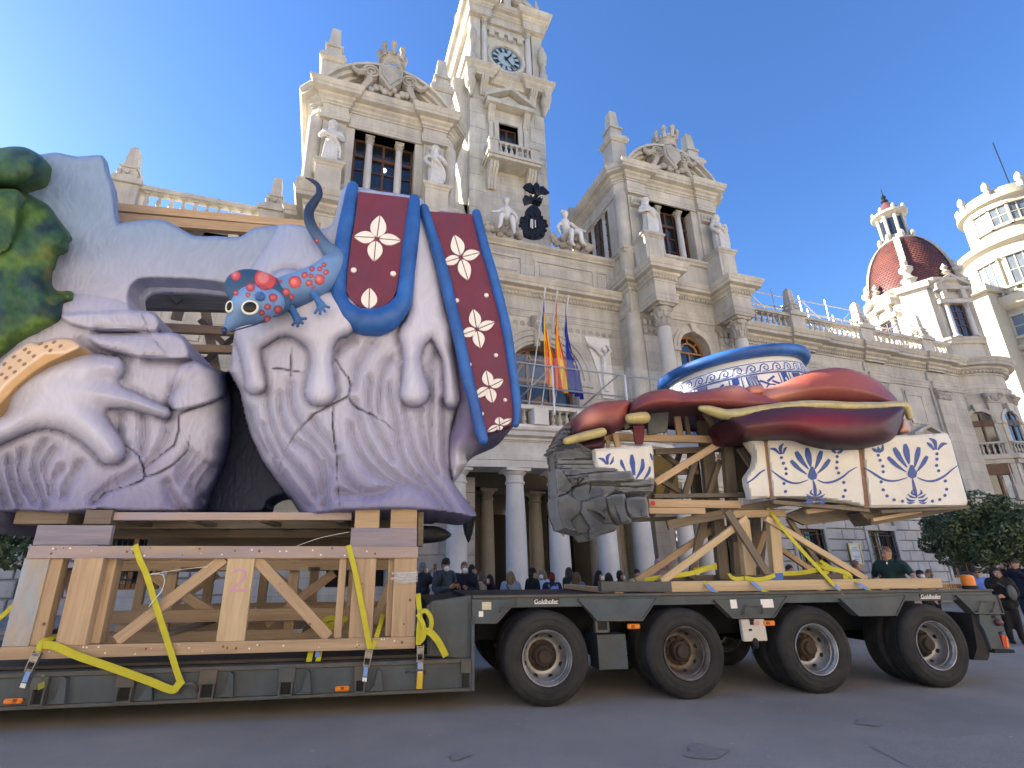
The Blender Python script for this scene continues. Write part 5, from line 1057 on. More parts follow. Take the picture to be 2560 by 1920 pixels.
def sign_text(txt, px0, py0, px1, py1, v):
    b = fit('maker_plate', px0, py0, px1, py1, mat('plate_black', (.012, .012, .012), .4), .006, v, 0)
    cu = bpy.data.curves.new('lettering', 'FONT'); cu.body = txt; cu.size = 1; cu.extrude = .01; cu.offset = .002
    o = bpy.data.objects.new('tmp', cu); COL.objects.link(o); bpy.context.view_layer.update()
    me = bpy.data.meshes.new_from_object(o.evaluated_get(bpy.context.evaluated_depsgraph_get())); bpy.data.objects.remove(o)
    co = np.empty(len(me.vertices)*3, 'f'); me.vertices.foreach_get('co', co); co = co.reshape(-1, 3)
    u0, u1 = uzp(px0, (py0+py1)/2, v)[0], uzp(px1, (py0+py1)/2, v)[0]; z0, z1 = uzp((px0+px1)/2, py1, v)[1], uzp((px0+px1)/2, py0, v)[1]
    mn, mx_ = co.min(0), co.max(0); uu = u0+(u1-u0)*(.04+.92*(co[:, 0]-mn[0])/(mx_[0]-mn[0])); zz = z0+(z1-z0)*(.16+.68*(co[:, 1]-mn[1])/(mx_[1]-mn[1]))
    P = TO+uu[:, None]*TU+(v+.008+co[:, 2]*.1)[:, None]*TN+zz[:, None]*np.array([0, 0, 1]); me.vertices.foreach_set('co', P.astype('f').ravel()); me.update(); put('lettering', me, b, mat('sign_white', (.8, .8, .78), .5))
    if txt: fit('underline', px0+2, py1-2.4, px1-2, py1-1.2, MATS['sign_white'], .003, v+.006, 0, b)
sign_text('Goldhofer', 1333, 1496, 1398, 1511, -.028); sign_text('Goldhofer', 2299, 1484, 2353, 1498, -.028)
for q in ((1205, 1505, 1228, 1524), (1197, 1528, 1208, 1542), (1826, 1499, 1842, 1521), (1902, 1498, 1933, 1519)): fit('sticker', *q, WHT if q[0] != 1205 else mat('cream_label', (.5, .47, .36), .5, var=.2, vs=60), .003, .0, 0)
for q in (((1858, 1536), (1861, 1514), (1900, 1513), (1903, 1534)), ((2440, 1530), (2446, 1504), (2480, 1503), (2476, 1530)), ((1250, 1530), (1255, 1518), (1275, 1512), (1290, 1509))):
    m = MB(); P = [uzp(*p) for p in q]; m.tube([tl(P[0][0], -.01, P[0][1]), tl(P[0][0], .03, P[0][1]+.01)]+[tl(a, .035, b) for a, b in P[1:3]]+[tl(P[3][0], .03, P[3][1]+.01), tl(P[3][0], -.01, P[3][1])], .012, 6); m.part('grab_handle', PAINT2, TR, True)
cb_ = fit('control_box', 1850, 1547, 1909, 1602, mat('box_cream', (.50, .47, .42), .5, var=.1, vs=9), .05, -.06, .008)
fit('lever_slot', 1874, 1547, 1885, 1562, CHAS, .01, -.012, 0, cb_); fit('valve', 1872, 1572, 1879, 1577, CHAS, .012, -.012, 0, cb_); fit('knob', 1883, 1552, 1897, 1563, mat('pink_label', (.45, .25, .25), .5), .012, -.012, 0, cb_)
m = MB(); p = tp(1888, 1608, -.02); m.ell(p, (.05, .04, .07), 8, 6); m.tube([p, tp(1882, 1625, -.02), tp(1880, 1634, -.02)], .008, 5); m.part('hose_coupling', CHAS, TR, True)
a = uzp(2428, 1480, -.1); BC = (a[0], a[1]); bz = 1.235
m = MB(); m.lathe([(.085, bz), (.085, bz+.03), (.08, bz+.05)], 20, tl(BC[0], -.1, 0)); bb = m.part('beacon_base', CHAS, TR, True)
m = MB(); m.lathe([(.078, bz+.05), (.078, bz+.16), (.07, bz+.185), (.05, bz+.195), (.001, bz+.197)], 20, tl(BC[0], -.1, 0))
for k in range(6): m.lathe([(.078, bz+.06+.018*k), (.081, bz+.066+.018*k), (.078, bz+.072+.018*k)], 20, tl(BC[0], -.1, 0))
m.part('beacon_lens', AMB, bb, 30)
u0, u1 = uzp(2306, 1474, -.2)[0], uzp(2409, 1474, -.2)[0]
for i in range(17): m = MB(); u = u0+(u1-u0)*i/17; m.tbox(u, u+(u1-u0)/30, -.24, -.2, 1.237, 1.30); m.part('rack_slat', mat('rack_wood', (.36, .22, .09), .7, var=.3, vs=20), TR)
m = MB(); m.tbox(u0, u1, -.26, -.245, 1.237, 1.295); m.part('rack_back', CHAS, TR)
m = MB(); m.prism([uzp(*q) for q in ((2452, 1535), (2507, 1537), (2516, 1580), (2500, 1581), (2516, 1624), (2484, 1626), (2466, 1578), (2455, 1560))], -.5, -.02, tfr); m.part('lamp_bracket', PAINT, TR, bev=.008)
m = MB(); m.prism([uzp(*q) for q in ((2484, 1622), (2533, 1624), (2536, 1632), (2486, 1633))], -.6, .01, tfr); m.part('bumper_lip', CHAS, TR)
m = MB(); m.prism([uzp(*q) for q in ((2440, 1535), (2458, 1537), (2480, 1600), (2487, 1640), (2482, 1653), (2446, 1652), (2455, 1620))], -.5, -.06, tfr); m.part('mudflap', RUB, TR)
m = MB(); m.prism([uzp(*q, .0) for q in ((2505, 1586), (2514, 1588), (2524, 1619), (2513, 1621))], -.4, .0, tfr); rl_ = m.part('rear_lamp', REDL, TR, bev=.01)
m = MB(); m.prism([uzp(*q, .002) for q in ((2514, 1590), (2518, 1592), (2524, 1618), (2518, 1619))], -.35, .004, tfr); m.part('amber_lens', AMB, rl_)
m = MB(); p = tp(2497, 1556, 0); m.ell(p, (.06, .05, .05), 10, 7); m.ell(tp(2486, 1542, 0), (.02, .03, .02), 7, 5); m.part('marker_lamp', mat('dull_lens', (.10, .05, .05), .3), TR, True)

# ================================================================== TIMBER
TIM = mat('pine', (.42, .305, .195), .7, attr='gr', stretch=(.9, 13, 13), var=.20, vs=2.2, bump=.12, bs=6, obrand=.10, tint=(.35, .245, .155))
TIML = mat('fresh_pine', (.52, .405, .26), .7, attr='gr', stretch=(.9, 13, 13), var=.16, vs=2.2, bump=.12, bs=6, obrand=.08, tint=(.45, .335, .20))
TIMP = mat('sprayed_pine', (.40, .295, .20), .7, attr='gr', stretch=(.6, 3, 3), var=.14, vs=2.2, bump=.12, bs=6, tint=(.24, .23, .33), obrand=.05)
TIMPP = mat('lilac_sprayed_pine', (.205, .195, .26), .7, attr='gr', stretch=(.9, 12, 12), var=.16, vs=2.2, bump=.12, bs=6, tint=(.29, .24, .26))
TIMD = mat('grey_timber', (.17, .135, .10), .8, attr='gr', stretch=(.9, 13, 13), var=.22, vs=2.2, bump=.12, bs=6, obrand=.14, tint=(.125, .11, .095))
KNOT = mat('knot', (.16, .085, .045), .8)
def scl(px, py, v): p = tp(px, py, v); return float(((p-CAM) @ _fw)/CF)
def member(x0, y0, x1, y1, w, v, m_=None, d=.05, par=None, name='timber', v1=None, knots=1):
    v1 = v if v1 is None else v1; p, q = tp(x0, y0, v), tp(x1, y1, v1); s = (scl(x0, y0, v)+scl(x1, y1, v1))/2
    m = MB(); m.beam(p, q, w*s, d); o = m.part(name, m_ or TIM, par, bev=.004)
    return o
CR = thing('timber_crate', 'pale pine crate frame strapped on the low bed under the mask sculpture', 'crate', tuple(tl(-3.7, -1, .6)))
def cr_beam(u0, z0, u1, z1, w, v, m_=TIM, d=.05, name='plank'):
    m = MB(); m.beam(tl(u0, v, z0), tl(u1, v, z1), w, d); return m.part(name, m_, CR, bev=.004)
def ux(px, py, v=-.05): return uzp(px, py, v)
UL, UR = -5.82, -1.555
for v, mm in ((-.05, 0), (-1.15, 1), (-2.25, 1)):
    cr_beam(UL, 1.742, UR, 1.742, .135, v, TIMP if not mm else TIM, .05, 'top_rail'); cr_beam(UL-.02, .728, UR, .728, .125, v, TIM, .05, 'bottom_rail')
def post(px0, px1, py, v, w_=None, m_=TIM, d=.05):
    a, b = ux(px0, py, v)[0], ux(px1, py, v)[0]; cr_beam((a+b)/2, .79, (a+b)/2, 1.676, b-a, v, m_, d, 'post')
vf = -.075
post(64, 128, 1400, vf, m_=mat('blue_sprayed_pine', (.42, .305, .195), .7, attr='gr', stretch=(1.1, 4, 4), var=.14, vs=2.2, bump=.12, bs=6, tint=(.24, .36, .50))); post(128, 166, 1400, -.13, d=.12); post(197, 268, 1400, -.09, d=.16); post(278, 301, 1400, -.2, d=.16)
post(571, 638, 1397, vf+.01, m_=TIML); post(850, 868, 1400, -.12, d=.09); post(885, 941, 1398, vf); post(972, 986, 1398, -.2, d=.12); post(986, 1042, 1398, vf, m_=TIM)
def brace(x0, y0, x1, y1, w, v, m_=TIM): a, b = ux(x0, y0, v), ux(x1, y1, v); cr_beam(a[0], a[1], b[0], b[1], w, v, m_, .045, 'brace')
brace(562, 1396, 292, 1602, .125, -.10); brace(640, 1396, 822, 1593, .125, -.10)
brace(166, 1430, 215, 1600, .10, -.35); brace(378, 1436, 560, 1552, .12, -1.2); brace(664, 1560, 836, 1432, .12, -1.2); brace(355, 1560, 545, 1436, .10, -2.3); brace(690, 1440, 850, 1556, .10, -2.3); brace(985, 1430, 935, 1560, .09, -.6)
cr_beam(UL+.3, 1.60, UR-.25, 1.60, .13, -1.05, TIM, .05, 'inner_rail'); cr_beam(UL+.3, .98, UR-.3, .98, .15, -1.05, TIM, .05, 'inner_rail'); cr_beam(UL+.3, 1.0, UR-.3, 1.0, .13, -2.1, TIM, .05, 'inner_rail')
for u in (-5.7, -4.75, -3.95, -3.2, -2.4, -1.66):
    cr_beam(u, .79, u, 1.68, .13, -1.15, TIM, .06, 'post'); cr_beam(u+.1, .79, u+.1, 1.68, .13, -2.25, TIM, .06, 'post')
for u in (-5.75, -4.3, -2.9, -1.62):
    for z in (1.55, .87): m = MB(); m.beam(tl(u, -.08, z), tl(u, -2.25, z), .11, .05, (0, 0, 1)); m.part('cross_tie', TIMD, CR, bev=.004)
# upper cradle under the sculpture
def crpx(name, x0, y0, x1, y1, v, m_, d=.05):
    ym = (y0+y1)/2; s = scl((x0+x1)/2, ym, v); m = MB(); m.beam(tp(x0, ym, v), tp(x1, ym, v), abs(y1-y0)*s, d); return m.part(name, m_, CR, bev=.004)
crpx('cradle_board', 92, 1314, 281, 1362, -.16, TIMPP, .06); crpx('cradle_board', 877, 1321, 1042, 1366, -.12, TIMPP, .06)
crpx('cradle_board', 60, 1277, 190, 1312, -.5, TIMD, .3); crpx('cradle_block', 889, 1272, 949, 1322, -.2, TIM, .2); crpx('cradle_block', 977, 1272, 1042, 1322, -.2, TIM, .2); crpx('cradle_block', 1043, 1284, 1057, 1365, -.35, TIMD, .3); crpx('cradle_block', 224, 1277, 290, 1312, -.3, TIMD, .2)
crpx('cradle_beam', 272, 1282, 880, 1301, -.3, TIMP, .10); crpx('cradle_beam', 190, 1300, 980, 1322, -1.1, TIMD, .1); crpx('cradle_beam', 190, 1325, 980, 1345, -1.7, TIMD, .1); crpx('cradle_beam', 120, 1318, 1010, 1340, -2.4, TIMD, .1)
for px in (300, 480, 660, 850): m = MB(); m.beam(tp(px, 1300, -.35), tp(px, 1300, -.35)-TN*2.0, .12, .05, (0, 0, 1)); m.part('cross_tie', TIMD, CR, bev=.004)
m = MB(); m.tbox(UL+.1, UR-.1, -2.5, -2.45, 1.9, 2.3); m.part('rear_board', TIMD, CR)
for k in range(46):                                   # knots and paint splashes are small flat marks on the boards
    pass
m = MB(); two = smooth_curve(reg([(62, 592), (100, 566), (150, 575), (160, 618), (112, 676), (62, 702), (58, 726), (120, 727), (180, 716)], 560, 1240, 3.072), 5)
P = [tp(x, y, -.038) for x, y in two]
for a, b in zip(P, P[1:]): m.beam(a, b+(b-a)*.2, .028, .004)
m.part('painted_two', mat('pink_paint', (.55, .30, .42), .6), CR)
rk = random.Random(3); kn = MB(); fl = MB()
for k in range(60):
    u = rk.uniform(UL+.1, UR-.1); z, v = rk.choice(((1.742, -.024), (.728, -.024))); z += rk.uniform(-.045, .045); r = rk.uniform(.004, .011)
    (kn if k % 3 == 0 else fl).lathe([(.001, .001), (r*(1.5 if k % 3 == 0 else 1), .001), (r*1.1, -.004)], 7, tl(u, v, z), ax=(TU, (0, 0, 1), TN))
kn.part('knots', KNOT, CR)['kind'] = 'stuff'; fl.part('paint_flecks', WHT, CR)['kind'] = 'stuff'
kn = MB()
for px, py in ((605, 1540), (590, 1568), (545, 1425), (640, 1520), (250, 1430), (905, 1460), (1010, 1560), (1025, 1500), (110, 1560), (230, 1440), (700, 1460), (590, 1450), (775, 1560)):
    kn.lathe([(.001, .001), (rk.uniform(.008, .02), .001)], 8, tp(px, py, -.045 if px in (605, 590) else -.049), ax=(TU, (0, 0, 1), TN))
kn.part('post_knots', KNOT, CR)['kind'] = 'stuff'
FILM = mat('cling_film', (.75, .78, .82), .15, alpha=.32, spec=.8, bump=.6, bs=40)
m = MB()
for i in range(4): y = 1432+i*7; P = [tp(978+8*(i % 2), y, -.03), tp(1012, y+3, -.015), tp(1044, y-2, -.03)]; m.tube(P, [.012, .022, .015], 6)
m.part('plastic_wrap', FILM, CR, True)

# ---- lashing straps
STR = mat('yellow_webbing', (.47, .43, .022), .6, var=.12, vs=9, bump=.15, bs=120); STRA = mat('amber_webbing', (.60, .40, .03), .6, var=.12, vs=9)
LBL = mat('blue_label', (.18, .30, .62), .5, var=.25, vs=30); RAT = mat('ratchet_steel', (.28, .26, .24), .4, metal=.7, var=.3, vs=20)
def ribbon(pts, w, th=.004, twist=0.0):
    """webbing through (px, py, v) points, w metres wide, lying flat towards the street"""
    C = smooth_curve(pts, 5); P = np.array([tp(c[0], c[1], c[2]) for c in C]); m = MB(); V = []
    for i in range(len(P)):
        t = P[min(i+1, len(P)-1)]-P[max(i-1, 0)]; t /= np.linalg.norm(t); s = np.cross(t, TN); s /= np.linalg.norm(s); n = np.cross(s, t)
        if twist: a = twist*i/len(P); s, n = s*math.cos(a)+n*math.sin(a), n*math.cos(a)-s*math.sin(a)
        for x, y in ((-1, 1), (1, 1), (1, -1), (-1, -1)): V.append(P[i]+s*w/2*x+n*th*y)
    F = [(4*i+k, 4*i+(k+1) % 4, 4*i+4+(k+1) % 4, 4*i+4+k) for i in range(len(P)-1) for k in range(4)]+[(3, 2, 1, 0), tuple(4*(len(P)-1)+k for k in range(4))]
    m.add(V, F); return m
def strap(label, segs, loc, w=.058):
    s = thing('lashing_strap', label, 'strap', tuple(loc), 'yellow lashing straps')
    for pts, ww, mm in segs: ribbon(pts, ww or w).part('webbing', mm or STR, s, 30)
    return s
def ratchet(s, x, y, v, ang, L=.20, lab=True):
    p = tp(x, y, v); c, sn = math.cos(rad(ang)), math.sin(rad(ang)); A = TU*sn*-1+np.array([0, 0, -c]); B = np.cross(A, TN)
    P = lambda a, b, d: tuple(p+A*a+B*b+TN*d); m = MB()
    for e in (-1, 1): m.prism([(0, e*.032), (L, e*.028), (L, e*.036), (0, e*.042)][::e], -.01, .03, P)
    for a in (.02, .09, .17): m.tube([P(a, -.04, .015), P(a, .04, .015)], .012, 8)
    m.prism([(.03, -.03), (.08, -.03), (.08, .03), (.03, .03)], .01, .03, P); m.part('ratchet', RAT, s)
    if lab: m = MB(); m.prism([(L*.95, -.022), (L*.95+.10, -.03), (L*.95+.10, .018), (L*.95, .024)], .012, .02, P); m.part('label', LBL, s); m = MB(); m.prism([(L*.95+.11, -.03), (L*.95+.15, -.034), (L*.95+.15, .014), (L*.95+.11, .018)], .012, .02, P); m.part('label', WHT, s)
s = strap('long yellow strap over the crate front, its slack sagging back to a ratchet', [([(338, 1362, -.02), (350, 1400, -.01), (366, 1436, -.01), (391, 1517, -.005), (417, 1598, .0), (440, 1672, .04), (452, 1706, .05)], .062, None), ([(456, 1700, .055), (446, 1712, .06), (434, 1724, .06), (410, 1718, .06), (374, 1703, .055), (277, 1668, .05), (195, 1640, .04), (140, 1616, .02), (106, 1612, .01)], .075, None), ([(96, 1628, .02), (103, 1606, .01), (125, 1598, -.06), (152, 1586, -.2)], .05, None), ([(103, 1690, .0), (104, 1722, .04)], .06, mat('olive_webbing', (.22, .21, .02), .7))], tp(340, 1500, 0)); ratchet(s, 96, 1630, .03, 12, .19)
s = strap('yellow strap pulled tight down two crate posts to a steel ratchet', [([(871, 1363, -.02), (889, 1435, -.01), (905, 1517, 0), (917, 1580, .01), (925, 1622, .02)], .06, None), ([(958, 1535, -.3), (945, 1580, -.1), (934, 1612, .0), (928, 1622, .015)], .05, mat('shaded_webbing', (.45, .43, .02), .7))], tp(900, 1500, 0)); ratchet(s, 924, 1622, .03, 8, .19)
s = strap('knotted yellow strap with a loose tail at the right end of the crate', [([(1045, 1484, -.10), (1047, 1510, -.05), (1050, 1540, .0), (1047, 1580, .01), (1046, 1612, .02)], .06, None), ([(1050, 1530, .02), (1066, 1528, .06), (1078, 1548, .07), (1076, 1572, .05), (1062, 1584, .03)], .05, None), ([(1050, 1586, .03), (1070, 1578, .05), (1092, 1598, .05), (1106, 1622, .04), (1115, 1641, .02)], .075, None), ([(1044, 1535, .02), (1058, 1560, .04), (1060, 1590, .04), (1050, 1605, .03)], .05, None), ([(1051, 1650, .02), (1050, 1690, .05), (1048, 1722, .03)], .065, STRA)], tp(1050, 1600, 0)); ratchet(s, 1051, 1612, .03, 0, .17)
strap('pair of short yellow strap ends hooked on the bed edge', [([(778, 1626, -.12), (772, 1654, -.01)], .06, None), ([(800, 1626, -.12), (795, 1653, -.01)], .055, None), ([(796, 1626, -.10), (793, 1642, -.03)], .05, LBL)], tp(786, 1640, 0))
strap('bundle of yellow webbing lying inside the crate', [([(800, 1560, -.6), (825, 1545, -.6), (850, 1552, -.6), (868, 1545, -.6)], .06, None), ([(795, 1552, -.55), (815, 1566, -.5), (845, 1568, -.55)], .06, None), ([(800, 1575, -.5), (828, 1560, -.55), (860, 1562, -.6)], .05, None)], tp(830, 1560, -.6))
strap('short visible bit of yellow strap behind the outer post of the crate', [([(-30, 1570, -.3), (0, 1545, -.25), (33, 1515, -.2)], .05, None)], tp(0, 1545, -.2))
m = ribbon([(372, 1436, .0), (450, 1424, .0), (520, 1417, -.03)], .004); s = thing('string', 'thin white string tied round the long yellow strap', 'string', tuple(tp(400, 1450, 0)))
m.part('cord', WHT, s); ribbon([(376, 1436, .01), (405, 1436, .02), (411, 1455, .02), (402, 1480, .02), (385, 1500, .02), (372, 1517, .02)], .006).part('cord', WHT, s); ribbon([(742, 1365, -.05), (800, 1345, -.1), (872, 1330, -.06)], .004).part('cord', WHT, s)
# ================================================================== CARNIVAL SCULPTURES
def pj(P):
    P = np.asarray(P, float); q = (P-CAM) @ CM.T; return np.stack([CCX+CF*q[..., 0]/q[..., 2], CCY+CF*q[..., 1]/q[..., 2]], -1)
def dline(x, y, pts):
    """distance to a polyline and position (0..n) along it"""
    P = np.array([p[:2] for p in pts], float); best = np.full(x.shape, 1e9); par = np.zeros(x.shape)
    for i in range(len(P)-1):
        a, b = P[i], P[i+1]; d = b-a; L2 = d @ d+1e-9
        t = np.clip(((x-a[0])*d[0]+(y-a[1])*d[1])/L2, 0, 1); q = np.hypot(x-a[0]-t*d[0], y-a[1]-t*d[1]); k = q < best
        best = np.where(k, q, best); par = np.where(k, i+t, par)
    return best, par
def inside(x, y, poly):
    c = np.zeros(x.shape, bool); P = np.array(poly, float); n = len(P)
    for i in range(n):
        (x0, y0), (x1, y1) = P[i], P[(i+1) % n]
        if y0 == y1: continue
        k = (y0 > y) != (y1 > y); c ^= k & (x < (x1-x0)*(y-y0)/(y1-y0)+x0)
    return c
def sdist(x, y, polys):
    """signed distance (inside positive) to outline + holes, and nearest outline point"""
    best = np.full(x.shape, 1e9); nx = np.zeros(x.shape); ny = np.zeros(x.shape)
    for P in polys:
        P = np.array(P, float); n = len(P)
        for i in range(n):
            a, b = P[i], P[(i+1) % n]; d = b-a; t = np.clip(((x-a[0])*d[0]+(y-a[1])*d[1])/(d @ d+1e-9), 0, 1)
            qx, qy = a[0]+t*d[0], a[1]+t*d[1]; q = np.hypot(x-qx, y-qy); k = q < best
            best = np.where(k, q, best); nx = np.where(k, qx, nx); ny = np.where(k, qy, ny)
    ins = inside(x, y, polys[0])
    for h in polys[1:]: ins &= ~inside(x, y, h)
    return np.where(ins, best, -best), nx, ny
def relief(name, poly, vf, step, vback, m_, parent, cf=None, holes=(), k=4, ang=50, sides=1):
    """carved slab: outline in picture coordinates, front surface at depth vf(x, y, sd), flat back at vback"""
    polys = [smooth_curve(poly, k, True) if k else np.array(poly, float)]+[smooth_curve(h, k, True) if k else np.array(h, float) for h in holes]
    x0, y0 = polys[0].min(0)-step; x1, y1 = polys[0].max(0)+step
    gx = np.arange(x0, x1+step, step); gy = np.arange(y0, y1+step, step); X, Y = np.meshgrid(gx, gy); nyy, nxx = X.shape
    sd, qx, qy = sdist(X, Y, polys); cxm, cym = (X[:-1, :-1]+X[1:, 1:])/2, (Y[:-1, :-1]+Y[1:, 1:])/2
    cin = inside(cxm, cym, polys[0])
    for h in polys[1:]: cin &= ~inside(cxm, cym, h)
    used = np.zeros(X.shape, bool)
    used[:-1, :-1] |= cin; used[1:, :-1] |= cin; used[:-1, 1:] |= cin; used[1:, 1:] |= cin
    nq = np.zeros(X.shape, int); nq[:-1, :-1] += cin; nq[1:, :-1] += cin; nq[:-1, 1:] += cin; nq[1:, 1:] += cin
    near = (sd < step*.42) | ((nq > 0) & (nq < 4) & (sd < step*1.2)); X = np.where(near, qx, X); Y = np.where(near, qy, Y); sd = np.where(near, 0, sd)
    V = vf(X, Y, sd); C = cf(X, Y, sd, V) if cf else None
    idx = -np.ones(X.shape, int); n = int(used.sum()); idx[used] = np.arange(n)
    vb = vback(X, Y, V)[used] if callable(vback) else vback
    front = tp(X[used], Y[used], V[used]); back = front-(V[used]-vb)[:, None]*TN
    J, I = np.nonzero(cin); q = np.stack([idx[J, I], idx[J+1, I], idx[J+1, I+1], idx[J, I+1]], 1)
    ed = {}
    for a, b in ((0, 1), (1, 2), (2, 3), (3, 0)):
        for u, w in zip(q[:, a].tolist(), q[:, b].tolist()): ed[(u, w)] = 1
    rim = [(u, w) for (u, w) in ed if (w, u) not in ed]
    faces = q.tolist()+(q[:, ::-1]+n).tolist()+[(w, u, u+n, w+n) for u, w in rim]
    me = bpy.data.meshes.new(name); me.from_pydata(np.concatenate([front, back]).tolist(), [], faces)
    if C is not None:
        cc = np.ones((2*n, 4), 'f'); cc[:n, :3] = C[used]; cc[n:, :3] = C[used]; ca = me.color_attributes.new('col', 'FLOAT_COLOR', 'POINT'); ca.data.foreach_set('color', cc.ravel())
    gr = me.attributes.new('gr', 'FLOAT_VECTOR', 'POINT'); gr.data.foreach_set('vector', np.concatenate([front, back]).astype('f').ravel())
    me.polygons.foreach_set('use_smooth', [True]*len(me.polygons)); me.set_sharp_from_angle(angle=rad(ang)); me.update()
    return put(name, me, parent, m_)
lerp = lambda a, b, t: np.asarray(a)+(np.asarray(b)-np.asarray(a))*np.asarray(t)[..., None]
sst = lambda a, b, t: (lambda q: q*q*(3-2*q))(np.clip((t-a)/(b-a), 0, 1))
dome_ = lambda sd, w: np.sqrt(np.clip(1-(1-np.clip(sd/w, 0, 1))**2, 0, 1))
_ng = RN.rand(64, 64)
def vnoise(x, y, s):
    u, w = x/s, y/s; i, j = np.floor(u).astype(int), np.floor(w).astype(int); a, b = u-i, w-j; a = a*a*(3-2*a); b = b*b*(3-2*b); G = lambda p, q: _ng[p % 64, q % 64]
    return (G(i, j)*(1-a)+G(i+1, j)*a)*(1-b)+(G(i, j+1)*(1-a)+G(i+1, j+1)*a)*b
def fbm(x, y, s): return (vnoise(x, y, s)+.5*vnoise(x+31, y+17, s/2)+.25*vnoise(x+7, y+53, s/4)+.12*vnoise(x, y+91, s/8))/1.87
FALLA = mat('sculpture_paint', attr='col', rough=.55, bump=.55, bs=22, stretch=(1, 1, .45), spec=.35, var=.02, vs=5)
SMOOTHP = mat('smooth_paint', attr='col', rough=.50, bump=.14, bs=30, spec=.32, var=.07, vs=6)

S1 = thing('trunk_sculpture', 'giant lilac carnival sculpture of dripping cracked bark with two blue-edged maroon bands', 'sculpture', tuple(tl(-3.7, -.6, 2.2)))
R3 = lambda p: reg(p, 0, 800, 3.456)
R4 = lambda p: reg(p, 560, 780, 3.072)
outer = [(-70, 1279), (-70, 430), (-10, 405), (60, 392), (115, 384), (140, 381), (165, 386), (195, 391), (225, 389), (252, 388), (262, 396), (269, 427), (285, 470), (289, 514), (295, 553), (304, 556), (347, 551), (391, 548), (420, 554), (451, 571), (480, 587), (506, 591), (540, 590), (600, 592), (625, 575), (656, 567), (716, 561), (752, 563), (794, 572), (826, 565), (840, 533), (850, 483), (868, 463), (950, 478), (1045, 492), (1062, 516), (1085, 600), (1110, 690), (1140, 830), (1156, 930), (1159, 988), (1140, 1027), (1128, 1073), (1125, 1138), (1130, 1197), (1149, 1229), (1178, 1265), (1191, 1288), (1172, 1291), (1113, 1280), (1016, 1272), (918, 1274), (853, 1277), (788, 1285), (752, 1287), (723, 1243), (690, 1243), (668, 1258), (655, 1280), (560, 1284), (509, 1280), (430, 1278), (300, 1277), (250, 1273), (150, 1281), (60, 1276), (0, 1279)]
hole = [(347, 703), (376, 699), (430, 700), (492, 703), (567, 713), (608, 728), (594, 800), (583, 850), (574, 923), (556, 927), (529, 919), (492, 901), (474, 895), (477, 878), (469, 852), (451, 836), (417, 829), (397, 829), (402, 815), (401, 800), (391, 786), (370, 777), (333, 775), (325, 768), (325, 740), (330, 719)]
ip = lambda y, t: np.interp(y, [q[0] for q in t], [q[1] for q in t])
TLx = [(460, 800), (570, 690), (700, 600), (830, 574), (924, 570), (982, 600), (1034, 611), (1092, 627), (1154, 657), (1210, 696), (1242, 722), (1290, 756)]
TRx = [(460, 1060), (520, 1072), (700, 1120), (850, 1156), (990, 1166), (1027, 1146), (1073, 1134), (1138, 1130), (1197, 1136), (1229, 1156), (1265, 1186), (1292, 1200)]
LRx = [(650, 330), (740, 380), (775, 410), (860, 480), (925, 566), (1000, 578), (1080, 580), (1150, 566), (1220, 538), (1285, 512)]
dripsR = [[(612, 835, 28), (622, 880, 26), (633, 930, 26), (637, 960, 28)], [(800, 835, 36), (803, 880, 30), (803, 910, 29), (802, 950, 36), (801, 975, 41)], [(1030, 845, 28), (1030, 900, 23), (1033, 940, 29), (1036, 980, 38)], [(1108, 850, 18), (1122, 900, 17), (1128, 950, 20), (1133, 1000, 23)],
          [(590, 800, 40), (630, 805, 56), (650, 806, 60), (668, 803, 54), (690, 800, 45), (716, 798, 42), (740, 800, 45), (762, 803, 54), (782, 806, 60), (820, 806, 50), (850, 800, 42)], [(720, 730, 60), (780, 770, 60), (850, 780, 46)], [(1062, 560, 36), (1066, 640, 44), (1070, 720, 52), (1074, 790, 52)], [(1036, 830, 36), (1052, 816, 44), (1066, 812, 36), (1081, 810, 32), (1096, 812, 36), (1108, 822, 36), (1114, 850, 22)]]
dripsL = [R3(d) for d in ([(550, 600, 140), (750, 620, 110), (900, 645, 92), (1150, 700, 74), (1330, 765, 60), (1425, 800, 52)], [(450, 690, 190), (640, 810, 160), (810, 950, 142), (920, 1070, 134), (960, 1130, 126)], [(-150, 1010, 125), (60, 920, 115), (250, 810, 130), (450, 700, 180)], [(700, 440, 110), (800, 415, 86), (900, 398, 86), (985, 405, 88)], [(100, 620, 150), (300, 520, 150), (550, 440, 130), (700, 430, 110)])]
dripsL = [[(x, y, r/3.456) for x, y, r in d] for d in dripsL]
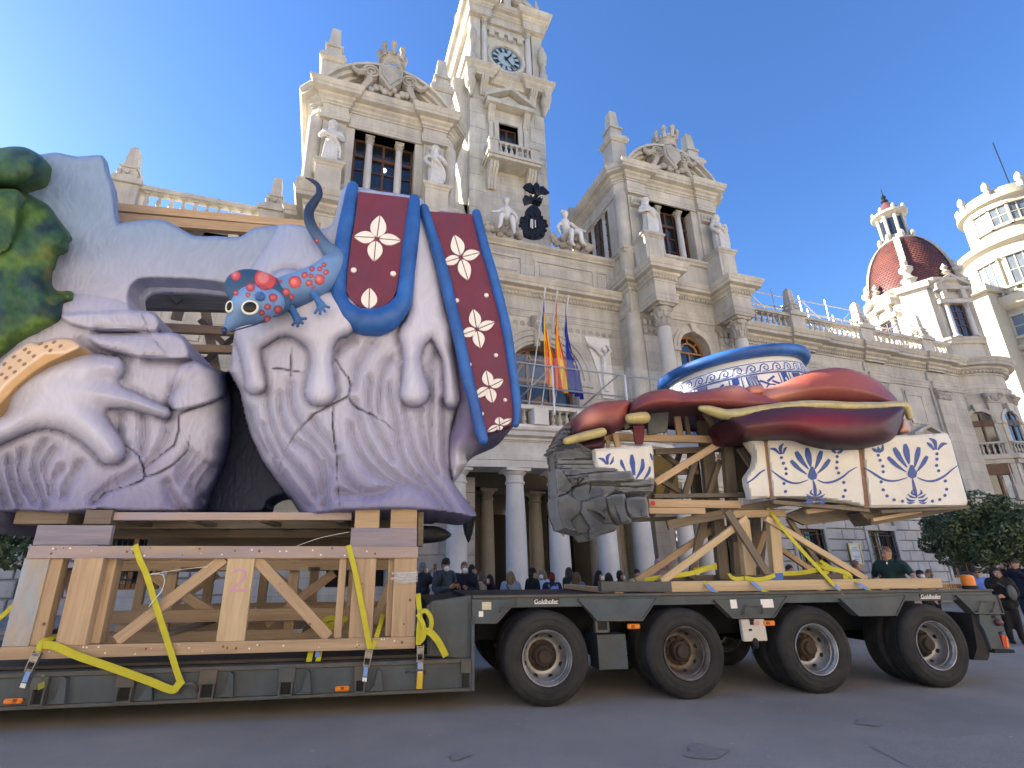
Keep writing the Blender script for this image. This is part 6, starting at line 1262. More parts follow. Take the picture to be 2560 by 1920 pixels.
valR = [R4(q) for q in ([(330, 640), (350, 800), (400, 960), (450, 1070)], [(430, 640), (440, 800), (480, 900), (520, 950)], [(510, 560), (520, 720), (570, 830), (600, 870)], [(300, 880), (340, 1010), (400, 1120)], [(680, 830), (740, 930), (810, 1000), (850, 1050)], [(540, 990), (640, 1050), (720, 1140), (750, 1250), (750, 1400)], [(480, 1110), (560, 1210), (650, 1320), (700, 1420)], [(450, 1250), (530, 1380), (640, 1500)], [(600, 900), (700, 1000), (780, 1100), (830, 1200)],
        [(980, 870), (1000, 1000), (1060, 1120), (1150, 1230), (1290, 1310), (1340, 1340)], [(890, 1130), (930, 1250), (1000, 1350), (1080, 1410)], [(1000, 700), (1040, 850), (1100, 1000), (1180, 1130), (1290, 1250), (1390, 1310)], [(990, 560), (1030, 400), (1080, 300), (1140, 240)], [(1120, 520), (1110, 680), (1150, 850), (1230, 1000), (1290, 1130)], [(1190, 770), (1195, 600), (1230, 430), (1290, 360)], [(1270, 560), (1290, 700), (1320, 850), (1340, 1000), (1370, 1130), (1450, 1250), (1540, 1320)],
        [(1390, 760), (1420, 930), (1460, 1080), (1530, 1210), (1640, 1340), (1720, 1450), (1760, 1520)], [(1510, 760), (1530, 930), (1570, 1080), (1640, 1230)], [(1600, 1150), (1590, 900), (1580, 500), (1620, 330)], [(1680, 700), (1690, 900), (1690, 1100), (1720, 1230), (1830, 1400), (1900, 1520)], [(880, 1390), (1080, 1400), (1200, 1390), (1330, 1330), (1400, 1310)], [(1420, 1310), (1560, 1370), (1650, 1450), (1680, 1510)], [(380, 1130), (420, 1240), (520, 1400), (620, 1530)], [(200, 760), (240, 900), (330, 1080)], [(870, 300), (930, 240), (1000, 220)], [(770, 1480), (790, 1300), (760, 1150)])]
valL = [R3(q) for q in ([(1240, 850), (1240, 1000), (1220, 1150)], [(1460, 860), (1440, 1000), (1380, 1120), (1250, 1270)], [(1040, 820), (1030, 950)], [(1210, 1300), (1050, 1380), (900, 1480), (820, 1560)], [(400, 1040), (330, 1150), (300, 1250), (330, 1400), (400, 1600)], [(480, 1110), (400, 1230), (390, 1330), (450, 1480)], [(540, 1280), (460, 1380), (430, 1500)], [(200, 1130), (170, 1300), (230, 1450), (300, 1560)], [(80, 1200), (110, 1400), (180, 1600)], [(1640, 1150), (1570, 1300), (1560, 1380)], [(1700, 1200), (1610, 1310), (1590, 1360)], [(1760, 1250), (1650, 1400), (1660, 1480)], [(1820, 1280), (1710, 1450), (1740, 1560)], [(1450, 1420), (1480, 1530), (1560, 1640)], [(700, 1240), (620, 1350), (560, 1500)], [(1540, 560), (1480, 660), (1460, 760)], [(-40, 1260), (0, 1420), (60, 1600)], [(860, 100), (1000, 120), (1390, 100)], [(700, 190), (800, 260), (1050, 300), (1120, 330)], [(1280, 345), (1450, 350), (1640, 350)])]
crk = [R4(q) for q in ([(855, 365), (900, 440), (950, 500), (970, 570), (955, 650), (870, 690), (790, 730), (700, 780), (640, 840), (560, 920), (500, 1010), (460, 1090), (430, 1190), (420, 1270)], [(955, 650), (985, 710), (1050, 750), (1130, 790), (1220, 840), (1310, 910)], [(840, 720), (835, 850), (840, 930), (865, 1100), (870, 1300), (890, 1500)], [(370, 430), (510, 450), (630, 465)], [(520, 280), (515, 450), (505, 560)])]+\
      [R3(q) for q in ([(1540, 820), (1640, 770), (1780, 730), (1900, 690)], [(1545, 820), (1545, 950), (1510, 1080), (1400, 1160), (1300, 1240), (1250, 1290)], [(1080, 1080), (1200, 1170), (1235, 1270), (1250, 1340), (1240, 1380), (1150, 1420), (1000, 1460), (900, 1500), (800, 1590)], [(1250, 1360), (1380, 1320), (1500, 1250), (1620, 1130), (1640, 1000)])]
blk = [R3(q) for q in ([(540, -10), (600, -60), (1150, -85), (1290, -85), (1375, -30), (1400, 60), (1380, 104), (900, 100), (640, 50)], [(760, 130), (1100, 110), (1400, 100), (1560, 125), (1640, 250), (1645, 335), (1400, 345), (1100, 310), (860, 240)], [(1550, 390), (1700, 350), (1840, 410), (1925, 440), (1960, 600), (1890, 690), (1560, 785), (1450, 730), (1500, 560)])]
MPX = .0050
S1C = {}
def s1v(x, y, sd):
    xl, xr = ip(y, TLx), ip(y, TRx); q = np.clip((x-(xl+xr)/2)/((xr-xl)/2+1), -1, 1); tr = -.62+.62*np.sqrt(np.clip(1-q**2, 0, 1))**.8
    inT = (x > xl) & (x < xr) & (y > 470); tr = np.where(inT, tr, -9)
    lr = ip(y, LRx); ql = np.clip((x-180)/(lr-180), -1, 1); lm = np.where((y > 640) & (x < lr), -.45*sst(790, 660, y)+-.85+.62*np.sqrt(np.clip(1-np.maximum(ql, 0)**2, 0, 1))**.9, -9)
    pan = np.where(y < 935-(x < 575)*40, -.40+.03*(fbm(x, y, 90)-.5)*2-.10*(1-dome_(sd, 14)), -9)
    pan = np.where((x > 575) & (y > 700), -9, pan)
    cav = -1.25+0*x
    v = np.maximum.reduce([tr, lm, pan, cav]); which = np.argmax(np.stack([tr, lm, pan, cav]), 0)
    dr = np.zeros(x.shape); edge = np.zeros(x.shape); cen = np.zeros(x.shape)
    for grp_, zone, kk, wd_, hh in ((dripsR, x > 560, 9., 34., .21), (dripsL, x < 470, 20., 52., .25)):
        acc = np.zeros(x.shape)
        for d in grp_:
            dist, par = dline(x, y, d); rr_ = np.interp(par, range(len(d)), [p[2] for p in d]); acc += np.exp(-np.clip((dist-rr_)/kk, -30, 30))
        S_ = np.where(zone, kk*np.log(acc+1e-12), -99)        # depth inside the blended drips, picture px
        dr = np.maximum(dr, hh*dome_(S_, wd_)); edge = np.maximum(edge, np.where(S_ <= 0, np.exp(-(S_/11)**2), np.exp(-(S_/4)**2)*.9)); cen = np.maximum(cen, np.clip(S_/wd_, 0, 1))
    D = np.full(x.shape, 1e9)
    for l in valR+valL: D = np.minimum(D, dline(x, y, smooth_curve(l, 3))[0])
    K = np.full(x.shape, 1e9)
    wob = 2.2*(vnoise(x, y, 9)-.5)
    for l in crk: d_, p_ = dline(x+wob, y-wob, l); K = np.minimum(K, d_+1.6*np.abs(p_/(len(l)-1)-.35)*2*(.5+vnoise(x, y, 15)))
    fold = np.where(which < 2, 1., 0)*np.clip(1-dr/.05, 0, 1)
    v = v+dr-.05*edge*(which < 3)*(dr < .03)
    v = v+fold*(.085*(1-np.exp(-(D/15)**2))-.05+.007*np.sin(D*.95+3*vnoise(x, y, 25))*np.exp(-D/40))
    fine = (vnoise(x*.5+y*.12+25*vnoise(x, y, 60), y*.16, 3.2)-.5)*.016
    v = v+np.where(which < 2, fine, fine*.7)*np.where(dr > .02, .15, 1)
    v = v-.05*np.exp(-(K/2.3)**2)
    for b in blk:
        s_, _, _ = sdist(x, y, [smooth_curve(b, 3, True)]); v = v+np.where(s_ > 0, .16*dome_(s_, 10), 0)
    v = v-.07*(1-dome_(sd, 9))
    S1C['a'] = (which, dr, edge, cen, D, K, tr, fine); return v
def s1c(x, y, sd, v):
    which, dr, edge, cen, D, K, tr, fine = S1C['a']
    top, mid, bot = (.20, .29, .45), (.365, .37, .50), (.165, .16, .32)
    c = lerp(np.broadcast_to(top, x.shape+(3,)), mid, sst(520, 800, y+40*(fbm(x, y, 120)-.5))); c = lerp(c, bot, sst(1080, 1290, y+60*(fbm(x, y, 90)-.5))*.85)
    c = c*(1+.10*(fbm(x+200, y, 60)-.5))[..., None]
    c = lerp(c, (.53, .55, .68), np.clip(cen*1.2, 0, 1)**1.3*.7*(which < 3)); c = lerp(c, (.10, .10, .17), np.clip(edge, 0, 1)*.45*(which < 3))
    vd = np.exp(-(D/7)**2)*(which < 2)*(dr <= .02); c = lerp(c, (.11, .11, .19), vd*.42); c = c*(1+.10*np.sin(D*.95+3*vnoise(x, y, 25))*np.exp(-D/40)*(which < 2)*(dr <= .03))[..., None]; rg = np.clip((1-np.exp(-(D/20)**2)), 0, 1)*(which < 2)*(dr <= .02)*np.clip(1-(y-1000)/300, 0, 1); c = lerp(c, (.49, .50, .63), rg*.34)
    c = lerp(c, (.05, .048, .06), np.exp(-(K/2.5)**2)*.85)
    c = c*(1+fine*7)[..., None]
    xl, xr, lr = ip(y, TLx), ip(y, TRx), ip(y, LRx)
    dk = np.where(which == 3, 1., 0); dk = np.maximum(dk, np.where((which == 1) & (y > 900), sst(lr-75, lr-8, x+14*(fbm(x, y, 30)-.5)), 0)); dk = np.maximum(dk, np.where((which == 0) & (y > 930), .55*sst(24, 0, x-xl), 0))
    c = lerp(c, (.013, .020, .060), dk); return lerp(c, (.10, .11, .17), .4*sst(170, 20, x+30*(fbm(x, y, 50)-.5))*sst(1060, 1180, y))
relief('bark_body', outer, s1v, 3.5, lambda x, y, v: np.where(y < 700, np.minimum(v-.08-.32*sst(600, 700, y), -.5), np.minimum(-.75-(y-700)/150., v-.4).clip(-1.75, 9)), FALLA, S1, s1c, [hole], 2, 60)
# green rocks at the left
def gv(base, B, w):
    def f(x, y, sd): return base+B*dome_(sd, w)+.12*(fbm(x, y, 80)-.5)*2+.03*(fbm(x+90, y, 20)-.5)
    return f
def gc(x, y, sd, v):
    n = fbm(x+11, y+5, 70); c = lerp(np.broadcast_to((.026, .075, .034), x.shape+(3,)), (.010, .024, .042), sst(.50, .72, n)*.8); c = lerp(c, (.09, .17, .024), sst(.50, .74, fbm(x+400, y*1.2, 70))*.75); c = lerp(c, (.34, .26, .03), sst(.60, .74, fbm(x+900, y, 30))*.55*sst(90, 150, x))
    c = c*(.55+.9*fbm(x, y, 11))[..., None]; return lerp(c, (.10, .15, .07), (1-np.clip(sd/8, 0, 1))*.6)
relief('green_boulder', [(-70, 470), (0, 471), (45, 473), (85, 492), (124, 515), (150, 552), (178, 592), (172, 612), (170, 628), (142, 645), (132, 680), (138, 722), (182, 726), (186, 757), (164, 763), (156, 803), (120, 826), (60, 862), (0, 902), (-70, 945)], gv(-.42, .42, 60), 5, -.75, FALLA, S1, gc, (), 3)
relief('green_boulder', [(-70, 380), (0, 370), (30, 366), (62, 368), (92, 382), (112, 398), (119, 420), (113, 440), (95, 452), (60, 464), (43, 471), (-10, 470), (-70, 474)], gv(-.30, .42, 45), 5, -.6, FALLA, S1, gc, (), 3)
relief('green_boulder', [(-70, 476), (0, 472), (42, 474), (50, 490), (52, 520), (46, 570), (20, 630), (-30, 640), (-70, 640)], gv(-.02, .10, 20), 5, -.5, FALLA, S1, gc, (), 3)
# sticking plaster with its holes
bd = R3([(500, 153), (640, 168), (698, 222), (680, 262), (530, 335), (380, 412), (200, 545), (60, 690), (0, 760), (-90, 830), (-110, 700), (0, 400), (80, 300), (240, 193), (330, 196)])
ridge = R3([(690, 225), (560, 280), (380, 285), (200, 420), (40, 560), (-40, 660)])
def bv(x, y, sd): return .03+.09*dome_(sd, 10)
def bc(x, y, sd, v):
    d, p = dline(x, y, ridge); P = np.array(ridge); below = y > np.interp(x, P[::-1, 0], P[::-1, 1])
    c = np.where(below[..., None], (.50, .31, .145), (.56, .42, .30)); c = c*(1+.12*(fbm(x, y, 20)-.5))[..., None]; return lerp(c, (.72, .62, .50), np.exp(-(d/3)**2)*.8)
pl = relief('plaster_strip', bd, bv, 3.5, -.5, SMOOTHP, S1, bc, (), 3)
for (x, y) in R3([(215, 255), (250, 280), (292, 312), (120, 318), (168, 350), (210, 382), (37, 380), (85, 413), (127, 448), (12, 470), (53, 500), (345, 203), (398, 230), (465, 192), (522, 226), (435, 263)]):
    m = MB(); p = tp(x, y, .12); s = scl(x, y, .12); m.lathe([(.001, .004), (4.4*s, .004), (5.6*s, -.004)], 12, p, ax=(TU*.9+np.array([0, 0, .25]), (0, 0, 1), TN)); m.part('plaster_hole', mat('hole_brown', (.25, .16, .10), .7), pl)
# side body seen behind the right band
def rv(x, y, sd): return -.55+.35*dome_(sd, 40)
def rc(x, y, sd, v): return lerp(np.broadcast_to((.16, .14, .26), x.shape+(3,)), (.46, .46, .56), sst(1090, 1160, y)*(x < 1190))*(1+.2*(fbm(x, y, 40)-.5))[..., None]
relief('side_body', [(1074, 545), (1178, 552), (1226, 690), (1268, 840), (1290, 1000), (1288, 1062), (1216, 1098), (1188, 1122), (1165, 1136), (1168, 1160), (1150, 1178), (1140, 1200), (1128, 1190), (1120, 1100), (1140, 1000), (1110, 750)], rv, 6, -1.7, SMOOTHP, S1, rc, (), 3)
# bands: padded blue edge, maroon field, white petals
BLUE = mat('band_blue', (.022, .115, .40), .45, var=.22, vs=3.5, bump=.10, bs=25, tint=(.014, .07, .27), spec=.4)
MAR = mat('band_maroon', (.135, .022, .050), .6, var=.12, vs=4, tint=(.11, .028, .065), bump=.08, bs=40)
PETW = mat('petal_white', (.68, .67, .66), .6, var=.06, vs=12, bump=.08, bs=60)
def rope(path, v, m_, parent, name, dep=1.0, n=18):
    """padded roll: (px, py, half width in px)"""
    C = smooth_curve(path, 6); P = [tp(c[0], c[1], v) for c in C]; m = MB(); R = [c[2]*scl(c[0], c[1], v)*(1+.02*math.sin(i*.9)) for i, c in enumerate(C)]; m.tube(P, R, n)
    m.ell(P[0], (R[0],)*3, 12, 8); m.ell(P[-1], (R[-1],)*3, 12, 8); return m.part(name, m_, parent, 80)
def flatpoly(pts, v, th, m_, parent, name, bev=0):
    m = MB(); m.prism([uzp(x, y, v) for x, y in pts], v-th, v, tfr); return m.part(name, m_, parent, bev=bev)
def petal(c, t, w, v, parent, start=.06):
    c = np.array(c, float); t = np.array(t, float); d = t-c; L = np.linalg.norm(d); d /= L; nn = np.array([-d[1], d[0]]); m = MB(); S = np.linspace(start, 1, 13)
    prof = [w*(math.sin(math.pi*min(1, (s-start)/(1-start))**.85)**.75) for s in S]
    for e in (-1, 1):
        P = [c+d*L*s+nn*e*1.3 for s in S]+[c+d*L*s+nn*e*max(1.4, pf) for s, pf in zip(S[::-1], prof[::-1])]
        m.prism([uzp(q[0], q[1], v) for q in P], v-.02, v+.010, tfr)
    return m.part('petal', PETW, parent)
def bdot(c, r, v, parent):
    m = MB(); p = tp(c[0], c[1], v); s = scl(c[0], c[1], v); m.lathe([(.001, .014), (r*s*.8, .012), (r*s, .0), (r*s, -.02)], 18, p, ax=(TU, (0, 0, 1), TN)); m.part('white_dot', PETW, parent)
v1 = .16
B1o = [(868, 462), (854, 508), (840, 572), (833, 632), (827, 713), (829, 755), (840, 787), (857, 808), (893, 829), (928, 840), (963, 834), (995, 815), (1020, 783), (1030, 755), (1034, 716), (1041, 632), (1048, 561), (1050, 498)]
B1i = [(896, 476), (889, 543), (877, 614), (868, 684), (866, 727), (875, 748), (900, 767), (928, 773), (956, 767), (981, 748), (991, 727), (1002, 649), (1012, 579), (1020, 526), (1021, 494)]
flatpoly([(896, 479), (1022, 494)]+B1i[::-1][1:-1], v1-.03, .25, MAR, S1, 'band_field')
rope([(882, 468, 14), (871, 528, 17), (859, 595, 19), (851, 660, 19), (847, 716, 19), (852, 758, 22), (874, 787, 28), (903, 802, 33), (930, 806, 35), (958, 801, 34), (985, 783, 29), (1006, 756, 23), (1014, 718, 20), (1022, 640, 20), (1031, 568, 19), (1036, 500, 14)], v1-.06, BLUE, S1, 'blue_edge')
for c, t, w in (((942, 597), (950, 540), 20), ((940, 595), (886, 592), 15), ((945, 597), (1001, 602), 14), ((940, 600), (935, 653), 19), ((922, 775), (924, 721), 20)): petal(c, t, w, v1-.02, S1)
for c, r in (((884, 675), 7.5), ((983, 684), 7.5)): bdot(c, r, v1-.02, S1)
v2 = .02
flatpoly([(1070, 528), (1188, 536), (1207, 620), (1229, 700), (1248, 770), (1262, 836), (1272, 911), (1284, 987), (1288, 1040), (1280, 1062), (1248, 1072), (1215, 1085), (1204, 1060), (1180, 960), (1156, 850), (1136, 760), (1114, 670), (1090, 590)], v2-.03, .22, MAR, S1, 'band_field')
rope([(1060, 522, 12), (1081, 590, 13), (1104, 667, 15), (1126, 757, 15), (1147, 845, 15), (1170, 950, 15), (1186, 1010, 14), (1200, 1070, 14), (1209, 1100, 12)], v2-.02, BLUE, S1, 'blue_edge')
rope([(1191, 534, 11), (1213, 622, 12), (1236, 700, 12), (1254, 768, 12), (1269, 838, 12), (1280, 912, 11), (1290, 988, 11), (1293, 1040, 10), (1289, 1060, 9)], v2-.02, BLUE, S1, 'blue_edge')
for c, tips, w in (((1152, 644), ((1136, 589), (1199, 632), (1108, 658), (1170, 700)), (17, 13, 12, 16)), ((1192, 824), ((1183, 774), (1236, 806), (1153, 838), (1201, 870)), (15, 12, 12, 15)), ((1223, 968), ((1215, 927), (1258, 950), (1187, 993), (1231, 1007)), (14, 11, 11, 14)), ((1249, 1063), ((1247, 1043), (1279, 1048), (1218, 1079), (1249, 1076)), (11, 7, 7, 8))):
    for t, ww in zip(tips, w): petal(c, t, ww, v2-.02, S1, .10)
for c, r in (((1216, 738), 6), ((1142, 751), 6), ((1240, 888), 5.5), ((1174, 911), 5.5), ((1263, 1000), 5), ((1205, 1034), 5)): bdot(c, r, v2-.02, S1)
# timber props visible through the sculpture
def mem1(*a, **k): return member(*a, par=S1, name='inner_timber', **k)
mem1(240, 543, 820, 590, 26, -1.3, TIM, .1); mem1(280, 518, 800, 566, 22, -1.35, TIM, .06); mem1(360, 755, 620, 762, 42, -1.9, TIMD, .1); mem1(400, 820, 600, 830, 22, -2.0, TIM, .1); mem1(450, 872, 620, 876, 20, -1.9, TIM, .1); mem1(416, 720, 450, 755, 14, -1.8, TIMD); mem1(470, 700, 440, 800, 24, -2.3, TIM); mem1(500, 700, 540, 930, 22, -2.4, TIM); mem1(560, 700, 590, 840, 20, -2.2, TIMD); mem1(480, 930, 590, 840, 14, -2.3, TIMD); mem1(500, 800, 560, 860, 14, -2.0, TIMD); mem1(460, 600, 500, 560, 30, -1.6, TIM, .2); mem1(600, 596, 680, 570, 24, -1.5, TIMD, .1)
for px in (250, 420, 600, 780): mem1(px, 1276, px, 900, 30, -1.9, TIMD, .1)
m = MB(); m.tbox(-5.6, -1.2, -2.6, -1.76, 2.3, 2.36); m.part('base_board', TIMD, S1)
relief('rear_rock', [(1046, 1318), (1070, 1314), (1100, 1318), (1128, 1334), (1120, 1346), (1090, 1352), (1050, 1352)], lambda x, y, sd: -1.6+.2*dome_(sd, 15), 4, -2.2, mat('rear_rock', (.05, .055, .065), .7, var=.4, vs=6), S1, None, (), 3)

# ---- spotted creature
RM2 = lambda p: reg(p, 540, 420, 2.836)
CRE = thing('spotted_creature', 'blue long-snouted creature figure with red spots and a tall curled tail on the bark sculpture', 'figure', tuple(tp(700, 760, .1)))
sp = [(RM2([(a, b)])[0], r/2.836) for a, b, r in ((245, 845, 30), (350, 785, 78), (140, 760, 35), (405, 920, 28), (365, 985, 20), (440, 1005, 27), (325, 1028, 17), (140, 885, 16), (228, 900, 14), (365, 1075, 25), (560, 810, 42), (660, 815, 22), (630, 760, 20), (675, 765, 14), (735, 790, 35), (735, 715, 16), (780, 740, 18), (765, 685, 14), (680, 715, 16), (497, 880, 24), (535, 915, 16), (455, 805, 10), (715, 515, 14), (690, 845, 10))]
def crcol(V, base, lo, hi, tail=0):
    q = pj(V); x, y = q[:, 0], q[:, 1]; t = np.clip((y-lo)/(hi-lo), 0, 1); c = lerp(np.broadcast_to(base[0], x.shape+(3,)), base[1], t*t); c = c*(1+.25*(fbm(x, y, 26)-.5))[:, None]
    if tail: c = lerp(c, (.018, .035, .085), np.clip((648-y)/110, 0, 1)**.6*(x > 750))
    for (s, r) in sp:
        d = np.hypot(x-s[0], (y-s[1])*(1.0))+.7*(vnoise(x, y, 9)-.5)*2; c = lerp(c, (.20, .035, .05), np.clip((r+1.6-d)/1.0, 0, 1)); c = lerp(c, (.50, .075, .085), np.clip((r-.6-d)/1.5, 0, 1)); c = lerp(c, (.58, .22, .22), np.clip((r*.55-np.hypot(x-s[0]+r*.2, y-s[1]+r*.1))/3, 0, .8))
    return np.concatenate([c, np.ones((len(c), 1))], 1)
def ctube(path, v, n=40, k=10, flat=1):
    C = smooth_curve([p if len(p) == 4 else (*p, v) for p in path], k); P = [tp(c[0], c[1], c[3]) for c in C]; R = [c[2]*scl(c[0], c[1], c[3]) for c in C]; m = MB(); m.tube(P, R, n); m.ell(P[0], (R[0],)*3, 60, 40); m.ell(P[-1], (R[-1],)*3, 10, 8); return m
LB, DB = ((.16, .29, .55), (.030, .085, .22)), ((.085, .17, .36), (.02, .05, .13))
m = ctube([(690, 742, 40, .22), (730, 730, 43, .2), (770, 715, 42, .18), (805, 694, 38, .15), (832, 662, 29, .12), (840, 640, 22, .12), (822, 624, 17, .13), (801, 600, 15, .14), (783, 573, 13.5, .15), (773, 548, 13, .15), (774, 524, 11.5, .15), (787, 503, 10, .15), (798, 486, 8.5, .15), (795, 465, 6.5, .15), (781, 452, 4.5, .15), (764, 445, 1.5, .15)], .2, 88, 26)
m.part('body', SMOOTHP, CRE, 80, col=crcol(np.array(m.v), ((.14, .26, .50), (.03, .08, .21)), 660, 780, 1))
m = MB(); hc = tp(646, 728, .30); s = scl(646, 728, .3); cx_, sx_ = math.cos(rad(-24)), math.sin(rad(-24)); A = TU*cx_+np.array([0, 0, 1])*sx_; Bv = -TU*sx_+np.array([0, 0, 1])*cx_
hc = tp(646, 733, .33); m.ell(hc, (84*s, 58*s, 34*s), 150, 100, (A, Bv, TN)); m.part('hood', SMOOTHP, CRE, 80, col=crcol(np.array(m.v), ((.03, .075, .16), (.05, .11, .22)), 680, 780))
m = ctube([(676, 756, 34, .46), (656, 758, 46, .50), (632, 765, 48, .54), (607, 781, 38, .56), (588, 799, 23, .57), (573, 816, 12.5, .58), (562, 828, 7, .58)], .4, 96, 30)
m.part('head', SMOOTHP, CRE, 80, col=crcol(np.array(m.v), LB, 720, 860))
EYEW = mat('eye_white', (.62, .66, .60), .35); EYED = mat('eye_dark', (.018, .016, .015), .35, spec=.25)
for (x, y), rx, ry, v in (((625, 769), 18, 17.5, .80), ((574, 767), 7, 14, .70)):
    p = tp(x, y, v); s = scl(x, y, v); m = MB(); n = 30; P = [p+TU*rx*s*math.cos(a)+np.array([0, 0, 1])*ry*s*math.sin(a) for a in np.linspace(0, 2*math.pi, n)]; m.tube(P, 3.2*s, 8); e = m.part('eye_ring', EYEW, CRE, 80)
    m = MB(); m.ell(p-TN*.012, (rx*s, ry*s, .05), 20, 12, (TU, np.array([0, 0, 1]), TN)); m.part('eyeball', EYED, CRE, 80)
p = tp(650, 741, .76); s = scl(650, 741, .76); m = MB(); m.ell(p, (13*s, 12*s, .05), 18, 10, (TU, np.array([0, 0, 1]), TN)); m.ell(p+TN*.03, (8*s, 7.5*s, .04), 14, 9, (TU, np.array([0, 0, 1]), TN)); m.part('brow_knob', mat('knob_blue', (.05, .13, .38), .4), CRE, 80)
m = MB(); p = tp(561, 827, .60); m.ell(p, (.035, .045, .045), 14, 9); m.part('nose', mat('nose_dark', (.02, .03, .09), .3), CRE, 80)
m = MB(); m.tube([tp(x, y, v) for x, y, v in smooth_curve([(578, 829, .62), (590, 825, .66), (612, 819, .72), (640, 811, .76), (662, 800, .74)], 5)], .008, 6); m.part('mouth', mat('mouth_line', (.012, .015, .02), .6), CRE, True)
for path, toes in (([(728, 772, 10, .26), (736, 785, 9, .3), (744, 800, 11, .34)], ((732, 812), (744, 815), (756, 808), (764, 796))), ([(785, 735, 10, .3), (793, 748, 8, .33), (802, 762, 11, .34)], ((788, 782), (800, 784), (812, 778), (822, 768)))):
    m = ctube(path, .3, 16, 6); x0, y0 = path[-1][:2]
    for tx, ty in toes: m.tube([tp(x0, y0, .34), tp((x0+tx)/2, (y0+ty)/2-1, .36), tp(tx, ty, .35)], [7*s, 4.6*s, 3.4*s], 8); m.ell(tp(tx, ty, .35), (4.2*s,)*3, 8, 6)
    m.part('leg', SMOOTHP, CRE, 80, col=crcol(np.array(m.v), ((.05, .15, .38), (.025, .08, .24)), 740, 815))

# ================================================================== SECOND SCULPTURE: pot, cushion, tiles, rocks
S2 = thing('pot_sculpture', 'carnival sculpture with blue-rimmed pot, red cushions, painted tiles and grey rocks on timber', 'sculpture', tuple(tl(2.8, -1.2, 1.3)))
R1 = lambda p: reg(p, 1360, 840, 3.19)
R2 = lambda p: reg(p, 1840, 860, 3.607)
R5 = lambda p: reg(p, 1480, 1240, 2.633)
TILEW = mat('tile_white', (.60, .60, .585), .45, var=.06, vs=4, bump=.12, bs=18, tint=(.55, .53, .49)); TBLUE = mat('tile_blue', (.018, .060, .27), .5, var=.18, vs=14); GROUT = mat('grout_brown', (.22, .13, .085), .8, var=.3, vs=14, bump=.3)
vt = -.10
def tile(poly, nm='tile'): return relief(nm, poly, lambda x, y, sd: vt-.035*(1-dome_(sd, 5)), 5, vt-.12, TILEW, S2, None, (), 0, 40)
ta = tile([(1853, 1090), (1909, 1092), (1926, 1243), (1920, 1244), (1876, 1248), (1872, 1231), (1866, 1212), (1865, 1193), (1875, 1178), (1884, 1165), (1888, 1148), (1888, 1132), (1884, 1118), (1874, 1105)])
tb = tile([(1915, 1090), (2143, 1090), (2163, 1267), (2117, 1256), (2034, 1245), (1932, 1243)])
tc = tile([(2152, 1090), (2280, 1088), (2366, 1082), (2376, 1098), (2396, 1170), (2418, 1250), (2418, 1262), (2405, 1266), (2300, 1268), (2173, 1269)])
td = tile(R1([(400, 902), (500, 893), (700, 880), (856, 869), (864, 890), (880, 1140), (800, 1150), (720, 1152), (560, 1080), (410, 1048)]))
flatpoly([(1905, 1092), (1918, 1092), (1936, 1246), (1924, 1246)], vt-.03, .07, GROUT, S2, 'grout_line'); flatpoly([(2138, 1092), (2156, 1092), (2176, 1270), (2160, 1269)], vt-.03, .07, GROUT, S2, 'grout_line')
flatpoly([(1856, 1100), (2350, 1090), (2400, 1262), (2160, 1264), (1930, 1240), (1885, 1240), (1890, 1150)], vt-.10, .04, mat('plaster_back', (.4, .36, .3), .8), S2, 'tile_backing')
def brush(m, pts, w, v=vt+.004):
    """painted stroke with pointed ends: (px, py), widths in px"""
    C = smooth_curve(pts, 4); n = len(C); L, Rr = [], []
    for i in range(n):
        t = C[min(i+1, n-1)]-C[max(i-1, 0)]; t = t/(np.linalg.norm(t)+1e-9); nn = np.array([-t[1], t[0]]); s = i/(n-1); ww = np.interp(s, np.linspace(0, 1, len(w)), w)/2
        L.append(C[i]+nn*ww); Rr.append(C[i]-nn*ww)
    V = [tp(q[0], q[1], v) for q in L+Rr]; m.add(V, [(i, i+1, n+i+1, n+i) for i in range(n-1)])
def spot(m, x, y, r, v=vt+.004):
    m.add([tp(x+r*math.cos(a), y+r*.95*math.sin(a), v) for a in np.linspace(0, 2*math.pi, 13)[:-1]], [tuple(range(12))])
mb_ = MB(); mc_ = MB()
def motif(m, cx, cy, tips, bases, lcur, rcur, stem, dots, tul):
    for t, b, w in zip(tips, bases, ((7, 17, 13, 2), (9, 15, 9, 2), (8, 12, 7, 2), (8, 14, 9, 2), (8, 12, 7, 2))): 
        t = np.array(t); b = np.array(b); md = t*.55+b*.45+np.array([(b[0]-cx)*0, 3.]); brush(m, [t, md, b], w)
    m.add([tp(*p, vt+.005) for p in R2([(cx-12, cy-75), (cx+12, cy-75), (cx+48, cy), (cx+40, cy+35), (cx+5, cy+50), (cx-32, cy+30), (cx-38, cy)])], [tuple(range(7))])
    brush(m, R2(lcur), (2, 6, 5, 2)); brush(m, R2(rcur), (2, 6, 5, 2)); brush(m, R2(stem), (3, 7, 9, 3))
    for d in dots: spot(m, *R2([d])[0], 4.3)
    for q in tul: brush(m, R2(q[0]), q[1])
    sx, sy = stem[-1]
    for e in (-1, 1):
        brush(m, R2([(sx-8*e, sy-20), (sx-45*e, sy-45), (sx-32*e, sy-75)][::1]), (2, 6, 1)); brush(m, R2([(sx-8*e, sy), (sx-50*e, sy-10), (sx-85*e, sy-35)]), (2, 6, 1)); brush(m, R2([(sx-14*e, sy+22), (sx-60*e, sy+25), (sx-100*e, sy-5)]), (2, 7, 1)); brush(m, R2([(sx-22*e, sy+40), (sx-60*e, sy+48), (sx-92*e, sy+38)]), (2, 5, 1))
